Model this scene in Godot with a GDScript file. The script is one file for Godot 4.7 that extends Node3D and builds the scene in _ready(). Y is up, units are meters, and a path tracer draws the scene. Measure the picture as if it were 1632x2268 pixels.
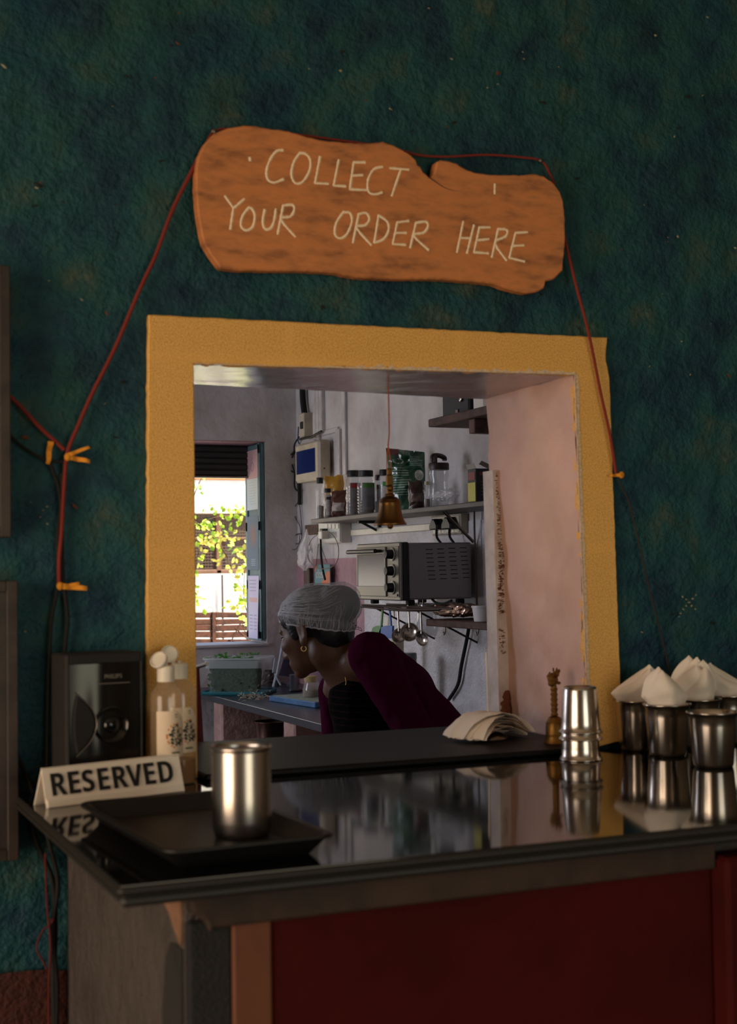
extends Node3D

const W := 1632.0
const H := 2268.0
const FPX := 3150.0          # focal length of a 50 mm lens, in pixels of the 1632 x 2268 frame
const EYE := Vector3(0.0, 1.45, 2.35)
const COUNTER := 1.10        # top of the serving counter
const WALL_B := 2.53         # kitchen wall with the shelves (x)
const WALL_A := -4.55        # kitchen wall with the window (z)
const HATCH := -0.37         # kitchen side of the serving wall (z)
const FLAT := 0xFFFFFFFF

var fw: Vector3
var rt: Vector3
var up: Vector3
var M := {}
var tex := {}
var rng := RandomNumberGenerator.new()

# ---------------------------------------------------------------- camera helpers
func lens_axes():
	var yaw := deg_to_rad(23.0)
	var pitch := 0.040
	var roll := 0.0145
	fw = Vector3(sin(yaw) * cos(pitch), sin(pitch), -cos(yaw) * cos(pitch))
	var r0 := Vector3(cos(yaw), 0, sin(yaw))
	var u0 := r0.cross(fw)
	rt = (r0 - roll * u0).normalized()
	up = rt.cross(fw).normalized()

func ray(px: float, py: float) -> Vector3:
	return fw + rt * ((px - W / 2) / FPX) - up * ((py - H / 2) / FPX)

func at(px: float, py: float, t: float) -> Vector3:
	return EYE + ray(px, py) * t

func on_x(px: float, py: float, x: float) -> Vector3:
	var r := ray(px, py)
	return EYE + r * ((x - EYE.x) / r.x)

func on_y(px: float, py: float, y: float) -> Vector3:
	var r := ray(px, py)
	return EYE + r * ((y - EYE.y) / r.y)

func on_z(px: float, py: float, z: float) -> Vector3:
	var r := ray(px, py)
	return EYE + r * ((z - EYE.z) / r.z)

# ---------------------------------------------------------------- scene tree helpers
func thing(called: String, label: String, category: String, pos := Vector3.ZERO, group := "") -> Node3D:
	var o := Node3D.new()
	o.name = numbered(called)
	add_child(o, true)
	o.position = pos
	return tag(o, label, category, group)

func tag(o: Node3D, label: String, category: String, group := "") -> Node3D:
	o.set_meta("label", label)
	o.set_meta("category", category)
	if group != "":
		o.set_meta("group", group)
	return o

var used := {}
func numbered(called: String) -> String:
	var n = used.get(called, 0)
	used[called] = n + 1
	return called if n == 0 else "%s_%03d" % [called, n]

var part_names := {}
func obj(called: String, st: SurfaceTool, m: Material, parent: Node = null, world := false) -> MeshInstance3D:
	st.generate_normals()
	return put(called, st.commit(), m, parent, world)

func put(called: String, mesh: Mesh, m: Material, parent: Node = null, world := false) -> MeshInstance3D:
	var o := MeshInstance3D.new()
	o.mesh = mesh
	o.material_override = m
	if parent == null:
		o.name = numbered(called)
		add_child(o, true)
	else:
		var n := 0
		var nm := called
		while parent.has_node(NodePath(nm)):
			n += 1
			nm = "%s_%03d" % [called, n]
		o.name = nm
		parent.add_child(o, true)
		if world:
			o.position = -parent.position
	return o

func struct(called: String, st: SurfaceTool, m: Material, label := "", category := "", parent: Node = null) -> MeshInstance3D:
	var o := obj(called, st, m, parent)
	if parent == null:
		o.set_meta("kind", "structure")
		if label != "":
			tag(o, label, category)
	return o

func copy(src: Node3D, pos: Vector3, turn: float, label: String) -> Node3D:
	var o: Node3D = src.duplicate()
	var base_name := str(src.name)
	var re := RegEx.create_from_string("_\\d{3}$")
	o.name = numbered(re.sub(base_name, ""))
	add_child(o, true)
	o.position = pos
	o.rotation.y = turn
	o.set_meta("label", label)
	return o

# ---------------------------------------------------------------- geometry helpers
func sb() -> SurfaceTool:
	var st := SurfaceTool.new()
	st.begin(Mesh.PRIMITIVE_TRIANGLES)
	return st

func tri(st: SurfaceTool, a: Vector3, b: Vector3, c: Vector3, g := FLAT, ua := Vector2.ZERO, ub := Vector2.ZERO, uc := Vector2.ZERO):
	# a, b, c counter-clockwise seen from outside; Godot wants clockwise
	st.set_smooth_group(g)
	st.set_uv(ua); st.add_vertex(a)
	st.set_uv(uc); st.add_vertex(c)
	st.set_uv(ub); st.add_vertex(b)

func quad(st: SurfaceTool, a: Vector3, b: Vector3, c: Vector3, d: Vector3, g := FLAT, ua := Vector2(0, 1), ub := Vector2(1, 1), uc := Vector2(1, 0), ud := Vector2(0, 0)):
	tri(st, a, b, c, g, ua, ub, uc)
	tri(st, a, c, d, g, ua, uc, ud)

func poly(st: SurfaceTool, pts: Array, outward: Vector3, g := FLAT):
	var n: Vector3 = (pts[1] - pts[0]).cross(pts[2] - pts[0])
	var p := pts.duplicate()
	if n.dot(outward) < 0:
		p.reverse()
	for i in range(1, p.size() - 1):
		tri(st, p[0], p[i], p[i + 1], g)

func X(pos := Vector3.ZERO, rot := Vector3.ZERO) -> Transform3D:
	return Transform3D(Basis.from_euler(rot), pos)

func box(st: SurfaceTool, xf: Transform3D, size: Vector3, e := 0.0):
	var h := size / 2
	e = minf(e, minf(h.x, minf(h.y, h.z)) * 0.9)
	if e <= 0.0:
		for ax in 3:
			for s in [-1, 1]:
				var pts := []
				for k in [[-1, -1], [1, -1], [1, 1], [-1, 1]]:
					var v := Vector3.ZERO
					v[ax] = s * h[ax]
					v[(ax + 1) % 3] = k[0] * h[(ax + 1) % 3]
					v[(ax + 2) % 3] = k[1] * h[(ax + 2) % 3]
					pts.append(xf * v)
				var o := Vector3.ZERO
				o[ax] = s
				poly(st, pts, xf.basis * o)
		return
	for ax in 3:
		var b1 := (ax + 1) % 3
		var b2 := (ax + 2) % 3
		for s in [-1, 1]:
			var pts := []
			for k in [[-1, -1], [1, -1], [1, 1], [-1, 1]]:
				var v := Vector3.ZERO
				v[ax] = s * h[ax]
				v[b1] = k[0] * (h[b1] - e)
				v[b2] = k[1] * (h[b2] - e)
				pts.append(xf * v)
			var o := Vector3.ZERO
			o[ax] = s
			poly(st, pts, xf.basis * o)
		# chamfers along axis ax
		for s1 in [-1, 1]:
			for s2 in [-1, 1]:
				var pts := []
				for k in [-1, 1]:
					var v := Vector3.ZERO
					v[ax] = k * (h[ax] - e)
					v[b1] = s1 * h[b1]
					v[b2] = s2 * (h[b2] - e)
					pts.append(xf * v)
				for k in [1, -1]:
					var v := Vector3.ZERO
					v[ax] = k * (h[ax] - e)
					v[b1] = s1 * (h[b1] - e)
					v[b2] = s2 * h[b2]
					pts.append(xf * v)
				var o := Vector3.ZERO
				o[b1] = s1
				o[b2] = s2
				poly(st, pts, xf.basis * o)
	for sx in [-1, 1]:
		for sy in [-1, 1]:
			for sz in [-1, 1]:
				poly(st, [xf * Vector3(sx * h.x, sy * (h.y - e), sz * (h.z - e)), xf * Vector3(sx * (h.x - e), sy * h.y, sz * (h.z - e)), xf * Vector3(sx * (h.x - e), sy * (h.y - e), sz * h.z)], xf.basis * Vector3(sx, sy, sz))

func slab(st: SurfaceTool, lo: Vector3, hi: Vector3, e := 0.0):
	box(st, X((lo + hi) / 2), (hi - lo).abs(), e)

func bar(st: SurfaceTool, a: Vector3, b: Vector3, w: float, d: float, side := Vector3.UP, e := 0.0):
	# a box from a to b; d measured along «side»
	var l := (b - a)
	var z := l.normalized()
	var y := (side - z * side.dot(z)).normalized()
	var x := y.cross(z)
	box(st, Transform3D(Basis(x, y, z), (a + b) / 2), Vector3(w, d, l.length()), e)

func tube(st: SurfaceTool, pts: Array, r: float, sides := 8, r_end := -1.0, caps := true):
	if r_end < 0:
		r_end = r
	var n := pts.size()
	var t0: Vector3 = (pts[1] - pts[0]).normalized()
	var ref := Vector3.UP if absf(t0.y) < 0.9 else Vector3.RIGHT
	var x := t0.cross(ref).normalized()
	var rings := []
	for i in n:
		var t: Vector3 = (pts[mini(i + 1, n - 1)] - pts[maxi(i - 1, 0)]).normalized()
		x = (x - t * x.dot(t)).normalized()
		var y := t.cross(x)
		var rad := lerpf(r, r_end, float(i) / (n - 1))
		var ring := []
		for k in sides:
			var a := TAU * k / sides
			ring.append(pts[i] + (x * cos(a) + y * sin(a)) * rad)
		rings.append(ring)
	for i in n - 1:
		for k in sides:
			var k2 := (k + 1) % sides
			var u0 := float(k) / sides
			var u1 := float(k + 1) / sides
			var v0 := float(i) / (n - 1)
			var v1 := float(i + 1) / (n - 1)
			quad(st, rings[i][k], rings[i][k2], rings[i + 1][k2], rings[i + 1][k], 0, Vector2(u0, v0), Vector2(u1, v0), Vector2(u1, v1), Vector2(u0, v1))
	if caps:
		poly(st, rings[0], -t0)
		poly(st, rings[n - 1], (pts[n - 1] - pts[n - 2]))

func curve(pts: Array, steps := 6) -> Array:
	# Catmull-Rom through the points
	var out := []
	var n := pts.size()
	for i in n - 1:
		var p0 = pts[maxi(i - 1, 0)]
		var p1 = pts[i]
		var p2 = pts[i + 1]
		var p3 = pts[mini(i + 2, n - 1)]
		for k in steps:
			var t := float(k) / steps
			out.append(0.5 * ((2.0 * p1) + (p2 - p0) * t + (2.0 * p0 - 5.0 * p1 + 4.0 * p2 - p3) * t * t + (3.0 * p1 - p0 - 3.0 * p2 + p3) * t * t * t))
	out.append(pts[n - 1])
	return out

func lathe(st: SurfaceTool, xf: Transform3D, prof: Array, segs := 32, crease := 35.0):
	# prof: Vector2(r, y), outside passed going up
	var g := 1
	for i in prof.size() - 1:
		if i > 0:
			var a: Vector2 = prof[i] - prof[i - 1]
			var b: Vector2 = prof[i + 1] - prof[i]
			if absf(rad_to_deg(a.angle_to(b))) > crease:
				g += 1
		var p: Vector2 = prof[i]
		var q: Vector2 = prof[i + 1]
		var v0 := float(i) / (prof.size() - 1)
		var v1 := float(i + 1) / (prof.size() - 1)
		for k in segs:
			var a0 := TAU * k / segs
			var a1 := TAU * (k + 1 if k + 1 < segs else 0) / segs
			var c0 := Vector3(cos(a0), 0, -sin(a0))
			var c1 := Vector3(cos(a1), 0, -sin(a1))
			var A := xf * (c0 * p.x + Vector3.UP * p.y)
			var B := xf * (c1 * p.x + Vector3.UP * p.y)
			var C := xf * (c1 * q.x + Vector3.UP * q.y)
			var D := xf * (c0 * q.x + Vector3.UP * q.y)
			var u0 := float(k) / segs
			var u1 := float(k + 1) / segs
			if p.x > 1e-6:
				tri(st, A, B, C if q.x > 1e-6 else D, g, Vector2(u0, v0), Vector2(u1, v0), Vector2(u1, v1))
			if q.x > 1e-6:
				tri(st, A if p.x > 1e-6 else A, C, D, g, Vector2(u0, v0), Vector2(u1, v1), Vector2(u0, v1))

func ball(st: SurfaceTool, xf: Transform3D, r: Vector3, segs := 16):
	var prof := []
	var n := maxi(segs / 2, 4)
	for i in n + 1:
		var a := -PI / 2 + PI * i / n
		prof.append(Vector2(maxf(cos(a), 0.0) if i > 0 and i < n else 0.0, sin(a)))
	lathe(st, xf * Transform3D(Basis.from_scale(r), Vector3.ZERO), prof, segs, 180.0)

func inset(p: Array, e: float) -> Array:
	# p counter-clockwise
	var out := []
	var n := p.size()
	for i in n:
		var a: Vector2 = (p[i] - p[(i + n - 1) % n]).normalized()
		var b: Vector2 = (p[(i + 1) % n] - p[i]).normalized()
		var m := (Vector2(-a.y, a.x) + Vector2(-b.y, b.x)).normalized()
		out.append(p[i] + m * e)
	return out

func prism(st: SurfaceTool, pts: Array, xf: Transform3D, z0: float, z1: float, bevel := 0.0, smooth := FLAT, uvscale := 1.0):
	var p := pts.duplicate()
	if Geometry2D.is_polygon_clockwise(PackedVector2Array(p)):
		# Geometry2D works with y down; make it counter-clockwise with y up
		pass
	var area := 0.0
	for i in p.size():
		area += p[i].cross(p[(i + 1) % p.size()])
	if area < 0:
		p.reverse()
	var top := inset(p, bevel) if bevel > 0 else p
	var idx := Geometry2D.triangulate_polygon(PackedVector2Array(top))
	for i in range(0, idx.size(), 3):
		var a: Vector2 = top[idx[i]]
		var b: Vector2 = top[idx[i + 1]]
		var c: Vector2 = top[idx[i + 2]]
		if (b - a).cross(c - a) < 0:
			var t := b
			b = c
			c = t
		tri(st, xf * Vector3(a.x, a.y, z1), xf * Vector3(b.x, b.y, z1), xf * Vector3(c.x, c.y, z1), FLAT, a * uvscale, b * uvscale, c * uvscale)
	idx = Geometry2D.triangulate_polygon(PackedVector2Array(p))
	for i in range(0, idx.size(), 3):
		var a: Vector2 = p[idx[i]]
		var b: Vector2 = p[idx[i + 1]]
		var c: Vector2 = p[idx[i + 2]]
		if (b - a).cross(c - a) > 0:
			var t := b
			b = c
			c = t
		tri(st, xf * Vector3(a.x, a.y, z0), xf * Vector3(b.x, b.y, z0), xf * Vector3(c.x, c.y, z0), FLAT, a * uvscale, b * uvscale, c * uvscale)
	var n := p.size()
	var zb := z1 - bevel if z1 > z0 else z1 + bevel
	for i in n:
		var j := (i + 1) % n
		quad(st, xf * Vector3(p[i].x, p[i].y, z0), xf * Vector3(p[j].x, p[j].y, z0), xf * Vector3(p[j].x, p[j].y, zb), xf * Vector3(p[i].x, p[i].y, zb), smooth, p[i] * uvscale, p[j] * uvscale, p[j] * uvscale, p[i] * uvscale)
		if bevel > 0:
			quad(st, xf * Vector3(p[i].x, p[i].y, zb), xf * Vector3(p[j].x, p[j].y, zb), xf * Vector3(top[j].x, top[j].y, z1), xf * Vector3(top[i].x, top[i].y, z1), FLAT, p[i] * uvscale, p[j] * uvscale, top[j] * uvscale, top[i] * uvscale)

func grid(st: SurfaceTool, f: Callable, nu: int, nv: int, g := 0, flip := false, wrap_u := false):
	# f(u, v) -> Vector3; outside where u goes right and v goes up
	var p := []
	for j in nv + 1:
		var row := []
		for i in nu + 1:
			row.append(f.call(float(i % nu if wrap_u else i) / nu, float(j) / nv))
		p.append(row)
	for j in nv:
		for i in nu:
			var ua := Vector2(float(i) / nu, float(j) / nv)
			var uc := Vector2(float(i + 1) / nu, float(j + 1) / nv)
			if flip:
				quad(st, p[j][i], p[j + 1][i], p[j + 1][i + 1], p[j][i + 1], g, ua, Vector2(ua.x, uc.y), uc, Vector2(uc.x, ua.y))
			else:
				quad(st, p[j][i], p[j][i + 1], p[j + 1][i + 1], p[j + 1][i], g, ua, Vector2(uc.x, ua.y), uc, Vector2(ua.x, uc.y))

func sheet(st: SurfaceTool, f: Callable, nu: int, nv: int, thick: float):
	# a grid with thickness: the same surface twice, joined round the edge
	var top := []
	for j in nv + 1:
		var row := []
		for i in nu + 1:
			row.append(f.call(float(i) / nu, float(j) / nv))
		top.append(row)
	var low := []
	for j in nv + 1:
		var row := []
		for i in nu + 1:
			var du: Vector3 = top[j][mini(i + 1, nu)] - top[j][maxi(i - 1, 0)]
			var dv: Vector3 = top[mini(j + 1, nv)][i] - top[maxi(j - 1, 0)][i]
			row.append(top[j][i] - du.cross(dv).normalized() * thick)
		low.append(row)
	for j in nv:
		for i in nu:
			var ua := Vector2(float(i) / nu, float(j) / nv)
			var uc := Vector2(float(i + 1) / nu, float(j + 1) / nv)
			quad(st, top[j][i], top[j][i + 1], top[j + 1][i + 1], top[j + 1][i], 1, ua, Vector2(uc.x, ua.y), uc, Vector2(ua.x, uc.y))
			quad(st, low[j][i], low[j + 1][i], low[j + 1][i + 1], low[j][i + 1], 2, ua, Vector2(ua.x, uc.y), uc, Vector2(uc.x, ua.y))
	for i in nu:
		quad(st, low[0][i], low[0][i + 1], top[0][i + 1], top[0][i])
		quad(st, top[nv][i], top[nv][i + 1], low[nv][i + 1], low[nv][i])
	for j in nv:
		quad(st, top[j][0], top[j + 1][0], low[j + 1][0], low[j][0])
		quad(st, low[j][nu], low[j + 1][nu], top[j + 1][nu], top[j][nu])

func text(called: String, s: String, size: float, xf: Transform3D, m: Material, parent: Node, depth := 0.0006, bold := false) -> MeshInstance3D:
	var f := SystemFont.new()
	f.font_names = PackedStringArray(["Droid Sans"])
	if bold:
		f.font_weight = 700
	var t := TextMesh.new()
	t.font = f
	t.text = s
	t.font_size = 32
	t.pixel_size = size / 32.0
	t.depth = depth
	var o := put(called, t, m, parent)
	o.transform = xf
	return o

# ---------------------------------------------------------------- textures and materials
func noise_image(kind: int, freq: float, octaves: int, seed_: int, size := 512, gain := 0.5) -> Image:
	var n := FastNoiseLite.new()
	n.noise_type = kind
	n.frequency = freq
	n.seed = seed_
	n.fractal_octaves = octaves
	n.fractal_gain = gain
	n.fractal_type = FastNoiseLite.FRACTAL_FBM if octaves > 1 else FastNoiseLite.FRACTAL_NONE
	return n.get_seamless_image(size, size)

func ramp_image(src: Image, stops: Array) -> Image:
	# stops: [[position, Color], ...]
	var gr := Gradient.new()
	var offs := PackedFloat32Array()
	var cols := PackedColorArray()
	for s in stops:
		offs.append(s[0])
		cols.append(s[1])
	gr.offsets = offs
	gr.colors = cols
	var lut := []
	for i in 256:
		var c := gr.sample(i / 255.0)
		lut.append([int(c.r * 255), int(c.g * 255), int(c.b * 255), int(c.a * 255)])
	var im: Image = src.duplicate()
	im.convert(Image.FORMAT_L8)
	var d := im.get_data()
	var o := PackedByteArray()
	o.resize(d.size() * 4)
	for i in d.size():
		var l = lut[d[i]]
		o[i * 4] = l[0]
		o[i * 4 + 1] = l[1]
		o[i * 4 + 2] = l[2]
		o[i * 4 + 3] = l[3]
	return Image.create_from_data(im.get_width(), im.get_height(), false, Image.FORMAT_RGBA8, o)

func itex(im: Image) -> ImageTexture:
	return ImageTexture.create_from_image(im)

func mat(col: Color, rough := 0.6, metal := 0.0) -> StandardMaterial3D:
	var m := StandardMaterial3D.new()
	m.albedo_color = col
	m.roughness = rough
	m.metallic = metal
	return m

func c8(r: int, g: int, b: int, a := 255) -> Color:
	return Color8(r, g, b, a)

func rough_mat(col: Color, rough: float, albedo: String, scale: float, bump := "", bump_cm := 0.1) -> StandardMaterial3D:
	# world-triplanar material: colour times a grey pattern, with relief
	var m := mat(col, rough)
	m.uv1_triplanar = true
	m.uv1_world_triplanar = true
	m.uv1_scale = Vector3.ONE * scale
	if albedo != "":
		m.albedo_texture = tex[albedo]
	if bump != "":
		m.heightmap_enabled = true
		m.heightmap_texture = tex[bump]
		m.heightmap_scale = bump_cm
	return m

func glass(col: Color, alpha: float, rough := 0.05) -> StandardMaterial3D:
	var m := mat(Color(col.r, col.g, col.b, alpha), rough)
	m.transparency = BaseMaterial3D.TRANSPARENCY_ALPHA
	return m

# ---------------------------------------------------------------- scene
func _ready():
	lens_axes()
	# --- camera
	var cam := Camera3D.new()
	cam.name = "camera"
	add_child(cam)
	cam.transform = Transform3D(Basis(rt, up, -fw), EYE)
	var ca := CameraAttributesPhysical.new()
	ca.frustum_focal_length = 50.0
	ca.frustum_focus_distance = 4.6
	ca.exposure_aperture = 6.3
	cam.attributes = ca
	cam.fov = rad_to_deg(2.0 * atan(H / 2.0 / FPX))
	cam.near = 0.05
	cam.far = 200.0
	cam.current = true
	# --- sky, exposure
	var sky_m := ProceduralSkyMaterial.new()
	sky_m.sky_top_color = c8(120, 165, 225)
	sky_m.sky_horizon_color = c8(225, 232, 240)
	sky_m.ground_bottom_color = c8(110, 100, 85)
	sky_m.ground_horizon_color = c8(170, 165, 150)
	sky_m.sky_energy_multiplier = 1.2
	var env := Environment.new()
	env.background_mode = Environment.BG_SKY
	env.sky = Sky.new()
	env.sky.sky_material = sky_m
	env.tonemap_mode = Environment.TONE_MAPPER_LINEAR
	env.tonemap_exposure = 1.1
	env.sdfgi_enabled = true
	env.ssao_enabled = true
	env.ssil_enabled = true
	var we := WorldEnvironment.new()
	we.name = "world_environment"
	we.environment = env
	add_child(we)
	# --- sun and daylight through the openings
	var sun := DirectionalLight3D.new()
	sun.name = "sun"
	sun.light_color = c8(255, 244, 222)
	sun.light_energy = 5.2
	sun.light_angular_distance = 0.5
	sun.shadow_enabled = true
	add_child(sun)
	sun.look_at_from_position(Vector3.ZERO, Vector3(-0.45, -1.0, -0.42))
	daylight("daylight_dining_left", Vector3(-2.58, 1.15, 1.95), Vector3(1, 0.0, 0), Vector2(2.4, 2.2), c8(255, 222, 184), 9.0)
	daylight("daylight_dining_back", Vector3(1.6, 1.15, 5.15), Vector3(0, 0.0, -1), Vector2(2.1, 2.2), c8(246, 238, 204), 3.2)
	daylight("daylight_kitchen_left", Vector3(-1.58, 1.7, -3.5), Vector3(1, -0.05, 0), Vector2(1.3, 1.3), c8(234, 236, 250), 3.6)
	textures()
	materials()
	dining_shell()
	serving_wall()
	kitchen_shell()
	outside()
	counter()
	dining_things()
	kitchen_fittings()
	kitchen_shelf_things()
	kitchen_counter_things()
	make_person()
	counter_things()

func daylight(called: String, pos: Vector3, dir: Vector3, size: Vector2, col: Color, energy: float):
	var l := AreaLight3D.new()
	l.name = called
	l.area_size = size
	l.light_color = col
	l.light_energy = energy
	l.area_range = 20.0
	l.area_attenuation = 2.0
	l.shadow_enabled = true
	add_child(l)
	l.look_at_from_position(pos, pos + dir, Vector3.UP)

func textures():
	var fine := noise_image(FastNoiseLite.TYPE_SIMPLEX_SMOOTH, 0.03, 5, 11, 1024, 0.55)
	tex.grey_fine = itex(ramp_image(fine, [[0.0, Color(0.72, 0.72, 0.72)], [0.5, Color(0.92, 0.92, 0.92)], [1.0, Color(1, 1, 1)]]))
	tex.bump_fine = itex(fine)
	var plaster := noise_image(FastNoiseLite.TYPE_SIMPLEX_SMOOTH, 0.012, 7, 5, 1024, 0.62)
	tex.bump_plaster = itex(plaster)
	tex.bump_grain = itex(noise_image(FastNoiseLite.TYPE_SIMPLEX_SMOOTH, 0.045, 7, 15, 1024, 0.7))
	tex.bump_grit = itex(noise_image(FastNoiseLite.TYPE_SIMPLEX_SMOOTH, 0.11, 4, 19, 1024, 0.65))
	tex.teal = itex(ramp_image(noise_image(FastNoiseLite.TYPE_SIMPLEX_SMOOTH, 0.006, 6, 23, 1024, 0.6), [[0.0, c8(14, 40, 62)], [0.25, c8(20, 55, 70)], [0.45, c8(26, 68, 77)], [0.62, c8(32, 76, 80)], [0.78, c8(44, 74, 74)], [1.0, c8(78, 88, 76)]]))
	tex.stucco = itex(noise_image(FastNoiseLite.TYPE_CELLULAR, 0.09, 1, 7, 512))
	tex.yellow = itex(ramp_image(noise_image(FastNoiseLite.TYPE_SIMPLEX_SMOOTH, 0.085, 5, 31, 1024, 0.62), [[0.0, c8(172, 122, 54)], [0.35, c8(226, 172, 88)], [0.6, c8(244, 190, 106)], [1.0, c8(252, 210, 138)]]))
	tex.grime = itex(ramp_image(noise_image(FastNoiseLite.TYPE_SIMPLEX_SMOOTH, 0.005, 6, 77, 512, 0.6), [[0.0, Color(0.8, 0.78, 0.76)], [0.4, Color(0.93, 0.925, 0.92)], [0.7, Color(1, 1, 1)], [1.0, Color(0.97, 0.965, 0.96)]]))
	# wood: noise stretched along x
	var w := noise_image(FastNoiseLite.TYPE_SIMPLEX_SMOOTH, 0.02, 5, 41, 512, 0.6)
	w.resize(2048, 512, Image.INTERPOLATE_CUBIC)
	var ws := Image.create(2048, 512, false, w.get_format())
	ws.blit_rect(w, Rect2i(0, 0, 2048, 512), Vector2i.ZERO)
	tex.wood = itex(ramp_image(ws, [[0.0, c8(140, 98, 70)], [0.3, c8(178, 126, 88)], [0.5, c8(194, 138, 94)], [0.7, c8(204, 142, 94)], [1.0, c8(176, 130, 96)]]))
	tex.wood_grey = itex(ramp_image(ws, [[0.0, Color(0.5, 0.5, 0.5)], [0.5, Color(0.85, 0.85, 0.85)], [1.0, Color(1, 1, 1)]]))
	tex.bump_wood = itex(ws)
	# brushed steel: streaks round the axis (v)
	var br := noise_image(FastNoiseLite.TYPE_SIMPLEX, 0.08, 3, 3, 256)
	br.resize(32, 256)
	br.resize(256, 256)
	tex.brushed = itex(br)
	# woven stripes for the sari
	var sari := Image.create(64, 64, false, Image.FORMAT_RGBA8)
	for y in 64:
		for x in 64:
			var s := (y % 16) < 3
			var c := c8(7, 6, 7)
			if s:
				c = c8(46, 24, 16) if (x + y / 2) % 4 < 2 else c8(26, 15, 12)
			sari.set_pixel(x, y, c)
	tex.sari = itex(sari)

func materials():
	M.teal = rough_mat(Color(1, 1, 1), 0.62, "teal", 0.9, "bump_grain", 0.5)
	M.teal.metallic_specular = 0.35
	M.teal.vertex_color_use_as_albedo = true
	M.dado = rough_mat(c8(70, 26, 14), 0.8, "grey_fine", 1.2, "bump_grain", 0.4)
	M.yellow = rough_mat(Color(1, 1, 1), 0.75, "yellow", 3.0, "bump_grit", 0.22)
	M.cream_paint = rough_mat(c8(232, 205, 175), 0.8, "grey_fine", 4.0)
	M.pink_jamb = rough_mat(c8(206, 166, 148), 0.55, "grime", 0.5, "bump_plaster", 0.25)
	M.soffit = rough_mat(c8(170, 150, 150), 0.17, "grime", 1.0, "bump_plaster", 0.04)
	M.wall_lilac = rough_mat(c8(208, 202, 200), 0.7, "grime", 0.5, "bump_plaster", 0.5)
	M.wall_mauve = rough_mat(c8(176, 132, 140), 0.7, "grime", 0.8, "bump_plaster", 0.8)
	M.wall_white = rough_mat(c8(214, 210, 212), 0.55, "grime", 1.0, "bump_grain", 0.4)
	M.white_plaster = rough_mat(c8(235, 233, 230), 0.8, "grime", 0.5)
	M.concrete = rough_mat(c8(150, 140, 130), 0.8, "grime", 1.0, "bump_plaster", 1.0)
	M.floor = rough_mat(c8(88, 78, 70), 0.5, "grime", 1.0)
	M.plain_ceiling = rough_mat(c8(205, 196, 186), 0.8, "grime", 0.6)
	M.dining_wall = rough_mat(c8(120, 104, 86), 0.8, "grime", 0.6)
	M.granite = mat(c8(7, 7, 9), 0.06)
	M.granite.metallic_specular = 0.62
	M.sill_stone = rough_mat(c8(17, 17, 19), 0.5, "grey_fine", 6.0)
	M.sill_stone.metallic_specular = 0.3
	M.edge_stone = rough_mat(c8(36, 34, 30), 0.6, "grey_fine", 5.0)
	M.steel = mat(c8(196, 186, 174), 0.22, 1.0)
	M.steel_brushed = mat(c8(196, 188, 182), 0.25, 1.0)
	M.steel_dark = mat(c8(120, 112, 104), 0.3, 1.0)
	M.brass = mat(c8(128, 92, 46), 0.42, 1.0)
	M.brass.heightmap_enabled = true
	M.brass.heightmap_texture = tex.bump_fine
	M.brass.heightmap_scale = 0.05
	M.brass_bell = mat(c8(104, 76, 44), 0.42, 1.0)
	M.black = mat(c8(14, 13, 13), 0.45)
	M.black_gloss = mat(c8(8, 8, 9), 0.16)
	M.black_cable = mat(c8(9, 9, 9), 0.8)
	M.rubber = mat(c8(20, 20, 20), 0.85)
	M.red_cord = mat(c8(122, 34, 24), 0.8)
	M.white_plastic = mat(c8(222, 214, 200), 0.45)
	M.cream_plastic = rough_mat(c8(196, 184, 162), 0.5, "grime", 1.5)
	M.paper = mat(c8(244, 232, 218), 0.95)
	M.clear_plastic = glass(c8(225, 230, 232), 0.16, 0.1)
	M.clear_plastic.metallic_specular = 0.85
	M.clear_glass = glass(c8(235, 242, 240), 0.1, 0.02)

func wall_with_hole(st: SurfaceTool, lo: Vector3, hi: Vector3, ax: int, hlo: Vector3, hhi: Vector3):
	# a thick wall (thin along «ax») round a rectangular opening
	var a := (ax + 1) % 3 if (ax + 1) % 3 != 1 else (ax + 2) % 3   # the horizontal axis
	var p := lo
	var q := hi
	q[a] = hlo[a]
	if q[a] > p[a]:
		slab(st, p, q)
	p = lo; q = hi
	p[a] = hhi[a]
	if q[a] > p[a]:
		slab(st, p, q)
	p = lo; q = hi
	p[a] = hlo[a]; q[a] = hhi[a]
	q.y = hlo.y
	if q.y > p.y:
		slab(st, p, q)
	q.y = hi.y; p.y = hhi.y
	if q.y > p.y:
		slab(st, p, q)

func dining_shell():
	var st := sb()
	slab(st, Vector3(-2.8, -0.2, -0.37), Vector3(3.8, 0, 5.4))
	struct("floor", st, M.floor, "dark worn floor of the dining room", "floor")
	st = sb()
	slab(st, Vector3(-2.8, 3.3, -0.37), Vector3(3.8, 3.5, 5.4))
	struct("ceiling", st, M.plain_ceiling, "plain plastered ceiling of the dining room", "ceiling")
	st = sb()
	wall_with_hole(st, Vector3(-2.8, 0, 0), Vector3(-2.6, 3.3, 5.4), 0, Vector3(-2.8, 0.0, 0.7), Vector3(-2.6, 2.3, 3.2))
	struct("wall_left", st, M.dining_wall, "dining room side wall with a wide doorway", "wall")
	st = sb()
	slab(st, Vector3(3.6, 0, 0), Vector3(3.8, 3.3, 5.4))
	struct("wall_right", st, M.dining_wall, "plain dining room side wall", "wall")
	st = sb()
	wall_with_hole(st, Vector3(-2.6, 0, 5.2), Vector3(3.6, 3.3, 5.4), 2, Vector3(0.5, 0.0, 5.2), Vector3(2.7, 2.3, 5.4))
	struct("wall_rear", st, M.dining_wall, "dining room wall behind the viewer with a doorway", "wall")

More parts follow.
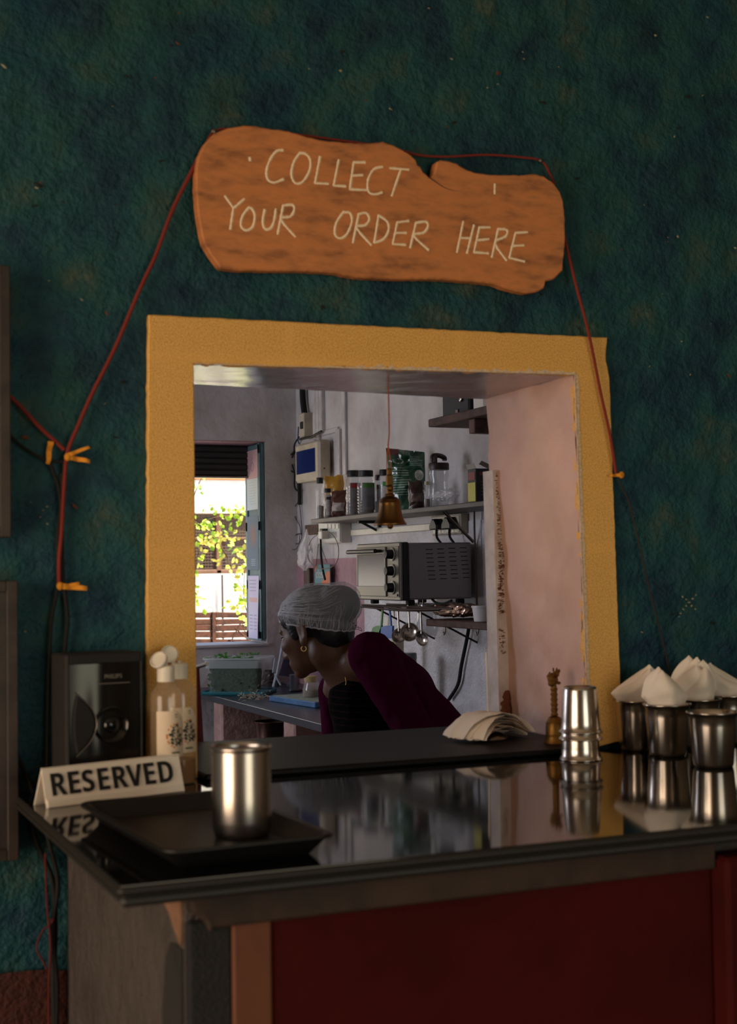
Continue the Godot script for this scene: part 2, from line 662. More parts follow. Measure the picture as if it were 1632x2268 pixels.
func serving_wall():
	# corners of the opening on the dining side and on the kitchen side
	var tl := on_z(429, 806, 0)
	var tr := on_z(1271, 830, 0)
	var bl := on_z(437, 1722, 0)
	var br := on_z(1303, 1646, 0)
	bl.y = COUNTER; br.y = COUNTER
	var ktl := Vector3(tl.x + 0.0, on_z(500, 852, HATCH).y, HATCH)
	var ktr := on_z(1075, 884, HATCH)
	var kbr := on_z(1121, 1600, HATCH)
	kbr.y = COUNTER
	var kbl := Vector3(bl.x, COUNTER, HATCH)
	var nz := FastNoiseLite.new()
	nz.seed = 4
	nz.frequency = 14.0
	nz.fractal_octaves = 4
	var stain := FastNoiseLite.new()
	stain.seed = 9
	stain.frequency = 2.2
	stain.fractal_octaves = 4
	var st := sb()
	var put_patch := func(f: Callable, nu: int, nv: int):
		var p := []
		for j in nv + 1:
			var row := []
			for i in nu + 1:
				var v: Vector3 = f.call(float(i) / nu, float(j) / nv)
				v.z += nz.get_noise_2d(v.x, v.y) * 0.006 + nz.get_noise_2d(v.x * 4.0 + 50.0, v.y * 4.0) * 0.0025 - 0.006
				row.append(v)
			p.append(row)
		for j in nv:
			for i in nu:
				for k in [[0, 0], [1, 1], [0, 1], [0, 0], [1, 0], [1, 1]]:
					var v: Vector3 = p[j + k[1]][i + k[0]]
					var s := stain.get_noise_2d(v.x, v.y)
					var s2 := stain.get_noise_2d(v.x * 2.3 + 30.0, v.y * 3.5)
					var c := Color(clampf(1.0 + s * 0.9 + maxf(s2, 0.0) * 1.2, 0.2, 2.0), clampf(1.02 + s * 0.45 + s2 * 0.1, 0.3, 1.6), clampf(1.02 + s * 0.15 - s2 * 0.3, 0.3, 1.5))
					st.set_smooth_group(0)
					st.set_color(c)
					st.add_vertex(v)
	var lx := func(y: float) -> float: return lerpf(bl.x, tl.x, (y - COUNTER) / (tl.y - COUNTER))
	var rx := func(y: float) -> float: return lerpf(br.x, tr.x, (y - COUNTER) / (tr.y - COUNTER))
	put_patch.call(func(u: float, v: float):
		var y := lerpf(0.0, 3.3, v)
		return Vector3(lerpf(-0.3, lx.call(clampf(y, COUNTER, tl.y)), u), y, 0), 76, 240)
	put_patch.call(func(u: float, v: float):
		var y := lerpf(0.0, 3.3, v)
		return Vector3(lerpf(rx.call(clampf(y, COUNTER, tr.y)), 2.5, u), y, 0), 86, 240)
	put_patch.call(func(u: float, v: float):
		var x := lerpf(tl.x, tr.x, u)
		return Vector3(x, lerpf(lerpf(tl.y, tr.y, u), 3.3, v), 0), 60, 110)
	put_patch.call(func(u: float, v: float): return Vector3(lerpf(bl.x, br.x, u), lerpf(0.0, COUNTER, v), 0), 20, 24)
	put_patch.call(func(u: float, v: float): return Vector3(lerpf(-2.6, -0.3, u), lerpf(0.0, 3.3, v), 0), 10, 240)
	put_patch.call(func(u: float, v: float): return Vector3(lerpf(2.5, 3.6, u), lerpf(0.0, 3.3, v), 0), 8, 240)
	var wall: MeshInstance3D = struct("wall_front", st, M.teal, "rough teal plastered wall with the serving hatch", "wall")
	# chips and pits where old paint layers show
	var chips := {"pale_paint_chip": [c8(170, 166, 140), 90], "rust_paint_chip": [c8(110, 58, 36), 34], "dark_pit": [c8(22, 18, 16), 90]}
	rng.seed = 8
	for kind in chips:
		st = sb()
		for n in chips[kind][1]:
			var c := Vector3(rng.randf_range(0.2, 2.0), rng.randf_range(0.85, 2.45), 0.0)
			if c.x > tl.x - 0.12 and c.x < tr.x + 0.12 and c.y < tl.y + 0.1:
				continue
			chip(st, c, rng.randf_range(0.0012, 0.005) * (1.5 if kind != "pale_paint_chip" else 1.0), rng.randf_range(0.25, 0.7))
		# clusters seen in the photograph
		if kind == "dark_pit":
			for q in [[85, 408, 20], [80, 455, 14], [140, 448, 12], [255, 452, 10], [1205, 228, 16], [1295, 243, 10], [380, 100, 10], [1345, 1000, 0], [1540, 1095, 10]]:
				if q[2] > 0:
					chip(st, on_z(q[0], q[1], 0.0012), q[2] * 0.00042, 0.5)
		if kind == "rust_paint_chip":
			for q in [[90, 404, 10], [395, 97, 10], [345, 172, 8], [1615, 832, 14], [55, 970, 18], [1378, 552, 6], [1480, 535, 6], [810, 222, 7]]:
				chip(st, on_z(q[0], q[1], 0.0022), q[2] * 0.0005, 0.45)
		if kind == "pale_paint_chip":
			for q in [[8, 145, 12], [1567, 38, 9], [1452, 78, 9], [1160, 130, 5], [1158, 115, 5], [950, 18, 6], [1000, 130, 8], [80, 415, 8], [685, 152, 5], [1510, 756, 7], [1438, 812, 6], [104, 1122, 6], [55, 1398, 6], [95, 1130, 4], [68, 1112, 4], [90, 1145, 4], [105, 1160, 5]]:
				chip(st, on_z(q[0], q[1], 0.0030), q[2] * 0.0005, 0.5)
			# scratched cross to the right of the hatch
			for q in [[1512, 1322], [1520, 1328], [1526, 1334], [1534, 1326], [1541, 1318], [1520, 1342], [1514, 1350], [1508, 1358], [1504, 1366], [1532, 1342], [1540, 1348]]:
				chip(st, on_z(q[0], q[1], 0.0035), 0.0032, 0.6)
		var cm := rough_mat(chips[kind][0], 0.85, "grey_fine", 6.0)
		var o := obj(kind, st, cm, wall)
		o.set_meta("kind", "stuff")
	# the red-brown band near the floor
	st = sb()
	grid(st, func(u: float, v: float):
		var x := lerpf(-2.6, 3.6, u)
		var y := lerpf(0.0, 0.81 + nz.get_noise_2d(x, 7.0) * 0.02, v)
		return Vector3(x, y, 0.004 + nz.get_noise_2d(x * 3.0, y * 3.0) * 0.002), 120, 30)
	struct("baseboard_front", st, M.dado, "red-brown painted band at the foot of the teal wall", "baseboard")
	# solid body of the wall behind the plaster
	st = sb()
	var z1 := -0.012
	for s in [[Vector3(-2.6, 0, HATCH), Vector3(minf(tl.x, bl.x) - 0.012, 3.3, z1)], [Vector3(maxf(maxf(tr.x, br.x), maxf(ktr.x, kbr.x)) + 0.012, 0, HATCH), Vector3(3.6, 3.3, z1)], [Vector3(tl.x - 0.012, maxf(tl.y, ktl.y) + 0.012, HATCH), Vector3(br.x + 0.012, 3.3, z1)], [Vector3(bl.x - 0.012, 0, HATCH), Vector3(br.x + 0.012, COUNTER - 0.03, z1)]]:
		slab(st, s[0], s[1])
	obj("wall_core", st, M.wall_lilac, wall)
	# inside faces of the opening
	var rough := func(p: Vector3, n: Vector3, k: float) -> Vector3:
		return p + n * (nz.get_noise_3d(p.x * 0.6, p.y * 0.6, p.z * 0.6) * k)
	st = sb()
	grid(st, func(u: float, v: float): return rough.call(ktr.lerp(tr, u).lerp(kbr.lerp(br, u), 1.0 - v), Vector3.LEFT, 0.008), 20, 40)
	obj("jamb", st, M.pink_jamb, wall)
	st = sb()
	grid(st, func(u: float, v: float): return bl.lerp(kbl, u).lerp(tl.lerp(ktl, u), v), 20, 40)
	obj("jamb", st, M.pink_jamb, wall)
	st = sb()
	grid(st, func(u: float, v: float): return rough.call(ktl.lerp(ktr, u).lerp(tl.lerp(tr, u), v), Vector3.DOWN, 0.0015), 60, 16, 0, true)
	obj("soffit", st, M.soffit, wall)
	# kitchen-side return of the right jamb
	st = sb()
	quad(st, Vector3(kbr.x, 0.9, HATCH), Vector3(2.6, 0.9, HATCH), Vector3(2.6, 2.9, HATCH), Vector3(ktr.x, 2.9, HATCH), FLAT)
	# yellow band round the opening
	var otl := on_z(327, 698, 0)
	var otr := on_z(1344, 749, 0)
	var obr := on_z(1376, 1640, 0)
	obr.y = COUNTER + 0.001
	var obl := on_z(322, 1725, 0)
	obl.y = COUNTER + 0.001
	st = sb()
	var path := [[obl, otl], [otl, otr], [otr, obr]]
	var ring := []
	var edge := FastNoiseLite.new()
	edge.frequency = 60.0
	for s in path:
		var n := 70
		for i in n:
			var p: Vector3 = s[0].lerp(s[1], float(i) / n)
			ring.append(Vector2(p.x + edge.get_noise_2d(p.y, 3.0) * 0.0016, p.y + edge.get_noise_2d(p.x, 9.0) * 0.0016))
	# broken upper right corner
	for i in ring.size():
		var d: float = ring[i].distance_to(Vector2(otr.x + 0.004, otr.y - 0.035))
		if d < 0.045 and ring[i].x > otr.x - 0.012:
			ring[i].x -= 0.008 * (1.0 - d / 0.045)
	var inner := []
	for s in [[br, tr], [tr, tl], [tl, bl]]:
		var n := 60
		for i in n + 1:
			var p: Vector3 = s[0].lerp(s[1], float(i) / n)
			var wob := edge.get_noise_2d(p.x * 0.4 + 5.0, p.y * 0.4) * 0.006
			if s[0] == br:
				inner.append(Vector2(p.x + wob, p.y + 0.001))
			elif s[0] == tr:
				inner.append(Vector2(p.x, p.y + wob))
			else:
				inner.append(Vector2(p.x - 0.001, p.y + 0.001))
	prism(st, ring + inner, X(), -0.012, 0.0055, 0.002)
	struct("trim_1", st, M.yellow, "broad rough yellow painted band round the serving hatch", "frame")
	# ragged cream line where the pink and yellow coats meet
	st = sb()
	for s in [[br, tr], [tr, tl]]:
		var n := 90
		var hor: bool = s[0] == tr
		for i in n:
			var a: Vector3 = s[0].lerp(s[1], float(i) / n)
			var b: Vector3 = s[0].lerp(s[1], float(i + 1) / n)
			var wa := (0.0015 if hor else 0.006) + absf(edge.get_noise_2d(a.x * 0.7 + 9.0, a.y * 0.7)) * (0.016 if hor else 0.009)
			var wb := (0.0015 if hor else 0.006) + absf(edge.get_noise_2d(b.x * 0.7 + 9.0, b.y * 0.7)) * (0.016 if hor else 0.009)
			if hor:
				var f := 1.0 - smoothstep(0.55, 0.75, float(i) / n) * 0.85
				wa *= 0.9 * f
				wb *= 0.9 * f
				poly(st, [Vector3(a.x, a.y - 0.001, 0.0066), Vector3(b.x, b.y - 0.001, 0.0066), Vector3(b.x, b.y + wb, 0.0062), Vector3(a.x, a.y + wa, 0.0062)], Vector3.BACK)
				poly(st, [Vector3(a.x, a.y - 0.002, 0.0066), Vector3(b.x, b.y - 0.002, 0.0066), Vector3(b.x, b.y - 0.002, 0.002), Vector3(a.x, a.y - 0.002, 0.002)], Vector3.DOWN)
			else:
				poly(st, [Vector3(a.x - 0.001, a.y, 0.0066), Vector3(b.x - 0.001, b.y, 0.0066), Vector3(b.x + wb * 0.7, b.y, 0.0062), Vector3(a.x + wa * 0.7, a.y, 0.0062)], Vector3.BACK)
				poly(st, [Vector3(a.x - 0.002, a.y, 0.0066), Vector3(b.x - 0.002, b.y, 0.0066), Vector3(b.x - 0.002, b.y, 0.003), Vector3(a.x - 0.002, a.y, 0.003)], Vector3.LEFT)
	obj("cream_paint_edge", st, M.cream_paint, get_node("trim_1"))
	# painted wooden post at the kitchen edge of the right jamb
	var post := thing("wooden_post", "narrow pink-white wooden post with brown worn patches inside the right of the hatch", "post", on_z(1105, 1590, -0.335))
	post.position.y = COUNTER + 0.011
	var f1 := on_z(1091, 1042, -0.335)
	var f2 := on_z(1116, 1039, -0.335)
	var b1 := on_z(1106, 1590, -0.335)
	var b2 := on_z(1129, 1590, -0.335)
	b1.y = COUNTER + 0.011; b2.y = COUNTER + 0.011
	st = sb()
	var zz := Vector3(0, 0, -0.045)
	for k in [[b1, b2, f2, f1, Vector3.BACK], [b1, b1 + zz, f1 + zz, f1, Vector3.LEFT], [b2, b2 + zz, f2 + zz, f2, Vector3.RIGHT], [f1, f2, f2 + zz, f1 + zz, Vector3.UP], [b1 + zz, b2 + zz, f2 + zz, f1 + zz, Vector3.FORWARD]]:
		poly(st, [k[0], k[1], k[2], k[3]], k[4])
	obj("post_body", st, rough_mat(c8(214, 202, 196), 0.6, "grime", 3.0), post, true)
	st = sb()
	rng.seed = 51
	for n in 1500:
		var v := rng.randf()
		var keep := (v > 0.44 and v < 0.99) or (v > 0.28 and v < 0.38 and rng.randf() < 0.5) or v < 0.13
		if not keep or rng.randf() < (0.35 if v > 0.2 else 0.3):
			continue
		var u := rng.randf_range(0.3, 0.9)
		if v < 0.16:
			u = rng.randf_range(0.45, 0.95)
		elif v < 0.55:
			u = rng.randf_range(0.2, 0.7)
		var p: Vector3 = b1.lerp(f1, v).lerp(b2.lerp(f2, v), u)
		var wdt := rng.randf_range(0.002, 0.0058) * (1.5 if v < 0.16 else 1.0)
		var hgt := rng.randf_range(0.0005, 0.0014) * (6.0 if v < 0.16 else 1.0)
		chip(st, p + Vector3(0, 0, 0.0006), wdt, hgt / wdt)
	var wear := obj("worn_brown_wood", st, rough_mat(c8(124, 68, 42), 0.8, "grey_fine", 5.0), post, true)
	wear.set_meta("kind", "stuff")

func chip(st: SurfaceTool, c: Vector3, r: float, flat := 0.7):
	var n := 9
	var pts := []
	var turn := rng.randf_range(-0.7, 0.7) * (1.0 if flat > 0.24 else 0.12)
	for k in n:
		var a := TAU * k / n
		var q := r * rng.randf_range(0.3, 1.25)
		pts.append(c + Vector3(cos(a) * q, sin(a) * q * flat, 0).rotated(Vector3.BACK, turn) + Vector3(0, 0, -0.0004))
	for k in n:
		tri(st, c + Vector3(0, 0, 0.0012), pts[k], pts[(k + 1) % n])

func kitchen_shell():
	var st := sb()
	slab(st, Vector3(-1.8, -0.2, -4.8), Vector3(2.75, 0, HATCH))
	struct("floor", st, M.floor, "dark kitchen floor behind the hatch", "floor")
	st = sb()
	slab(st, Vector3(-1.8, 2.9, -4.8), Vector3(2.75, 3.1, HATCH))
	struct("ceiling", st, M.plain_ceiling, "plain kitchen ceiling above the hatch", "ceiling")
	st = sb()
	wall_with_hole(st, Vector3(-1.8, 0, -4.8), Vector3(-1.6, 2.9, HATCH), 0, Vector3(-1.8, 1.05, -4.15), Vector3(-1.6, 2.35, -2.85))
	struct("wall_kitchen_left", st, M.wall_lilac, "kitchen side wall with a window opening", "wall")
	st = sb()
	slab(st, Vector3(WALL_B, 0, -4.8), Vector3(WALL_B + 0.2, 2.9, HATCH))
	var wb := struct("wall_kitchen_right", st, M.wall_lilac, "pale kitchen wall that carries the shelves and toaster oven", "wall")
	# mauve and white painted zones of that wall
	st = sb()
	slab(st, Vector3(WALL_B - 0.004, 0.0, WALL_A), Vector3(WALL_B, on_x(760, 1236, WALL_B).y, on_x(808, 1300, WALL_B).z))
	obj("mauve_paint", st, M.wall_mauve, wb)
	st = sb()
	slab(st, Vector3(WALL_B - 0.004, 0.0, on_x(808, 1300, WALL_B).z), Vector3(WALL_B, on_x(900, 1165, WALL_B).y, HATCH))
	obj("white_paint", st, M.wall_white, wb)
	# window wall
	var wr := on_z(589, 1200, WALL_A).x
	var sill := on_z(520, 1431, WALL_A).y
	var head := on_z(540, 977, WALL_A).y
	st = sb()
	wall_with_hole(st, Vector3(-1.8, 0, WALL_A - 0.25), Vector3(2.75, 2.9, WALL_A), 2, Vector3(1.1, sill, WALL_A - 0.25), Vector3(wr, head, WALL_A))
	struct("wall_kitchen_back", st, M.wall_lilac, "grey kitchen back wall pierced by the bright window", "wall")
	# reveal: pink head, plastered sill
	var w := thing("window_1", "tall bright kitchen window with dark rolled shutter and green side leaf", "window", Vector3(wr, sill, WALL_A))
	w.set_meta("kind", "structure")
	st = sb()
	slab(st, Vector3(1.1, head - 0.004, WALL_A - 0.25), Vector3(wr, head, WALL_A + 0.002))
	obj("window_head", st, M.wall_mauve, w, true)
	st = sb()
	slab(st, Vector3(1.1, sill - 0.006, WALL_A - 0.25), Vector3(wr + 0.01, sill + 0.010, WALL_A + 0.012), 0.004)
	obj("window_sill", st, M.wall_lilac, w, true)
	# the rolled shutter in its box
	var zs := WALL_A - 0.2
	var s_top := on_z(500, 988, zs).y
	var s_low := on_z(500, 1054, zs).y
	st = sb()
	slab(st, Vector3(1.1, s_low, zs - 0.05), Vector3(wr - 0.004, head, zs))
	var shm := rough_mat(c8(46, 44, 42), 0.6, "grime", 2.0)
	var roll := obj("rolled_shutter", st, shm, w, true)
	for k in 5:
		var y := lerpf(s_low, s_top, (k + 0.5) / 5.0)
		st = sb()
		slab(st, Vector3(1.1, y - 0.013, zs), Vector3(wr - 0.006, y + 0.013, zs + 0.012), 0.004)
		obj("shutter_slat", st, shm, roll)
	st = sb()
	slab(st, Vector3(1.1, s_low - 0.012, zs - 0.03), Vector3(wr - 0.01, s_low, zs + 0.02), 0.003)
	obj("shutter_bar", st, M.steel_dark, w, true)
	# green leaf folded against the right reveal
	var gm := rough_mat(c8(88, 116, 118), 0.6, "grime", 2.0)
	var z0 := WALL_A - 0.005
	var z2 := WALL_A - 0.24
	var xf := wr - 0.022
	st = sb()
	slab(st, Vector3(xf, sill + 0.03, z2), Vector3(wr - 0.002, head - 0.006, z0), 0.003)
	var leaf := obj("shutter_leaf", st, gm, w, true)
	st = sb()
	for y in [sill + 0.05, lerpf(sill, head, 0.30), lerpf(sill, head, 0.59), head - 0.03]:
		slab(st, Vector3(xf - 0.008, y - 0.03, z2), Vector3(xf, y + 0.02, z0), 0.002)
	slab(st, Vector3(xf - 0.008, sill + 0.03, z2), Vector3(xf, head - 0.006, z2 + 0.03), 0.002)
	slab(st, Vector3(xf - 0.008, sill + 0.03, z0 - 0.03), Vector3(xf, head - 0.006, z0), 0.002)
	obj("leaf_frame", st, gm, leaf)
	# sheets of paper pasted on the leaf
	poster("paper_notice", "pink paper with a small seated line figure pasted on the green shutter leaf", xf - 0.0095, 553, 582, 995, 1058, c8(188, 150, 150), 0)
	poster("paper_notice", "pale grey handwritten paper below the pink one on the green leaf", xf - 0.0095, 554, 585, 1058, 1128, c8(186, 192, 190), 1)
	poster("paper_notice", "dark blue-grey picture poster on the middle of the green leaf", xf - 0.0095, 557, 585, 1142, 1262, c8(104, 116, 124), 2)
	poster("paper_notice", "curling lilac printed sheet lowest on the green leaf", xf - 0.0095, 558, 587, 1275, 1415, c8(196, 186, 204), 3)

func poster(called: String, label: String, x: float, px0: float, px1: float, py0: float, py1: float, col: Color, art: int):
	var a := on_x((px0 + px1) / 2, py0, x)
	var b := on_x((px0 + px1) / 2, py1, x)
	var zn := WALL_A - 0.028
	var zf := WALL_A - 0.205
	var im := Image.create(128, 256, false, Image.FORMAT_RGBA8)
	im.fill(col)
	rng.seed = 100 + art
	if art == 0:
		# a few ink lines of a seated figure
		for k in 60:
			var t := k / 60.0
			im.fill_rect(Rect2i(64 + int(sin(t * TAU) * 16), 150 + int(-cos(t * TAU) * 40), 4, 4), c8(112, 92, 116))
		im.fill_rect(Rect2i(62, 60, 3, 50), c8(112, 92, 116))
	elif art == 1:
		for k in 9:
			im.fill_rect(Rect2i(22 + (k % 3) * 5, 30 + k * 22, 60 + (k * 13) % 30, 4), c8(164, 172, 170))
	elif art == 2:
		for y in 256:
			for xx in 128:
				var r := Vector2(xx - 64, (y - 90) * 0.7).length()
				var c := col.lerp(c8(150, 108, 92), clampf(1.0 - r / 52.0, 0.0, 0.7))
				im.set_pixel(xx, y, c)
		for k in 4:
			im.fill_rect(Rect2i(40, 205 + k * 9, 50, 3), c8(160, 170, 176))
	else:
		im.fill_rect(Rect2i(10, 90, 108, 18), c8(200, 164, 156))
		for k in 10:
			im.fill_rect(Rect2i(14 + (k % 2) * 56, 160 + (k / 2) * 14, 40, 4), c8(152, 146, 168))
		for k in 4:
			im.fill_rect(Rect2i(16, 18 + k * 14, 80, 3), c8(150, 140, 160))
	var m := mat(Color.WHITE, 0.85)
	m.albedo_texture = itex(im)
	var st := sb()
	grid(st, func(u: float, v: float): return Vector3(x - (0.004 * sin(u * PI) if art == 3 else 0.0) - (0.012 * u * u * v if art == 3 else 0.0), lerpf(b.y, a.y, v), lerpf(zf, zn, u)), 6, 10, 0)
	var st2 := sb()
	# v runs up, pictures run down
	sheet(st2, func(u: float, v: float): return Vector3(x - (0.010 * u * u * (1.0 - v) if art == 3 else 0.0), lerpf(b.y, a.y, v), lerpf(zf, zn, u)), 6, 10, 0.0006)
	m.uv1_scale = Vector3(1, -1, 1)
	m.uv1_offset = Vector3(0, 1, 0)
	var o := obj(called, st2, m)
	tag(o, label, "notice")

# ---------------------------------------------------------------- the courtyard beyond the window
func outside():
	var st := sb()
	slab(st, Vector3(-14, -0.3, -40), Vector3(18, -0.05, -4.8))
	struct("floor", st, rough_mat(c8(196, 186, 168), 0.9, "grime", 0.3), "sunlit ground of the yard behind the kitchen", "ground")
	var zf := -13.0
	var P := func(px: float, py: float) -> Vector3: return on_z(px, py, zf)
	var yt: float = P.call(490, 1062).y
	var b = thing("building", "sunlit white building with a wire-mesh front across the yard", "building", Vector3(P.call(490, 1200).x, -0.05, zf - 1.0))
	var x0 := -6.0
	var x1 := 12.0
	var y1: float = P.call(490, 1137).y
	var y2: float = P.call(490, 1271).y
	st = sb()
	slab(st, Vector3(x0, y1, zf - 0.2), Vector3(x1, yt, zf), 0.01)
	slab(st, Vector3(x0, -0.05, zf - 0.2), Vector3(x1, y2, zf), 0.01)
	slab(st, Vector3(x0, -0.05, zf - 4.0), Vector3(x1, yt, zf - 3.8))
	obj("wall", st, M.white_plaster, b, true)
	st = sb()
	slab(st, Vector3(x0, yt, zf - 4.0), Vector3(x1, yt + 0.05, zf + 0.025), 0.01)
	obj("roof_edge", st, rough_mat(c8(214, 150, 96), 0.7, "grime", 1.0), b, true)
	st = sb()
	slab(st, Vector3(x0, yt + 0.05, zf - 4.0), Vector3(x1, yt + 2.6, zf + 0.02))
	obj("upper_wall", st, rough_mat(c8(226, 222, 214), 0.8, "grime", 0.5), b, true)
	# brown frame of the mesh front
	var bm := rough_mat(c8(104, 72, 52), 0.7, "grime", 2.0)
	st = sb()
	slab(st, Vector3(x0, y2, zf - 0.12), Vector3(x1, y2 + 0.05, zf - 0.04), 0.01)
	slab(st, Vector3(x0, P.call(490, 1195).y, zf - 0.12), Vector3(x1, P.call(490, 1190).y, zf - 0.05), 0.006)
	for k in 18:
		var x: float = P.call(487, 1200).x + (k - 8) * 0.92
		slab(st, Vector3(x - 0.03, y2, zf - 0.13), Vector3(x + 0.03, y1, zf - 0.04), 0.006)
	obj("mesh_frame", st, bm, b, true)
	st = sb()
	var wr := 0.0035
	var xa: float = P.call(400, 1200).x
	var xb: float = P.call(560, 1200).x
	var k := 0
	while xa + k * 0.034 < xb:
		var x := xa + k * 0.034
		slab(st, Vector3(x - wr, y2, zf - 0.09), Vector3(x + wr, y1, zf - 0.083))
		k += 1
	k = 0
	while y2 + k * 0.034 < y1:
		var y := y2 + k * 0.034
		slab(st, Vector3(xa, y - wr, zf - 0.083), Vector3(xb, y + wr, zf - 0.077))
		k += 1
	var wires := obj("wire_mesh", st, mat(c8(92, 76, 62), 0.7), b, true)
	wires.set_meta("kind", "stuff")
	# what stands behind the mesh
	st = sb()
	slab(st, P.call(437, 1262) + Vector3(0, 0, -0.7), P.call(468, 1190) + Vector3(0, 0, -0.6))
	slab(st, P.call(500, 1262) + Vector3(0, 0, -0.9), P.call(546, 1185) + Vector3(0, 0, -0.8))
	obj("wall_panel", st, rough_mat(c8(150, 112, 92), 0.8, "grime", 1.0), b, true)
	st = sb()
	slab(st, P.call(430, 1172) + Vector3(0, 0, -0.6), P.call(462, 1140) + Vector3(0, 0, -0.5))
	obj("red_board", st, mat(c8(150, 50, 44), 0.7), b, true)
	st = sb()
	slab(st, P.call(486, 1175) + Vector3(0, 0, -0.6), P.call(506, 1140) + Vector3(0, 0, -0.5))
	obj("teal_board", st, mat(c8(40, 96, 96), 0.7), b, true)
	st = sb()
	tube(st, [P.call(489, 1272) + Vector3(0, 0, 0.05), Vector3(P.call(491, 1355).x, -0.04, zf + 0.05)], 0.014, 8)
	obj("drain_pipe", st, mat(c8(70, 48, 48), 0.6), b, true)
	# wooden fence
	var zn := -6.45
	var F := func(px: float, py: float) -> Vector3: return on_z(px, py, zn)
	var fe = thing("wooden_fence", "brown slatted wooden fence low outside the kitchen window", "fence", Vector3(F.call(471, 1400).x, -0.05, zn))
	var wm := rough_mat(c8(92, 52, 34), 0.8, "wood_grey", 1.6)
	rng.seed = 5
	for s in [[1357, 1367], [1372, 1382], [1385, 1396], [1400, 1411], [1416, 1425], [1432, 1444], [1450, 1462], [1470, 1484]]:
		for side in 2:
			var a: Vector3 = F.call(400 if side == 0 else 476, (s[0] + s[1]) / 2.0 + rng.randf_range(-1, 1))
			var c: Vector3 = F.call(467 if side == 0 else 600, (s[0] + s[1]) / 2.0 + rng.randf_range(-3, 1))
			var hgt: float = F.call(471, s[0]).y - F.call(471, s[1]).y
			st = sb()
			bar(st, a + Vector3(0, 0, 0.01), c + Vector3(0, 0, 0.01), 0.018, hgt * 1.22, Vector3.UP, 0.004)
			obj("slat", st, wm, fe, true)
	st = sb()
	var pt: Vector3 = F.call(471, 1357)
	slab(st, Vector3(pt.x - 0.013, -0.05, zn - 0.03), Vector3(pt.x + 0.013, pt.y + 0.004, zn + 0.03), 0.003)
	obj("fence_post", st, wm, fe, true)
	st = sb()
	tube(st, [F.call(536, 1364) + Vector3(0, 0, 0.05), F.call(502, 1428) + Vector3(0, 0, 0.05)], 0.005, 6)
	tube(st, [F.call(515, 1390) + Vector3(0, 0, 0.05), F.call(546, 1418) + Vector3(0, 0, 0.05)], 0.005, 6)
	obj("brace_rod", st, wm, fe, true)
	st = sb()
	tube(st, curve([F.call(471, 1358), F.call(472, 1350), F.call(468, 1345), F.call(463, 1345), F.call(458, 1350)]), 0.0022, 6)
	obj("wire_hook", st, M.black_cable, fe, true)
	# leafy branches
	var zl := -5.95
	var L := func(px: float, py: float) -> Vector3: return on_z(px, py, zl)
	var bush = thing("leafy_shrub", "leafy shrub with yellow-green sunlit leaves seen through the kitchen window", "shrub", Vector3(L.call(560, 1400).x, -0.05, zl))
	var bark := mat(c8(92, 70, 46), 0.8)
	var branches := [
		[[640, 1180], [590, 1150], [550, 1136], [520, 1141], [485, 1144], [455, 1154], [425, 1172]],
		[[425, 1150], [450, 1176], [478, 1196], [500, 1222], [514, 1250], [527, 1282], [560, 1350], [580, 1560]],
		[[580, 1560], [570, 1420], [548, 1345], [535, 1310], [538, 1270], [545, 1220], [552, 1190]],
		[[580, 1560], [560, 1440], [540, 1400], [530, 1375]],
		[[415, 1130], [430, 1090], [442, 1068], [450, 1050]],
		[[400, 1560], [420, 1420], [430, 1330], [434, 1260], [440, 1210]]]
	for br in branches:
		var pts := []
		for q in br:
			pts.append(L.call(q[0], q[1]) + Vector3(0, 0, rng.randf_range(-0.06, 0.06)))
		st = sb()
		tube(st, curve(pts, 4), 0.0045, 5, 0.0025)
		obj("branch", st, bark, bush, true)
	for q in [580, 400]:
		st = sb()
		var top: Vector3 = L.call(q, 1560)
		tube(st, [top, Vector3(top.x + 0.05, 0.5, zl), Vector3(top.x + 0.03, -0.06, zl)], 0.006, 6, 0.012)
		obj("stem", st, bark, bush, true)
	var leaf := sb()
	for s in [-1, 1]:
		var mid := [Vector3(0, 0, 0), Vector3(0, 0.35, -0.03), Vector3(0, 0.7, -0.03), Vector3(0, 1.0, 0.02)]
		var rim := [Vector3(0, 0, 0), Vector3(s * 0.3, 0.3, 0.07), Vector3(s * 0.33, 0.62, 0.08), Vector3(0, 1.0, 0.02)]
		for i in 3:
			if s > 0:
				quad(leaf, mid[i], rim[i], rim[i + 1], mid[i + 1], 1)
			else:
				quad(leaf, rim[i], mid[i], mid[i + 1], rim[i + 1], 1)
	leaf.generate_normals()
	var lm := leaf.commit()
	var greens := []
	for c in [c8(150, 182, 52), c8(178, 200, 70), c8(206, 198, 96), c8(110, 150, 44)]:
		var g := mat(c, 0.5)
		g.backlight_enabled = true
		g.backlight = Color(c.r, c.g, c.b) * 0.9
		greens.append(g)
	rng.seed = 17
	var clusters := [[500, 1140, 50, 16, 34, 0], [540, 1135, 14, 26, 14, 0], [460, 1165, 30, 16, 20, 0], [455, 1200, 22, 22, 26, 2], [485, 1188, 16, 14, 14, 2], [505, 1200, 26, 18, 22, 2], [530, 1225, 18, 20, 16, 2], [500, 1235, 16, 14, 10, 2],
		[525, 1262, 22, 18, 20, 2], [540, 1290, 12, 16, 12, 1], [540, 1330, 12, 26, 22, 1], [520, 1345, 16, 12, 12, 2], [545, 1370, 8, 12, 8, 1], [434, 1240, 6, 26, 10, 1], [434, 1300, 6, 30, 10, 1], [440, 1080, 8, 22, 8, 3], [436, 1340, 8, 20, 8, 1]]
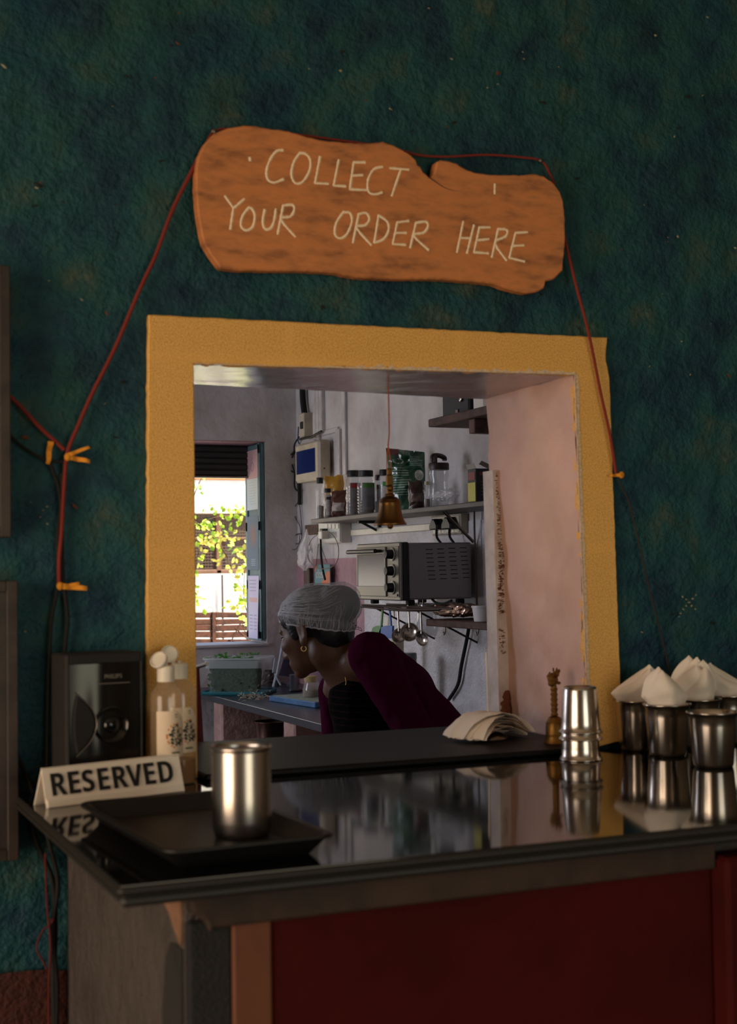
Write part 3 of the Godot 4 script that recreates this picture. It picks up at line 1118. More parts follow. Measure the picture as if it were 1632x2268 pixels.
	for q in clusters:
		for n in q[4]:
			var px: float = q[0] + clampf(rng.randfn(0.0, 0.55), -1.1, 1.1) * q[2]
			var py: float = q[1] + clampf(rng.randfn(0.0, 0.55), -1.1, 1.1) * q[3]
			var kind: int = q[5]
			if rng.randf() < 0.35:
				kind = rng.randi_range(0, 3)
			var o := put("leaf", lm, greens[kind], bush)
			var s := rng.randf_range(0.026, 0.046)
			o.transform = Transform3D(Basis.from_euler(Vector3(rng.randf_range(-0.9, 0.9), rng.randf_range(-0.9, 0.9), rng.randf_range(-PI, PI))).scaled(Vector3.ONE * s), L.call(px, py) + Vector3(0, 0, rng.randf_range(-0.12, 0.12)) - bush.position)

# ---------------------------------------------------------------- serving counter
var SLAB_X := 0.38
var SLAB_Z := 0.7
func red_paint() -> StandardMaterial3D:
	var m := rough_mat(c8(64, 9, 7), 0.8, "grime", 1.0)
	m.metallic_specular = 0.25
	return m

func counter():
	var corner := on_y(262, 1964, COUNTER)
	SLAB_X = corner.x
	SLAB_Z = corner.z
	var st := sb()
	slab(st, Vector3(SLAB_X + 0.004, COUNTER - 0.004, 0.012), Vector3(2.7, COUNTER, SLAB_Z - 0.004), 0.001)
	var edge := sb()
	slab(edge, Vector3(SLAB_X, COUNTER - 0.012, 0.012), Vector3(2.7, COUNTER - 0.0012, SLAB_Z), 0.0045)
	slab(edge, Vector3(SLAB_X + 0.004, COUNTER - 0.026, 0.012), Vector3(2.7, COUNTER - 0.0122, SLAB_Z - 0.004), 0.005)
	var top := obj("granite_worktop", st, M.granite)
	obj("slab_edge", edge, M.edge_stone, top)
	tag(top, "polished black granite counter top in front of the serving hatch", "countertop")
	var y0 := COUNTER - 0.0265
	var zb := SLAB_Z - 0.035
	var P := func(px: float, py: float) -> Vector3: return on_z(px, py, zb)
	var xl: float = P.call(414, 1990).x
	var base := thing("serving_counter", "masonry counter base with dark red front panel and grey plastered side", "counter", Vector3(xl + 1.1, 0, zb - 0.3))
	st = sb()
	slab(st, Vector3(xl, 0, 0.012), Vector3(2.65, y0, zb - 0.02), 0.004)
	obj("plastered_body", st, rough_mat(c8(74, 66, 61), 0.85, "grime", 1.3, "bump_plaster", 1.5), base, true)
	# brown beam under the slab
	var yb: float = P.call(900, 2001).y
	st = sb()
	var beam := []
	rng.seed = 33
	var xr: float = P.call(1578, 1880).x
	beam.append(Vector2(xl + 0.0, y0))
	beam.append(Vector2(xr, y0))
	beam.append(Vector2(xr, yb))
	beam.append(Vector2(P.call(470, 2050).x, yb - 0.002))
	for q in [[462, 2062], [452, 2040], [440, 2028], [425, 2020], [416, 1995]]:
		var v: Vector3 = P.call(q[0], q[1])
		beam.append(Vector2(v.x, minf(v.y, y0 - 0.002)))
	prism(st, beam, X(Vector3.ZERO), zb - 0.03, zb + 0.008, 0.004)
	obj("beam", st, rough_mat(c8(60, 40, 26), 0.8, "wood_grey", 0.8), base, true)
	# black stained strip, ochre strip, red panel
	st = sb()
	slab(st, Vector3(xl + 0.003, 0, zb - 0.03), Vector3(P.call(516, 2150).x, yb + 0.004, zb - 0.004), 0.003)
	obj("black_stained_edge", st, rough_mat(c8(26, 25, 26), 0.9, "grime", 3.0, "bump_grain", 0.3), base, true)
	st = sb()
	slab(st, Vector3(P.call(516, 2150).x, 0, zb - 0.03), Vector3(P.call(604, 2150).x, yb + 0.004, zb), 0.003)
	obj("ochre_strip", st, rough_mat(c8(98, 50, 18), 0.7, "grime", 3.0), base, true)
	st = sb()
	slab(st, Vector3(P.call(604, 2150).x, 0, zb - 0.03), Vector3(xr, yb + 0.004, zb - 0.003), 0.003)
	obj("red_panel", st, red_paint(), base, true)
	st = sb()
	slab(st, Vector3(xr, 0, zb - 0.03), Vector3(2.66, y0 - 0.02, zb + 0.03), 0.006)
	obj("red_post", st, red_paint(), base, true)
	# broken pale plaster on the side near the front corner
	st = sb()
	var pl := []
	for q in [[0.0, 0.0], [0.0, -0.062], [0.03, -0.048], [0.05, -0.034], [0.09, -0.024], [0.12, -0.014], [0.17, -0.008], [0.2, 0.0]]:
		pl.append(Vector2(-q[0], q[1]))
	prism(st, pl, Transform3D(Basis(Vector3(0, 0, 1), Vector3.UP, Vector3.LEFT), Vector3(xl + 0.001, y0, zb - 0.022)), 0.0, 0.004, 0.001)
	obj("bare_plaster", st, rough_mat(c8(128, 94, 70), 0.85, "grime", 4.0), base, true)
	st = sb()
	pl = []
	for q in [[0.0, -0.066], [0.0, -1.0], [0.10, -1.0], [0.085, -0.7], [0.095, -0.45], [0.075, -0.3], [0.09, -0.16], [0.07, -0.09], [0.05, -0.07], [0.02, -0.064]]:
		pl.append(Vector2(-q[0], q[1]))
	prism(st, pl, Transform3D(Basis(Vector3(0, 0, 1), Vector3.UP, Vector3.LEFT), Vector3(xl + 0.001, y0, zb - 0.022)), 0.0, 0.003, 0.001)
	obj("black_stain", st, rough_mat(c8(36, 34, 33), 0.9, "grime", 4.0), base, true)
	# the stone sill of the hatch
	var w0 := on_z(437, 1722, 0)
	var w1 := on_z(1303, 1646, 0)
	st = sb()
	slab(st, Vector3(w0.x + 0.001, COUNTER + 0.0005, HATCH - 0.03), Vector3(w1.x - 0.001, COUNTER + 0.0115, 0.045), 0.003)
	var sill := obj("hatch_sill", st, M.sill_stone)
	tag(sill, "dull dark stone sill lying through the serving hatch", "sill")

# ---------------------------------------------------------------- on and around the teal wall
func dining_things():
	wooden_sign()
	cords()
	# dark boards at the left edge
	var dm := rough_mat(c8(62, 50, 44), 0.6, "wood_grey", 0.8)
	var k := 0
	for q in [[22, 590, 20, 1190, "tall dark brown board hung high at the left of the teal wall"], [39, 1286, 28, 1905, "lower dark brown board hung beside the counter's left end"]]:
		var a := on_z(q[0], q[1], 0.045)
		var b := on_z(q[2], q[3], 0.045)
		var t := thing("wall_board", q[4], "board", Vector3(a.x - 0.25, b.y, 0.02))
		var st := sb()
		slab(st, Vector3(a.x - 0.5, b.y, 0.006), Vector3(a.x, a.y, 0.045), 0.004)
		obj("panel", st, dm, t, true)
		st = sb()
		for s in [[Vector3(a.x - 0.018, b.y, 0.0452), Vector3(a.x - 0.0005, a.y, 0.050)], [Vector3(a.x - 0.5, a.y - 0.018, 0.0452), Vector3(a.x - 0.018, a.y - 0.0005, 0.050)], [Vector3(a.x - 0.5, b.y + 0.0005, 0.0452), Vector3(a.x - 0.018, b.y + 0.018, 0.050)]]:
			slab(st, s[0], s[1], 0.0015)
		obj("edge_strip", st, dm, t, true)
		k += 1

func wooden_sign():
	var zs := 0.028
	var S := func(x: float, y: float) -> Vector2:
		var v := on_z(400.0 + x / 1.8133, 240.0 + y / 1.8133, zs)
		return Vector2(v.x, v.y)
	var outline := [[135, 100], [180, 82], [240, 70], [290, 68], [350, 80], [420, 88], [480, 105], [540, 122], [600, 132], [680, 138], [760, 140], [815, 133], [850, 145], [890, 165], [925, 185], [945, 205], [952, 225], [965, 235], [972, 252], [988, 265], [1000, 278], [1018, 266], [1022, 250], [1023, 240], [1030, 215], [1045, 207], [1080, 212], [1110, 222], [1140, 240], [1180, 258], [1240, 265], [1300, 268], [1360, 268], [1420, 262], [1460, 272], [1500, 300], [1525, 335], [1538, 370], [1545, 450], [1545, 540], [1538, 610], [1535, 650], [1500, 685], [1468, 695], [1460, 722], [1430, 738], [1390, 742], [1350, 735], [1300, 720], [1260, 705], [1200, 698], [1100, 690], [1000, 685], [900, 685], [800, 683], [700, 677], [620, 660], [540, 655], [460, 652], [380, 652], [300, 650], [220, 650], [160, 640], [130, 600], [95, 545], [80, 480], [68, 400], [62, 320], [60, 260], [70, 200], [95, 145]]
	var pts := []
	for i in outline.size():
		var a: Vector2 = S.call(outline[i][0], outline[i][1])
		var q = outline[(i + 1) % outline.size()]
		var b: Vector2 = S.call(q[0], q[1])
		var n := maxi(1, int(a.distance_to(b) / 0.006))
		for k in n:
			pts.append(a.lerp(b, float(k) / n))
	rng.seed = 3
	for i in pts.size():
		pts[i] += Vector2(rng.randf_range(-0.0006, 0.0006), rng.randf_range(-0.0006, 0.0006))
	var t = thing("wooden_sign", "rough orange-brown wooden board hung above the hatch, chalked COLLECT YOUR ORDER HERE", "sign", Vector3(S.call(800, 650).x, S.call(800, 685).y, zs))
	var st := sb()
	prism(st, pts, X(), 0.006, zs, 0.0025, 0, 1.0)
	var m := mat(c8(255, 232, 206), 0.75)
	m.albedo_texture = tex.wood
	m.uv1_scale = Vector3(0.9, 2.6, 1)
	m.heightmap_enabled = true
	m.heightmap_texture = tex.bump_wood
	m.heightmap_scale = 0.12
	obj("board", st, m, t, true)
	# chalk strokes
	var strokes := [
		[[410, 168], [385, 172], [360, 205], [345, 250], [350, 285], [375, 298], [412, 285]],
		[[480, 178], [455, 215], [445, 265], [460, 300], [490, 295], [518, 250], [520, 205], [500, 182], [478, 180]],
		[[560, 195], [540, 300], [592, 303]], [[635, 208], [615, 310], [662, 313]],
		[[740, 217], [695, 217], [680, 325], [745, 328]], [[690, 270], [730, 268]],
		[[810, 235], [775, 245], [752, 290], [755, 335], [780, 345], [808, 338]],
		[[840, 240], [915, 246]], [[885, 243], [848, 352]],
		[[178, 352], [212, 400]], [[255, 365], [212, 402], [200, 485]],
		[[275, 398], [250, 430], [242, 470], [262, 490], [290, 475], [298, 430], [285, 402], [272, 400]],
		[[338, 408], [330, 455], [340, 485], [365, 478], [378, 440], [382, 405]],
		[[412, 390], [390, 505]], [[412, 390], [450, 388], [456, 410], [440, 435], [402, 445], [460, 515]],
		[[655, 415], [625, 460], [620, 505], [640, 522], [668, 505], [688, 455], [680, 420], [652, 418]],
		[[715, 425], [692, 540]], [[715, 425], [745, 420], [758, 445], [740, 470], [705, 478], [765, 548]],
		[[795, 430], [778, 540]], [[795, 430], [830, 455], [835, 490], [815, 525], [778, 540]],
		[[915, 452], [870, 458], [852, 545], [902, 548]], [[862, 500], [905, 500]],
		[[945, 460], [922, 560]], [[945, 460], [985, 455], [993, 475], [975, 500], [935, 510], [995, 568]],
		[[1135, 455], [1110, 578]], [[1178, 470], [1150, 582]], [[1122, 520], [1165, 522]],
		[[1242, 478], [1200, 478], [1178, 578], [1235, 582]], [[1190, 530], [1237, 525]],
		[[1275, 485], [1250, 598]], [[1275, 485], [1310, 488], [1305, 515], [1262, 540], [1308, 610]],
		[[1392, 497], [1345, 500], [1320, 600], [1380, 615]], [[1335, 552], [1377, 550]],
		[[1262, 305], [1261, 343]], [[278, 198], [279, 210]]]
	st = sb()
	for s in strokes:
		var line := []
		for q in s:
			line.append(S.call(q[0], q[1]))
		if s.size() > 4:
			line = curve(line, 3)
		for i in line.size() - 1:
			var a: Vector2 = line[i]
			var b: Vector2 = line[i + 1]
			var d := (b - a).normalized()
			a -= d * 0.0012
			b += d * 0.0012
			var n := maxi(1, int(a.distance_to(b) / 0.004))
			for k in n:
				var p := a.lerp(b, float(k) / n)
				var q := a.lerp(b, float(k + 1) / n)
				var w := rng.randf_range(0.0017, 0.0025)
				var o := Vector2(-d.y, d.x) * w
				var z := zs + 0.0004
				quad(st, Vector3(p.x - o.x, p.y - o.y, z - 0.0003), Vector3(q.x - o.x, q.y - o.y, z - 0.0003), Vector3(q.x, q.y, z + 0.0005), Vector3(p.x, p.y, z + 0.0005))
				quad(st, Vector3(p.x, p.y, z + 0.0005), Vector3(q.x, q.y, z + 0.0005), Vector3(q.x + o.x, q.y + o.y, z - 0.0003), Vector3(p.x + o.x, p.y + o.y, z - 0.0003))
	obj("chalk_lettering", st, mat(c8(248, 228, 198), 0.95), t, true)
	# the split running from the notch
	st = sb()
	var crack := []
	for q in [[998, 276], [1025, 296], [1060, 318], [1095, 330], [1130, 335]]:
		var v: Vector2 = S.call(q[0], q[1])
		crack.append(Vector3(v.x, v.y, zs - 0.0004))
	tube(st, curve(crack, 4), 0.0013, 6, 0.0004)
	obj("split", st, mat(c8(62, 32, 20), 0.9), t, true)
	# loop of string round the board, nails
	var C := func(px: float, py: float, z: float) -> Vector3: return on_z(px, py, z)
	st = sb()
	tube(st, curve([C.call(438, 372, 0.012), C.call(452, 330, 0.004), C.call(474, 292, 0.004), C.call(520, 286, 0.004), C.call(640, 296, 0.004), C.call(760, 312, 0.004), C.call(860, 326, 0.006), C.call(925, 343, 0.012), C.call(990, 347, 0.012), C.call(1075, 343, 0.012), C.call(1150, 348, 0.014), C.call(1198, 356, 0.016), C.call(1216, 382, 0.016), C.call(1228, 408, 0.012)], 5), 0.0022, 8)
	obj("hanging_string", st, M.red_cord, t, true)
	st = sb()
	for q in [[474, 290], [1198, 355]]:
		tube(st, [C.call(q[0], q[1], -0.01), C.call(q[0], q[1], 0.026)], 0.003, 8)
		ball(st, X(C.call(q[0], q[1], 0.026)), Vector3(0.005, 0.005, 0.002), 10)
	obj("nail", st, M.steel_dark, t, true)

func cords():
	var C := func(px: float, py: float, z: float) -> Vector3: return on_z(px, py, z)
	var line := func(pts: Array, z: float) -> Array:
		var out := []
		for q in pts:
			out.append(C.call(q[0], q[1], z))
		return curve(out, 5)
	var st := sb()
	tube(st, line.call([[442, 345], [420, 388], [380, 470], [345, 565], [310, 640], [255, 770], [205, 870], [170, 950], [150, 1000], [143, 1060], [136, 1180], [131, 1240], [131, 1300]], 0.012), 0.0034, 8)
	tag(obj("red_rope", st, M.red_cord), "red cord running from the sign's left end down to a yellow tie", "cord")
	st = sb()
	tube(st, line.call([[16, 872], [45, 900], [90, 948], [120, 975], [142, 996]], 0.012), 0.0034, 8)
	tag(obj("red_rope", st, M.red_cord), "short red cord slanting from the upper wall board to the yellow tie", "cord")
	st = sb()
	tube(st, line.call([[1248, 515], [1253, 540], [1275, 630], [1305, 745], [1330, 870], [1350, 960], [1364, 1048]], 0.017), 0.003, 8)
	tag(obj("red_rope", st, M.red_cord), "red cord crossing the yellow band at the right of the hatch", "cord")
	st = sb()
	tube(st, line.call([[1366, 1050], [1378, 1082], [1392, 1110], [1410, 1180], [1430, 1270], [1450, 1350], [1470, 1430], [1484, 1495], [1490, 1560]], 0.008), 0.0016, 6)
	tag(obj("thin_wire", st, mat(c8(44, 26, 22), 0.7)), "thin dark wire trailing down the teal wall above the napkins", "wire")
	st = sb()
	tube(st, line.call([[16, 958], [45, 985], [80, 1008], [115, 1022], [150, 1022]], 0.009), 0.0026, 6)
	tag(obj("black_cable", st, M.black_cable), "black cable slanting under the short red cord", "cable")
	st = sb()
	tube(st, line.call([[108, 1020], [116, 1040], [128, 1075], [134, 1120], [128, 1180], [128, 1250], [126, 1308], [114, 1370], [110, 1440], [106, 1560], [104, 1700], [106, 1770]], 0.008), 0.0034, 8)
	tag(obj("black_cable", st, M.black_cable), "black cable hanging furthest left behind the speaker", "cable")
	st = sb()
	tube(st, line.call([[137, 1050], [136, 1180], [138, 1270], [143, 1310], [149, 1370], [144, 1430], [140, 1500], [140, 1600]], 0.007), 0.0040, 8)
	tag(obj("black_cable", st, M.black_cable), "thicker black cable dropping from the lower yellow tie behind the speaker", "cable")
	st = sb()
	tube(st, line.call([[60, 1790], [78, 1860], [96, 1900], [118, 1960], [122, 2060], [118, 2160], [122, 2300]], 0.02), 0.0045, 8)
	tube(st, line.call([[20, 1640], [50, 1700], [90, 1800], [112, 1880], [128, 1960], [116, 2060], [126, 2180], [124, 2300]], 0.03), 0.004, 8)
	tag(obj("cable_bundle", st, M.black_cable), "black cables hanging beside the left side of the counter base", "cable")
	st = sb()
	tube(st, line.call([[100, 1890], [102, 1960], [106, 2030], [108, 2045], [112, 2100], [108, 2180], [108, 2300]], 0.036), 0.0016, 6)
	tube(st, line.call([[106, 2040], [118, 2036], [112, 2046], [96, 2060], [82, 2090], [84, 2110], [96, 2130], [104, 2150]], 0.036), 0.0013, 6)
	tag(obj("red_string", st, mat(c8(98, 22, 18), 0.9)), "thin knotted red string hanging left of the counter base", "string")
	# yellow cloth ties
	var ym := mat(c8(214, 140, 34), 0.9)
	var tie := func(label: String, strips: Array):
		var node = thing("yellow_tie", label, "tie", C.call(strips[0][0][0], strips[0][0][1], 0.012))
		for s in strips:
			var s2 := sb()
			var a: Vector3 = C.call(s[0][0], s[0][1], s[2])
			var b: Vector3 = C.call(s[1][0], s[1][1], s[3])
			var wd: float = s[4] * 0.00072
			var side := (b - a).normalized().cross(Vector3.BACK).normalized()
			sheet(s2, func(u: float, v: float):
				var q := a.lerp(b, u)
				return q + side * (0.5 - v) * wd * (1.0 - 0.3 * u) + Vector3(0, 0, 0.004 * sin(u * 9.0 + v)), 8, 3, 0.0012)
			obj("strip", s2, ym, node, true)
		var kn := sb()
		ball(kn, X(C.call(strips[0][0][0], strips[0][0][1], 0.015)), Vector3(0.006, 0.007, 0.006), 10)
		obj("knot", kn, ym, node, true)
	tie.call("yellow cloth strips tied where the two red cords meet", [[[150, 1012], [199, 1022], 0.014, 0.022, 12], [[150, 1008], [198, 990], 0.016, 0.026, 9], [[112, 978], [106, 1028], 0.014, 0.012, 13]])
	tie.call("yellow cloth strip tied low on the left red cord, above the speaker", [[[133, 1298], [193, 1303], 0.014, 0.022, 14], [[133, 1302], [176, 1291], 0.014, 0.02, 8]])
	tie.call("small yellow tie on the red cord at the right edge of the yellow band", [[[1376, 1052], [1350, 1053], 0.02, 0.016, 9]])

# ---------------------------------------------------------------- on the counter
func counter_things():
	speaker()
	bottles()
	reserved_sign()
	tray_and_tumbler()
	cups()
	napkins()
	paper_spike()
	hand_bell()
	hanging_bell()

func speaker():
	var wd := 0.126
	var hg := 0.222
	var dp := 0.072
	var pos := on_y(243, 1775, COUNTER)
	pos.z = 0.052
	pos.x = on_z(240, 1600, 0.14).x
	var t := thing("loudspeaker", "small black loudspeaker with glossy front standing left of the hatch", "speaker", pos)
	t.rotation.y = 0.14
	var st := sb()
	slab(st, Vector3(-wd / 2, 0, -dp / 2), Vector3(wd / 2, hg, dp / 2), 0.003)
	obj("cabinet", st, rough_mat(c8(34, 29, 26), 0.7, "grey_fine", 2.0), t)
	# glossy bowed front with a raised rim
	var f := dp / 2
	st = sb()
	for s in [[Vector3(-wd / 2, 0, f + 0.0002), Vector3(-wd / 2 + 0.004, hg, f + 0.007)], [Vector3(wd / 2 - 0.003, 0, f + 0.0002), Vector3(wd / 2, hg, f + 0.007)], [Vector3(-wd / 2 + 0.004, hg - 0.016, f + 0.0002), Vector3(wd / 2 - 0.003, hg, f + 0.007)], [Vector3(-wd / 2 + 0.004, 0, f + 0.0002), Vector3(wd / 2 - 0.003, 0.012, f + 0.007)]]:
		slab(st, s[0], s[1], 0.0015)
	obj("front_rim", st, rough_mat(c8(20, 17, 15), 0.75, "grey_fine", 2.0), t)
	st = sb()
	grid(st, func(u: float, v: float):
		var x := lerpf(-wd / 2 + 0.004, wd / 2 - 0.003, u)
		return Vector3(x, lerpf(0.012, hg - 0.016, v), f + 0.0003 + 0.008 * sin(PI * clampf(u * 1.15, 0, 1)) ), 24, 6)
	var fp := obj("front_panel", st, M.black_gloss, t)
	# crescent tweeter
	st = sb()
	var cr := []
	for k in 17:
		var a := lerpf(-1.0, 1.0, k / 16.0)
		cr.append(Vector2(-0.052 + 0.004 + 0.030 * (1.0 - a * a), 0.112 + a * 0.046))
	for k in 15:
		var a := lerpf(1.0, -1.0, (k + 1) / 16.0)
		cr.append(Vector2(-0.052 + 0.004 - 0.006 * (1.0 - a * a), 0.112 + a * 0.046))
	prism(st, cr, X(), f + 0.002, f + 0.0105, 0.002, 0)
	obj("tweeter_grille", st, M.rubber, t)
	st = sb()
	tube(st, curve([Vector3(-0.05, 0.162, f + 0.0098), Vector3(-0.026, 0.138, f + 0.0112), Vector3(-0.0165, 0.112, f + 0.0115), Vector3(-0.026, 0.086, f + 0.0112), Vector3(-0.05, 0.062, f + 0.0098)], 6), 0.0009, 6)
	obj("tweeter_trim", st, M.steel_dark, t)
	# woofer
	st = sb()
	lathe(st, Transform3D(Basis(Vector3.RIGHT, Vector3.BACK, Vector3.UP * -1.0), Vector3(0.009, 0.108, f + 0.007)), [Vector2(0.030, 0.0), Vector2(0.030, 0.003), Vector2(0.027, 0.004), Vector2(0.024, 0.001), Vector2(0.016, -0.003), Vector2(0.014, -0.002), Vector2(0.013, 0.001), Vector2(0.008, 0.005), Vector2(0.0, 0.0065)], 32)
	obj("woofer", st, M.black_gloss, t)
	st = sb()
	var cut := text("brand_lettering", "PHILIPS", 0.0085, X(Vector3(0.012, hg - 0.037, f + 0.0094)), mat(c8(120, 112, 104), 0.5), fp)
	slab(st, Vector3(-0.012, hg - 0.0485, f + 0.0085), Vector3(0.040, hg - 0.0475, f + 0.0096))
	obj("lettering_line", st, mat(c8(110, 102, 96), 0.5), fp)
	st = sb()
	slab(st, Vector3(-0.041, 0.034, f + 0.008), Vector3(-0.036, 0.046, f + 0.0105), 0.0005)
	obj("small_tag", st, mat(c8(186, 168, 130), 0.6), fp)

func bottles():
	var spots := [[369, 0.088, "clear squeeze bottle with flip lid open leftward, front one beside the hatch", 0.0], [399, 0.040, "clear squeeze bottle with upright flip lid, rear one of the pair beside the hatch", 0.9]]
	var lab := Image.create(256, 256, false, Image.FORMAT_RGBA8)
	lab.fill(c8(226, 206, 180))
	rng.seed = 71
	for n in 70:
		var a := rng.randf() * TAU
		var r := sqrt(rng.randf()) * 62.0
		lab.fill_rect(Rect2i(128 + int(cos(a) * r * 0.9), 130 + int(sin(a) * r), 13, 11), c8(26, 34, 26))
	for n in 26:
		var a := rng.randf() * TAU
		lab.fill_rect(Rect2i(126 + int(cos(a) * 66), 132 + int(sin(a) * 66), 12, 9), c8(196, 112, 44))
	for n in 16:
		lab.fill_rect(Rect2i(rng.randi_range(96, 160), rng.randi_range(80, 175), 12, 7), c8(206, 190, 164))
	lab.fill_rect(Rect2i(96, 226, 60, 9), c8(60, 84, 46))
	lab.fill_rect(Rect2i(118, 18, 20, 6), c8(120, 96, 70))
	lab.fill_rect(Rect2i(118, 32, 20, 4), c8(120, 96, 70))
	var lmat := mat(Color.WHITE, 0.7)
	lmat.albedo_texture = itex(lab)
	lmat.uv1_scale = Vector3(1, -1, 1)
	lmat.uv1_offset = Vector3(0, 1, 0)
	var shell := glass(c8(214, 186, 150), 0.2, 0.12)
	var k := 0
	for s in spots:
		var pos := on_z(s[0], 1700, s[1])
		pos.y = COUNTER + 0.0005
		var t := thing("squeeze_bottle", s[2], "bottle", pos, "")
		t.rotation.y = 0.38
		var r := 0.0262
		var st := sb()
		lathe(st, X(), [Vector2(0, 0), Vector2(r - 0.003, 0), Vector2(r, 0.004), Vector2(r, 0.148), Vector2(r - 0.002, 0.156), Vector2(r - 0.009, 0.166), Vector2(0.013, 0.171), Vector2(0.013, 0.176)], 32, 50.0)
		obj("bottle_body", st, shell, t)
		st = sb()
		lathe(st, X(), [Vector2(0, 0.002), Vector2(r - 0.0025, 0.002), Vector2(r - 0.0015, 0.005), Vector2(r - 0.0015, 0.040), Vector2(0, 0.040)], 28, 50.0)
		obj("liquid", st, mat(c8(150, 96, 40), 0.15), t)
		st = sb()
		grid(st, func(u: float, v: float):
			var a := lerpf(-1.25, 1.25, u)
			var y := lerpf(0.052, 0.126 - (0.03 * clampf((u - 0.55) * 2.4, 0.0, 1.0)), v)
			return Vector3(sin(a) * (r + 0.0006), y, cos(a) * (r + 0.0006)), 24, 6)
		obj("paper_label", st, lmat, t)
		st = sb()
		lathe(st, X(), [Vector2(0, 0.172), Vector2(0.0142, 0.172), Vector2(0.0142, 0.196), Vector2(0.012, 0.198), Vector2(0, 0.198)], 28)
		lathe(st, X(), [Vector2(0.004, 0.198), Vector2(0.003, 0.202), Vector2(0, 0.202)], 12)
		var cap := obj("cap", st, M.white_plastic, t)
		st = sb()
		var xf: Transform3D
		if k == 0:
			xf = Transform3D(Basis.from_euler(Vector3(0.9, -0.5, 0.55)), Vector3(-0.0135, 0.207, 0.0))
		else:
			xf = Transform3D(Basis.from_euler(Vector3(1.25, -0.38, 0.1)), Vector3(-0.017, 0.213, -0.004))
		lathe(st, xf, [Vector2(0, -0.004), Vector2(0.0135, -0.004), Vector2(0.0145, -0.002), Vector2(0.0145, 0.003), Vector2(0.013, 0.004), Vector2(0.0125, 0.001), Vector2(0, 0.001)], 28)
		bar(st, Vector3(-0.010, 0.197, 0.0), xf.origin + Vector3(0.004, -0.010, 0.0), 0.006, 0.002, Vector3.BACK)
		obj("flip_lid", st, M.white_plastic, cap)
		k += 1

func reserved_sign():
	var f1 := on_y(104, 1791, COUNTER)
	var f2 := on_y(409, 1752, COUNTER)
	var along := (f2 - f1).normalized()
	var back := along.cross(Vector3.UP) * -1.0
	if back.z > 0:
		back = -back
	var dep := 0.044
	var b1 := f1 + back * dep
	var b2 := f2 + back * dep
	var hgt := 0.058
	var m1 := f1 + back * dep * 0.42 + Vector3.UP * hgt
	var m2 := f2 + back * dep * 0.42 + Vector3.UP * hgt
	var t := thing("reserved_sign", "white tent-shaped table sign printed RESERVED in black at the counter's left", "sign", (f1 + b2) / 2)
	var m := mat(c8(250, 238, 222), 0.6)
	var face := func(p: Vector3, q: Vector3, s: Vector3, r: Vector3, st: SurfaceTool, n: Vector3):
		# p, q low edge; s, r high edge; 2 mm thick
		var nn := (q - p).cross(r - p).normalized()
		if nn.dot(n) < 0:
			nn = -nn
		var o := nn * 0.002
		poly(st, [p, q, s, r], nn)
		poly(st, [p - o, q - o, s - o, r - o], -nn)
		poly(st, [p, r, r - o, p - o], -along)
		poly(st, [q, s, s - o, q - o], along)
		poly(st, [p, q, q - o, p - o], Vector3.DOWN)
		poly(st, [r, s, s - o, r - o], Vector3.UP)
	var st := sb()
	face.call(f1, f2, m2, m1, st, -back)
	var front := obj("front_face", st, m, t, true)
	st = sb()
	face.call(b1, b2, m2, m1, st, back)
	obj("back_face", st, m, t, true)
	# raised card slipped into the lower lip
	var slope := (m1 - f1)
	var n := along.cross(slope.normalized())
	if n.dot(back) > 0:
		n = -n
	st = sb()
	bar(st, f1 + slope * 0.10 + n * 0.0012 + along * 0.001, f2 + slope * 0.10 + n * 0.0012 - along * 0.001, 0.0024, slope.length() * 0.2, slope, 0.0006)
	obj("lower_lip", st, m, front)
	var wd := f1.distance_to(f2)
	var xf := Transform3D(Basis(along, slope.normalized(), n), f1 + along * wd * 0.49 + slope * 0.56 + n * 0.0014)
	var tx := text("lettering", "RESERVED", 0.0455, xf, mat(c8(18, 16, 16), 0.6), front, 0.0012, true)
	var aabb := tx.mesh.get_aabb()
	tx.transform = Transform3D(Basis(along * (wd * 0.88 / aabb.size.x), slope.normalized() * (0.0335 / aabb.size.y), n), xf.origin - along * (wd * 0.88 / aabb.size.x) * (aabb.position.x + aabb.size.x / 2) - slope.normalized() * (0.0335 / aabb.size.y) * (aabb.position.y + aabb.size.y / 2))

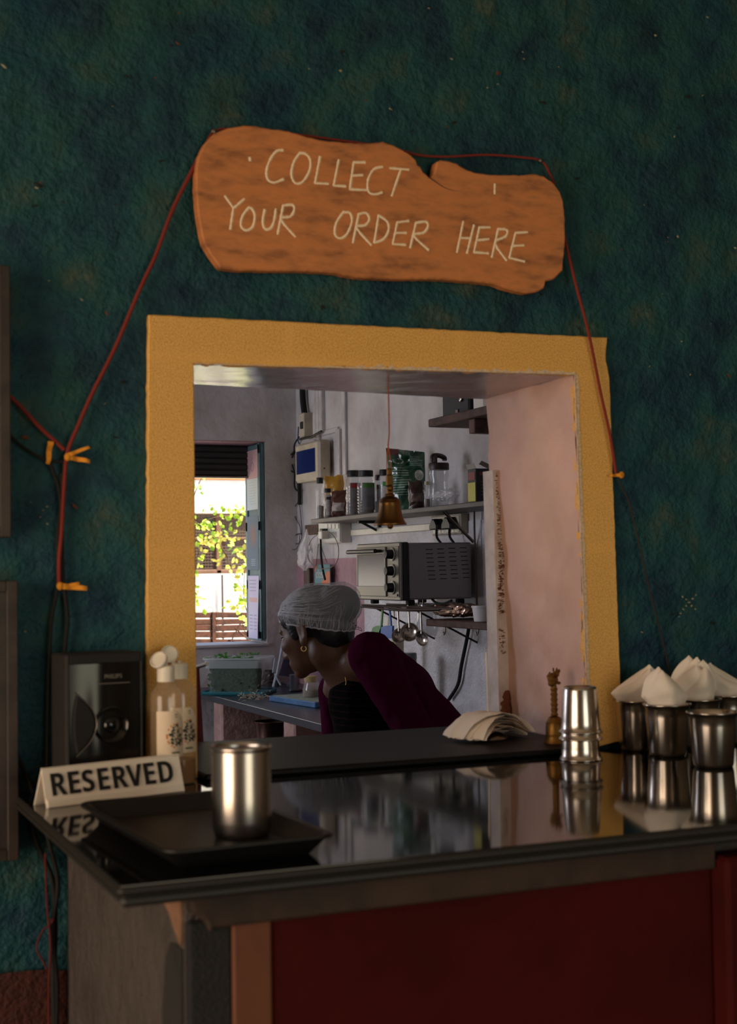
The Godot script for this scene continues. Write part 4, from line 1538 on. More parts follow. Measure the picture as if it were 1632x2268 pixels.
func tray_and_tumbler():
	var yr := COUNTER + 0.026
	var a := on_y(238, 1771, yr)
	var b := on_y(368, 1888, yr)
	var c := on_y(752, 1848, yr)
	var ux := (c - b).normalized()
	var uz := ux.cross(Vector3.UP)
	var wd := b.distance_to(c)
	var dp := (b - a).dot(uz)
	if dp < 0:
		uz = -uz
		dp = -dp
	var ctr := b + ux * wd / 2 - uz * dp / 2
	ctr.y = COUNTER + 0.0005
	var t := thing("serving_tray", "black rectangular tray with raised rim under the steel tumbler", "tray", ctr)
	t.basis = Basis(ux, Vector3.UP, ux.cross(Vector3.UP))
	var ring := func(w: float, d: float, y: float, r: float) -> Array:
		var out := []
		for q in [[1, 1, 0], [-1, 1, 1], [-1, -1, 2], [1, -1, 3]]:
			for k in 7:
				var an: float = PI / 2 * (q[2] + k / 6.0)
				out.append(Vector3(q[0] * (w / 2 - r) + cos(an) * r, y, -(q[1] * (d / 2 - r) + sin(an) * r)))
		return out
	var bt := 0.018
	var rings = [ring.call(wd - 0.05, dp - 0.05, 0.0, 0.012), ring.call(wd - 0.012, dp - 0.012, 0.021, 0.02), ring.call(wd, dp, 0.022, 0.026), ring.call(wd, dp, 0.0255, 0.026), ring.call(wd - 0.004, dp - 0.004, 0.0265, 0.025), ring.call(wd - 0.018, dp - 0.018, 0.025, 0.02), ring.call(wd - 0.056, dp - 0.056, 0.0045, 0.012)]
	var st := sb()
	var n: int = rings[0].size()
	for i in rings.size() - 1:
		for k in n:
			var k2 := (k + 1) % n
			quad(st, rings[i][k], rings[i][k2], rings[i + 1][k2], rings[i + 1][k], 0 if i < 1 or i > 4 else 1)
	poly(st, rings[0], Vector3.DOWN)
	poly(st, rings[rings.size() - 1], Vector3.UP)
	obj("tray_body", st, rough_mat(c8(13, 12, 12), 0.5, "grey_fine", 4.0), t)
	# tumbler
	var pos := on_y(536, 1862, COUNTER + 0.005)
	var r := 0.0388
	var dirz := Vector3(pos.x - EYE.x, 0, pos.z - EYE.z).normalized()
	pos += dirz * (r - 0.004)
	pos.y = COUNTER + 0.0055
	var tb := thing("steel_tumbler", "tall straight brushed steel tumbler standing on the black tray", "tumbler", pos)
	st = sb()
	lathe(st, X(), [Vector2(0, 0.002), Vector2(r - 0.008, 0.002), Vector2(r - 0.006, 0.0), Vector2(r - 0.004, 0.001), Vector2(r - 0.0012, 0.008), Vector2(r, 0.018), Vector2(r, 0.021), Vector2(r, 0.1095), Vector2(r, 0.112), Vector2(r + 0.001, 0.1135), Vector2(r + 0.001, 0.1155), Vector2(r, 0.1165), Vector2(r - 0.0012, 0.1155), Vector2(r - 0.0014, 0.110), Vector2(r - 0.0014, 0.018), Vector2(r - 0.006, 0.004), Vector2(0, 0.004)], 64, 50.0)
	obj("tumbler_body", st, M.steel_brushed, tb)

func cup_mesh() -> ArrayMesh:
	var st := sb()
	var h := 0.083
	lathe(st, X(), [Vector2(0, 0.0025), Vector2(0.026, 0.0025), Vector2(0.0275, 0.0), Vector2(0.0292, 0.001), Vector2(0.0305, 0.006), Vector2(0.0345, 0.062), Vector2(0.0352, 0.074), Vector2(0.0378, 0.0795), Vector2(0.0392, 0.081), Vector2(0.0394, 0.0822), Vector2(0.0386, h), Vector2(0.0372, 0.0822), Vector2(0.0342, 0.0742), Vector2(0.0336, 0.062), Vector2(0.0296, 0.006), Vector2(0.027, 0.0036), Vector2(0, 0.0036)], 56, 60.0)
	# two turned lines below the rim
	st.generate_normals()
	return st.commit()

var cup_spots := []
func cups():
	var mesh := cup_mesh()
	var first: Node3D
	var base := on_y(1286, 1688, COUNTER)
	var away := Vector3(base.x - EYE.x, 0, base.z - EYE.z).normalized()
	base += away * 0.036
	var k := 0
	for y in [0.0, 0.036, 0.0485]:
		var t := thing("steel_cup", ["lowest upside-down steel cup of the stack beside the brass hand bell", "middle upside-down steel cup of the stack beside the brass hand bell", "topmost upside-down steel cup of the stack beside the brass hand bell"][k], "cup", base + Vector3(0.0006 * k, y + 0.0833, 0), "upside-down steel cups in a stack")
		t.rotation = Vector3(PI, 0.3 * k, 0)
		put("cup_body", mesh, M.steel, t)
		k += 1
	var labels := ["steel cup holding a folded napkin, nearest the yellow band", "steel cup holding the brightest folded napkin, in front of the others", "half-hidden steel cup of napkins between the front steel cups", "steel cup at the rear right of the napkin cups", "empty steel cup nearest the counter's front edge at right"]
	k = 0
	for q in [[1402, 1663], [1479, 1678], [1548, 1662], [1612, 1650], [1580, 1703]]:
		var p := on_y(q[0], q[1], COUNTER)
		var aw := Vector3(p.x - EYE.x, 0, p.z - EYE.z).normalized()
		p += aw * 0.031
		p.z = maxf(p.z, 0.048)
		p.y = COUNTER + 0.0004
		var t := thing("steel_cup", labels[k], "cup", p, "upright steel cups at the right of the counter")
		t.basis = Basis.from_euler(Vector3(0, 0.7 * k, 0)).scaled(Vector3.ONE * 1.14)
		put("cup_body", mesh, M.steel, t)
		cup_spots.append(p)
		k += 1

func napkin(pos: Vector3, apex: Vector3, half: float, depth: float, seed_: int, st: SurfaceTool):
	# a paper napkin folded to a fan: point up, skirts bulging over the rim; camera-independent local axes x (along the wall), y up, z out
	var n := FastNoiseLite.new()
	n.seed = seed_
	n.frequency = 9.0
	# apex.y is the height of the point above the rim
	sheet(st, func(u: float, v: float):
		var s := u * 2.0 - 1.0
		var y := lerpf(-0.042, apex.y, v)
		var up01 := clampf((y - 0.012) / (apex.y - 0.012), 0.0, 1.0)
		var w := lerpf(0.026, 0.033, smoothstep(-0.042, 0.0, y)) + (half - 0.033) * smoothstep(0.0, 0.014, y)
		w *= pow(1.0 - up01 * up01 * 0.25 - up01 * 0.75, 0.72)
		w += 0.004 * up01
		var x := s * w
		var bulge := depth * (1.0 - s * s) * (0.45 + 0.55 * sin(PI * clampf(0.25 + up01 * 0.75, 0.0, 1.0)))
		var lean := smoothstep(0.0, apex.y, y)
		var p := Vector3(x + apex.x * lean, y - 0.006 * s * s * up01, bulge + apex.z * lean)
		p.z += n.get_noise_2d(s * 0.10, v * 0.2) * 0.004
		return pos + p, 18, 22, 0.0012)

func napkins():
	rng.seed = 12
	# [cup, label, sheets of [offset, apex, half width, bulge]]
	var sets := [
		[0, "folded white napkin leaning left in the steel cup nearest the yellow band", [[Vector3(-0.004, 0.094, -0.010), Vector3(0.030, 0.066, 0.0), 0.046, 0.022], [Vector3(-0.002, 0.094, -0.003), Vector3(0.026, 0.060, 0.0), 0.042, 0.026]]],
		[1, "bright folded white napkin with its point up in the front steel cup", [[Vector3(0.0, 0.094, -0.010), Vector3(-0.014, 0.068, 0.0), 0.044, 0.026], [Vector3(0.002, 0.094, -0.002), Vector3(-0.011, 0.062, 0.0), 0.040, 0.030]]],
		[2, "layered pale napkin wrapped to a cone behind the bright napkin", [[Vector3(-0.006, 0.095, -0.004), Vector3(0.004, 0.064, 0.0), 0.040, 0.022], [Vector3(-0.002, 0.095, 0.003), Vector3(0.014, 0.060, 0.0), 0.034, 0.024]]],
		[2, "tall crumpled napkin standing highest behind the others", [[Vector3(-0.006, 0.097, -0.022), Vector3(-0.004, 0.078, 0.0), 0.048, 0.010], [Vector3(-0.003, 0.097, -0.017), Vector3(0.006, 0.075, 0.0), 0.045, 0.010], [Vector3(0.0, 0.097, -0.012), Vector3(0.014, 0.070, 0.0), 0.040, 0.010]]],
		[3, "folded napkin drooping to the right in the rear right steel cup", [[Vector3(-0.002, 0.095, -0.004), Vector3(-0.030, 0.062, 0.0), 0.048, 0.014], [Vector3(0.0, 0.094, 0.004), Vector3(-0.026, 0.046, 0.0), 0.044, 0.016]]]]
	var k := 0
	for s in sets:
		var p: Vector3 = cup_spots[s[0]]
		var t := thing("paper_napkin", s[1], "napkin", p, "folded napkins in the steel cups")
		t.rotation.y = -0.35
		for q in s[2]:
			var st := sb()
			napkin(q[0], q[1], q[2], q[3], 20 + k, st)
			obj("fold", st, M.paper, t)
			k += 1

func paper_spike():
	var y := COUNTER + 0.0118
	var c := on_y(1083, 1636, y)
	c.y = y
	var t := thing("bill_spike", "thin upright metal spike on a round base in the hatch", "bill spike", c)
	var st := sb()
	lathe(st, X(), [Vector2(0, 0), Vector2(0.034, 0), Vector2(0.036, 0.001), Vector2(0.035, 0.004), Vector2(0.028, 0.010), Vector2(0.012, 0.014), Vector2(0, 0.015)], 40, 40.0)
	obj("round_base", st, M.steel_dark, t)
	st = sb()
	var tipw := on_z(1076, 1445, c.z)
	tube(st, [Vector3(0, 0.012, 0), Vector3((tipw.x - c.x) * 0.5, 0.09, 0), Vector3(tipw.x - c.x, tipw.y - c.y, 0)], 0.0016, 8, 0.0012)
	obj("spike", st, mat(c8(214, 196, 160), 0.45, 0.6), t)
	rng.seed = 91
	var order := ["lowest", "second lowest", "third lowest", "fourth lowest", "fifth lowest", "third highest", "second highest", "topmost"]
	for k in 8:
		var f := k / 7.0
		var yaw := rng.randf_range(-0.4, 0.4) + 0.3
		var w := rng.randf_range(0.062, 0.076)
		var l := lerpf(0.080, 0.104, f) + rng.randf_range(-0.004, 0.004)
		var n := FastNoiseLite.new()
		n.seed = 200 + k
		n.frequency = 12.0
		var hgt := 0.018 + 0.032 * f
		st = sb()
		sheet(st, func(u: float, v: float):
			var s := u * 2.0 - 1.0
			var x := s * l
			var droop := s * s * (hgt - 0.004 - 0.003 * k * 0.2) if s > 0 else s * s * (hgt - 0.006)
			var yy := hgt - droop + n.get_noise_2d(x * 2.0, v) * 0.004
			return Vector3(x * (1.0 - 0.15 * s * s), maxf(yy, 0.0008), (0.5 - v) * w + n.get_noise_2d(v, x) * 0.005), 22, 8, 0.0005)
		var slip := thing("paper_slip", order[k] + " cream paper slip impaled on the metal spike in the hatch", "paper slip", c + Vector3(0.0, 0.0004 * k, 0), "paper slips on the spike")
		slip.rotation.y = yaw
		obj("sheet", st, M.paper, slip)

func hand_bell():
	var y := COUNTER + 0.0118
	var c := on_y(1229, 1648, y)
	c += Vector3(c.x - EYE.x, 0, c.z - EYE.z).normalized() * 0.016
	c.y = y
	var t := thing("hand_bell", "small ornate brass hand bell with figure handle beside the cup stack", "hand bell", c)
	var st := sb()
	lathe(st, X(), [Vector2(0.0155, 0.0), Vector2(0.0195, 0.0), Vector2(0.020, 0.0015), Vector2(0.0178, 0.006), Vector2(0.0168, 0.012), Vector2(0.0172, 0.014), Vector2(0.0162, 0.016), Vector2(0.0160, 0.026), Vector2(0.0150, 0.034), Vector2(0.0155, 0.036), Vector2(0.0140, 0.038), Vector2(0.0110, 0.044), Vector2(0.0060, 0.047), Vector2(0.0, 0.048)], 32, 25.0)
	obj("bell_cup", st, M.brass, t)
	st = sb()
	var prof := [Vector2(0.0, 0.046)]
	for k in 6:
		var yy := 0.048 + k * 0.0088
		prof.append_array([Vector2(0.0060, yy), Vector2(0.0068, yy + 0.001), Vector2(0.0068, yy + 0.0024), Vector2(0.0052, yy + 0.0034), Vector2(0.0056, yy + 0.0078)])
	prof.append(Vector2(0.0, 0.102))
	lathe(st, X(), prof, 20, 30.0)
	obj("handle", st, M.brass, t)
	# crouching figure on top: body, head, raised snout, mane, paws
	st = sb()
	ball(st, Transform3D(Basis.from_euler(Vector3(0, 0, 0.5)), Vector3(-0.002, 0.107, 0)), Vector3(0.012, 0.0085, 0.0075), 14)
	ball(st, X(Vector3(-0.008, 0.113, 0)), Vector3(0.0062, 0.0088, 0.0068), 12)
	ball(st, X(Vector3(0.006, 0.119, 0)), Vector3(0.0068, 0.0060, 0.0060), 12)
	ball(st, Transform3D(Basis.from_euler(Vector3(0, 0, 0.7)), Vector3(0.0115, 0.123, 0)), Vector3(0.0062, 0.0034, 0.0040), 10)
	for s in [-1, 1]:
		ball(st, Transform3D(Basis.from_euler(Vector3(0.2 * s, 0, -0.2)), Vector3(0.0035, 0.127, 0.0036 * s)), Vector3(0.0018, 0.0042, 0.0016), 8)
		ball(st, X(Vector3(0.007, 0.104, 0.005 * s)), Vector3(0.0055, 0.0030, 0.0028), 8)
		tube(st, [Vector3(-0.006, 0.106, 0.005 * s), Vector3(-0.010, 0.116, 0.006 * s), Vector3(-0.004, 0.123, 0.005 * s)], 0.0022, 6, 0.0012)
	for k in 5:
		ball(st, X(Vector3(-0.012 + 0.004 * k, 0.1195 - 0.0014 * absf(k - 2), 0)), Vector3(0.0026, 0.0030, 0.0048), 8)
	obj("figure", st, M.brass, t)
	t.basis = Basis.from_euler(Vector3(0, 0.3, 0)).scaled(Vector3(1.08, 1.1, 1.08))

func hanging_bell():
	var z := -0.25
	var top := on_z(860, 862, z)
	var ytop := on_z(860, 846, z).y + 0.02
	var c := on_z(864, 1163, z)
	var t := thing("hanging_bell", "brass bell hung on an orange string in the middle of the hatch", "bell", c)
	var k := 0.000903
	var st := sb()
	var prof := []
	for q in [[30.0, 0], [36.5, 0], [36.5, 3], [33, 8], [29, 18], [26, 30], [24, 42], [23.5, 48], [24.2, 50], [23, 52], [22, 56], [17, 61], [9, 64], [0, 65]]:
		prof.append(Vector2(q[0] * k, q[1] * k))
	lathe(st, X(), prof, 48, 30.0)
	prof = []
	for q in [[0, 60], [14, 58], [20, 50], [22, 30], [27, 10], [30, 0]]:
		prof.append(Vector2(q[0] * k, q[1] * k))
	lathe(st, X(), prof, 48, 60.0)
	obj("bell_cup", st, M.brass_bell, t)
	st = sb()
	tube(st, [Vector3(0, 52 * k, 0), Vector3(0, 0, 0)], 0.0022, 8)
	ball(st, X(Vector3(0, -1.0 * k, 0)), Vector3(7 * k, 8 * k, 7 * k), 16)
	obj("clapper", st, M.brass_bell, t)
	st = sb()
	# cast hanger
	slab(st, Vector3(-7 * k, 64 * k, -4 * k), Vector3(7 * k, 84 * k, 4 * k), 0.0015)
	ball(st, X(Vector3(0, 82 * k, 4 * k)), Vector3(8 * k, 8 * k, 5 * k), 12)
	slab(st, Vector3(-8.5 * k, 86 * k, -5 * k), Vector3(7 * k, 112 * k, 5 * k), 0.002)
	slab(st, Vector3(-6.0 * k, 110 * k, -4 * k), Vector3(6 * k, 126 * k, 4 * k), 0.002)
	ball(st, X(Vector3(0, 66 * k, 0)), Vector3(12 * k, 5 * k, 10 * k), 14)
	obj("hanger", st, M.brass_bell, t)
	st = sb()
	var sm := mat(c8(176, 92, 44), 0.85)
	var knot := Vector3(-2 * k, 178 * k, 0)
	tube(st, [Vector3(-6 * k, 122 * k, 0), Vector3(-5 * k, 150 * k, 0), knot], 0.0011, 6)
	tube(st, [Vector3(5 * k, 122 * k, 0), Vector3(2 * k, 150 * k, 0), knot], 0.0011, 6)
	ball(st, X(knot), Vector3(0.002, 0.003, 0.002), 8)
	tube(st, [knot, Vector3(top.x - c.x + 0.0005, (ytop - c.y) * 0.6, 0), Vector3(top.x - c.x, ytop - c.y, 0)], 0.0014, 6)
	obj("string", st, sm, t)

# ---------------------------------------------------------------- kitchen: fixed to the walls
func wall_box(st: SurfaceTool, px0: float, px1: float, py0: float, py1: float, x0: float, x1: float, e := 0.003):
	# a box on the shelf wall whose left face (x0) spans these pixels
	var pm := (px0 + px1) / 2
	var a := on_x(px0, (py0 + py1) / 2, x0)
	var b := on_x(px1, (py0 + py1) / 2, x0)
	slab(st, Vector3(x0, on_x(pm, py1, x0).y, a.z), Vector3(x1, on_x(pm, py0, x0).y, b.z), e)

func wire(called: String, label: String, pts: Array, x: float, r: float, m: Material, cat := "cable"):
	var st := sb()
	var line := []
	for q in pts:
		line.append(on_x(q[0], q[1], x if q.size() < 3 else q[2]))
	tube(st, curve(line, 5), r, 7)
	tag(obj(called, st, m), label, cat)

func kitchen_fittings():
	var st := sb()
	var pl := rough_mat(c8(206, 200, 198), 0.5, "grime", 2.0)
	# trunking on the wall
	wall_box(st, 691, 697, 780, 975, WALL_B - 0.02, WALL_B)
	wall_box(st, 698, 704, 780, 975, WALL_B - 0.016, WALL_B)
	wall_box(st, 705, 711, 780, 962, WALL_B - 0.02, WALL_B)
	tag(obj("cable_trunking", st, pl), "triple pale plastic cable trunking rising above the meter box", "trunking")
	st = sb()
	wall_box(st, 711, 747, 950, 961, WALL_B - 0.012, WALL_B)
	wall_box(st, 742, 751, 950, 1054, WALL_B - 0.014, WALL_B)
	tag(obj("cable_trunking", st, pl), "short pale trunking bent downward right of the meter box", "trunking")
	st = sb()
	wall_box(st, 756, 763, 780, 1052, WALL_B - 0.014, WALL_B)
	tag(obj("cable_trunking", st, pl), "single tall pale trunking, rightmost of those beside the meter box", "trunking")
	st = sb()
	wall_box(st, 776, 955, 1166, 1181, WALL_B - 0.022, WALL_B - 0.002)
	tag(obj("cable_trunking", st, rough_mat(c8(214, 206, 186), 0.3, "grime", 2.0)), "horizontal cream trunking under the jar shelf", "trunking")
	# black pipe and breaker box in the corner
	wire("black_pipe", "thick black cable conduit coming down to the breaker box", [[672, 760], [670, 860], [673, 905], [676, 920]], WALL_B - 0.025, 0.016, M.black_cable, "conduit")
	var cm: Material = M.cream_plastic
	var bb := thing("breaker_box", "small dirty cream breaker box above the meter box", "breaker box", on_x(675, 940, WALL_B - 0.03))
	st = sb()
	wall_box(st, 662, 672, 915, 968, WALL_B - 0.055, WALL_B - 0.001, 0.005)
	obj("housing", st, cm, bb, true)
	st = sb()
	wall_box(st, 664, 668, 934, 950, WALL_B - 0.063, WALL_B - 0.054, 0.002)
	obj("switch_lever", st, M.black, bb, true)
	# meter box
	var mb := thing("meter_box", "cream electricity meter box with blue window on the kitchen wall", "meter box", on_x(690, 1020, WALL_B - 0.04))
	st = sb()
	wall_box(st, 653, 705, 979, 1066, WALL_B - 0.082, WALL_B - 0.016, 0.012)
	obj("housing", st, cm, mb, true)
	st = sb()
	wall_box(st, 657, 715, 983, 1062, WALL_B - 0.016, WALL_B - 0.001, 0.002)
	obj("back_plate", st, cm, mb, true)
	st = sb()
	wall_box(st, 656, 697, 996, 1048, WALL_B - 0.0845, WALL_B - 0.080, 0.001)
	obj("window", st, mat(c8(26, 40, 92), 0.12), mb, true)
	st = sb()
	var kp := on_x(705, 1037, WALL_B - 0.082)
	lathe(st, Transform3D(Basis(Vector3.RIGHT, Vector3.BACK, Vector3.DOWN), kp + Vector3(0.03, 0, -0.001)), [Vector2(0, 0.004), Vector2(0.004, 0.004), Vector2(0.004, 0.0), Vector2(0, 0.0)], 12)
	obj("screw", st, M.black, mb, true)
	st = sb()
	tube(st, [on_x(664, 973, WALL_B - 0.05), on_x(690, 968, WALL_B - 0.05), on_x(712, 955, WALL_B - 0.03)], 0.006, 6)
	obj("lid_flap", st, M.black, mb, true)
	# wires
	wire("black_cable", "black cable looping left out of the meter box", [[662, 968], [652, 985], [651, 1000], [640, 1012], [636, 1025], [644, 1042], [652, 1046]], WALL_B - 0.03, 0.0042, M.black_cable)
	wire("black_cable", "black cable down the left side of the meter box", [[654, 1000], [645, 1020], [652, 1046], [652, 1075], [657, 1086], [663, 1086]], WALL_B - 0.025, 0.0042, M.black_cable)
	wire("blue_wire", "blue wire between the breaker box and the meter box", [[661, 945], [660, 975], [664, 985]], WALL_B - 0.05, 0.003, mat(c8(30, 44, 96), 0.6), "wire")
	wire("black_pipe", "black conduit dropping below the meter box", [[662, 1070], [663, 1095], [663, 1118]], WALL_B - 0.015, 0.010, M.black_cable, "conduit")
	wire("thin_wire", "thin wire bowing left below the black conduit", [[662, 1110], [652, 1125], [654, 1145], [664, 1165], [667, 1185]], WALL_B - 0.012, 0.0022, mat(c8(64, 44, 40), 0.7), "wire")
	wire("thin_wire", "thin brown wire hanging straight below the black conduit", [[663, 1115], [666, 1140], [668, 1165], [668, 1190], [662, 1203], [654, 1203], [651, 1193], [656, 1184], [665, 1182]], WALL_B - 0.010, 0.0022, mat(c8(48, 38, 36), 0.7), "wire")
	wire("thin_wire", "loose thin wire trailing far left along the kitchen corner", [[664, 1185], [662, 1205], [655, 1216], [640, 1217], [624, 1212]], WALL_B - 0.03, 0.0020, mat(c8(64, 56, 50), 0.7), "wire")
	# brown hook board and the plastic bag
	st = sb()
	wall_box(st, 675, 704, 1162, 1184, WALL_B - 0.024, WALL_B, 0.002)
	var hb := obj("hook_board", st, rough_mat(c8(96, 62, 42), 0.7, "wood_grey", 2.0))
	tag(hb, "small brown wooden hook board on the wall left of the switchboard", "hook board")
	var bag := thing("plastic_bag", "thin whitish plastic bag hanging from the brown hook board", "plastic bag", on_x(682, 1180, WALL_B - 0.06))
	st = sb()
	var bn := FastNoiseLite.new()
	bn.seed = 61
	bn.frequency = 6.0
	var bt := on_x(683, 1172, WALL_B - 0.06)
	var bw := 0.13
	grid(st, func(u: float, v: float):
		var a := u * TAU
		var s := smoothstep(0.0, 0.55, v) * 0.85 + 0.12
		var y := bt.y - v * 0.205
		var rr := s * (1.0 + bn.get_noise_3d(cos(a) * 0.3, v * 0.6, sin(a) * 0.3) * 0.7)
		if v > 0.85:
			rr *= 1.0 - smoothstep(0.85, 1.0, v) * 0.8
		return Vector3(bt.x - 0.01 + cos(a) * 0.026 * rr, y, bt.z + sin(a) * bw * 0.5 * rr - 0.03 * v), 28, 24, 0, true, true)
	var bm := mat(Color(0.9, 0.88, 0.87, 0.42), 0.4)
	bm.transparency = BaseMaterial3D.TRANSPARENCY_ALPHA
	obj("bag_film", st, bm, bag, true)
	# first switchboard with adaptor
	var s1 := thing("switchboard", "white switchboard with adaptor and cord below the left end of the jar shelf", "switchboard", on_x(740, 1180, WALL_B - 0.03))
	st = sb()
	wall_box(st, 705, 754, 1154, 1203, WALL_B - 0.056, WALL_B - 0.001, 0.004)
	obj("box", st, M.white_plastic, s1, true)
	st = sb()
	wall_box(st, 706.5, 752, 1156.5, 1200.5, WALL_B - 0.060, WALL_B - 0.055, 0.002)
	var pf := obj("face_plate", st, mat(c8(226, 226, 214), 0.12), s1, true)
	st = sb()
	for q in [[719, 725], [727, 733], [735, 741], [743, 749]]:
		wall_box(st, q[0], q[1], 1161, 1171, WALL_B - 0.064, WALL_B - 0.059, 0.001)
	obj("rocker", st, M.white_plastic, pf)
	st = sb()
	wall_box(st, 726, 745, 1178, 1192, WALL_B - 0.0612, WALL_B - 0.059, 0.001)
	obj("socket", st, mat(c8(150, 148, 146), 0.4), pf)
	var ad := thing("phone_adaptor", "white plug-in adaptor on the left of the first switchboard", "adaptor", on_x(709, 1185, WALL_B - 0.08))
	st = sb()
	wall_box(st, 704, 712, 1176, 1194, WALL_B - 0.10, WALL_B - 0.058, 0.004)
	obj("adaptor_body", st, M.white_plastic, ad, true)
	st = sb()
	wall_box(st, 707, 713, 1171, 1177, WALL_B - 0.09, WALL_B - 0.058, 0.003)
	obj("adaptor_cap", st, M.black, ad, true)
	wire("black_cable", "black power lead hanging from the first switchboard toward the worker", [[710, 1193], [711, 1230], [715, 1262], [720, 1284]], WALL_B - 0.07, 0.0055, M.black_cable)
	wire("thin_wire", "thin looping cord under the first switchboard", [[702, 1185], [690, 1195], [682, 1215], [684, 1240], [698, 1255], [720, 1260], [740, 1252], [749, 1235], [749, 1210], [741, 1190], [729, 1178]], WALL_B - 0.075, 0.0020, mat(c8(120, 96, 80), 0.7), "cord")
	# card with its string, leaning piece of wood
	var cs := thing("close_card", "small teal and orange card lettered close hanging on the wall above the worker", "card", on_x(714, 1290, WALL_B - 0.03))
	var ca := on_x(696, 1252, WALL_B - 0.03)
	var cb := on_x(731, 1294, WALL_B - 0.03)
	st = sb()
	wall_box(st, 696, 731, 1250, 1296, WALL_B - 0.032, WALL_B - 0.028, 0.0005)
	var card := obj("card", st, mat(c8(96, 136, 140), 0.7), cs, true)
	st = sb()
	var cc := func(px: float, py: float) -> Vector3: return on_x(px, py, WALL_B - 0.0328)
	poly(st, [cc.call(697, 1252), cc.call(697, 1270), cc.call(703, 1252)], Vector3.LEFT)
	poly(st, [cc.call(710, 1294), cc.call(730, 1294), cc.call(730, 1264), cc.call(724, 1266)], Vector3.LEFT)
	obj("orange_print", st, mat(c8(206, 112, 72), 0.7), card)
	var tx = Transform3D(Basis(Vector3(0, 0, 1), Vector3.UP, Vector3.LEFT), cc.call(709.5, 1272))
	text("lettering", "close", 0.052, tx, mat(c8(214, 206, 196), 0.7), card, 0.0008)
	st = sb()
	tube(st, [cc.call(700, 1252), cc.call(705, 1205), cc.call(709, 1205), cc.call(724, 1246)], 0.0014, 6)
	obj("string", st, M.black_cable, cs, true)
	st = sb()
	var wa := on_x(680, 1258, WALL_B - 0.03)
	var wb := on_x(693, 1258, WALL_B - 0.03)
	slab(st, Vector3(WALL_B - 0.05, on_x(686, 1302, WALL_B - 0.03).y, wa.z), Vector3(WALL_B - 0.028, wa.y, wb.z), 0.003)
	tag(obj("wood_offcut", st, rough_mat(c8(92, 62, 48), 0.7, "wood_grey", 2.0)), "brown wooden board end left of the close card", "board")
	# jar shelf
	var sx := WALL_B - 0.2
	var sl := on_x(688, 1147, sx)
	var sr := on_x(1090, 1112, sx)
	var ys := (sl.y + on_x(1060, 1114, sx).y) / 2
	SHELF = Vector3(sx, ys, 0)
	var sh := thing("jar_shelf", "dark stone wall shelf crowded with jars and packets", "shelf", Vector3(WALL_B - 0.1, ys, (sl.z + sr.z) / 2))
	st = sb()
	slab(st, Vector3(sx, ys - 0.02, sl.z), Vector3(WALL_B, ys, sr.z + 0.3), 0.003)
	obj("slab", st, rough_mat(c8(92, 86, 80), 0.5, "grime", 2.0), sh, true)
	for px in [788]:
		var bz := on_x(px, 1150, sx + 0.08).z
		st = sb()
		slab(st, Vector3(WALL_B - 0.016, ys - 0.075, bz - 0.008), Vector3(WALL_B - 0.001, ys - 0.02, bz + 0.008), 0.002)
		bar(st, Vector3(WALL_B - 0.01, ys - 0.068, bz), Vector3(sx + 0.10, ys - 0.024, bz), 0.010, 0.010, Vector3.UP, 0.001)
		slab(st, Vector3(sx + 0.09, ys - 0.032, bz - 0.008), Vector3(WALL_B - 0.001, ys - 0.0202, bz + 0.008), 0.002)
		obj("bracket", st, M.black, sh, true)
	# second switchboard with two black plugs
	var s2 := thing("switchboard", "cream switchboard with two black plugs above the toaster oven", "switchboard", on_x(990, 1160, WALL_B - 0.02))
	st = sb()
	wall_box(st, 955, 1020, 1140, 1184, WALL_B - 0.036, WALL_B - 0.001, 0.003)
	obj("box", st, M.cream_plastic, s2, true)
	st = sb()
	wall_box(st, 958, 1016, 1143, 1181, WALL_B - 0.040, WALL_B - 0.035, 0.002)
	obj("face_plate", st, mat(c8(216, 208, 186), 0.2), s2, true)
	for q in [[950, 967, 1150, 1174, "black three-pin plug, left of the two above the oven"], [977, 997, 1146, 1173, "black three-pin plug, right of the two above the oven"]]:
		var pg := thing("power_plug", q[4], "plug", on_x((q[0] + q[1]) / 2.0, 1160, WALL_B - 0.06), "black plugs in the second switchboard")
		st = sb()
		var a := on_x(q[0], (q[2] + q[3]) / 2.0, WALL_B - 0.075)
		var b := on_x(q[1], (q[2] + q[3]) / 2.0, WALL_B - 0.075)
		var yt := on_x(q[0], q[2], WALL_B - 0.075).y
		var yb := on_x(q[0], q[3], WALL_B - 0.075).y
		var w := (b.z - a.z)
		var out := []
		for p in [[0.0, 0.0], [1.0, 0.0], [1.0, 0.45], [0.68, 1.0], [0.32, 1.0], [0.0, 0.45]]:
			out.append(Vector2(a.z + p[0] * w, lerpf(yb, yt, p[1])))
		prism(st, out, Transform3D(Basis(Vector3(0, 0, 1), Vector3.UP, Vector3.LEFT), Vector3(WALL_B - 0.041, 0, 0)), 0.0, 0.036, 0.006)
		obj("plug_body", st, M.black, pg, true)
		st = sb()
		var m := (a + b) / 2
		tube(st, curve([Vector3(WALL_B - 0.058, yb + 0.004, m.z), Vector3(WALL_B - 0.058, yb - 0.03, m.z), Vector3(WALL_B - 0.045, yb - 0.07, m.z + 0.03), Vector3(WALL_B - 0.03, yb - 0.14, m.z + 0.05)], 5), 0.005, 7)
		for k in 5:
			ball(st, X(Vector3(WALL_B - 0.058, yb - 0.004 - 0.006 * k, m.z)), Vector3(0.0085 - 0.0007 * k, 0.002, 0.0085 - 0.0007 * k), 10)
		obj("cord", st, M.black_cable, pg, true)
	var st5 := sb()
	tube(st5, [on_x(978, 1128, sx + 0.03), on_x(1048, 1200, WALL_B - 0.02)], 0.006, 6)
	tag(obj("shelf_strut", st5, M.steel_dark), "thin metal strut slanting under the right end of the jar shelf", "strut")
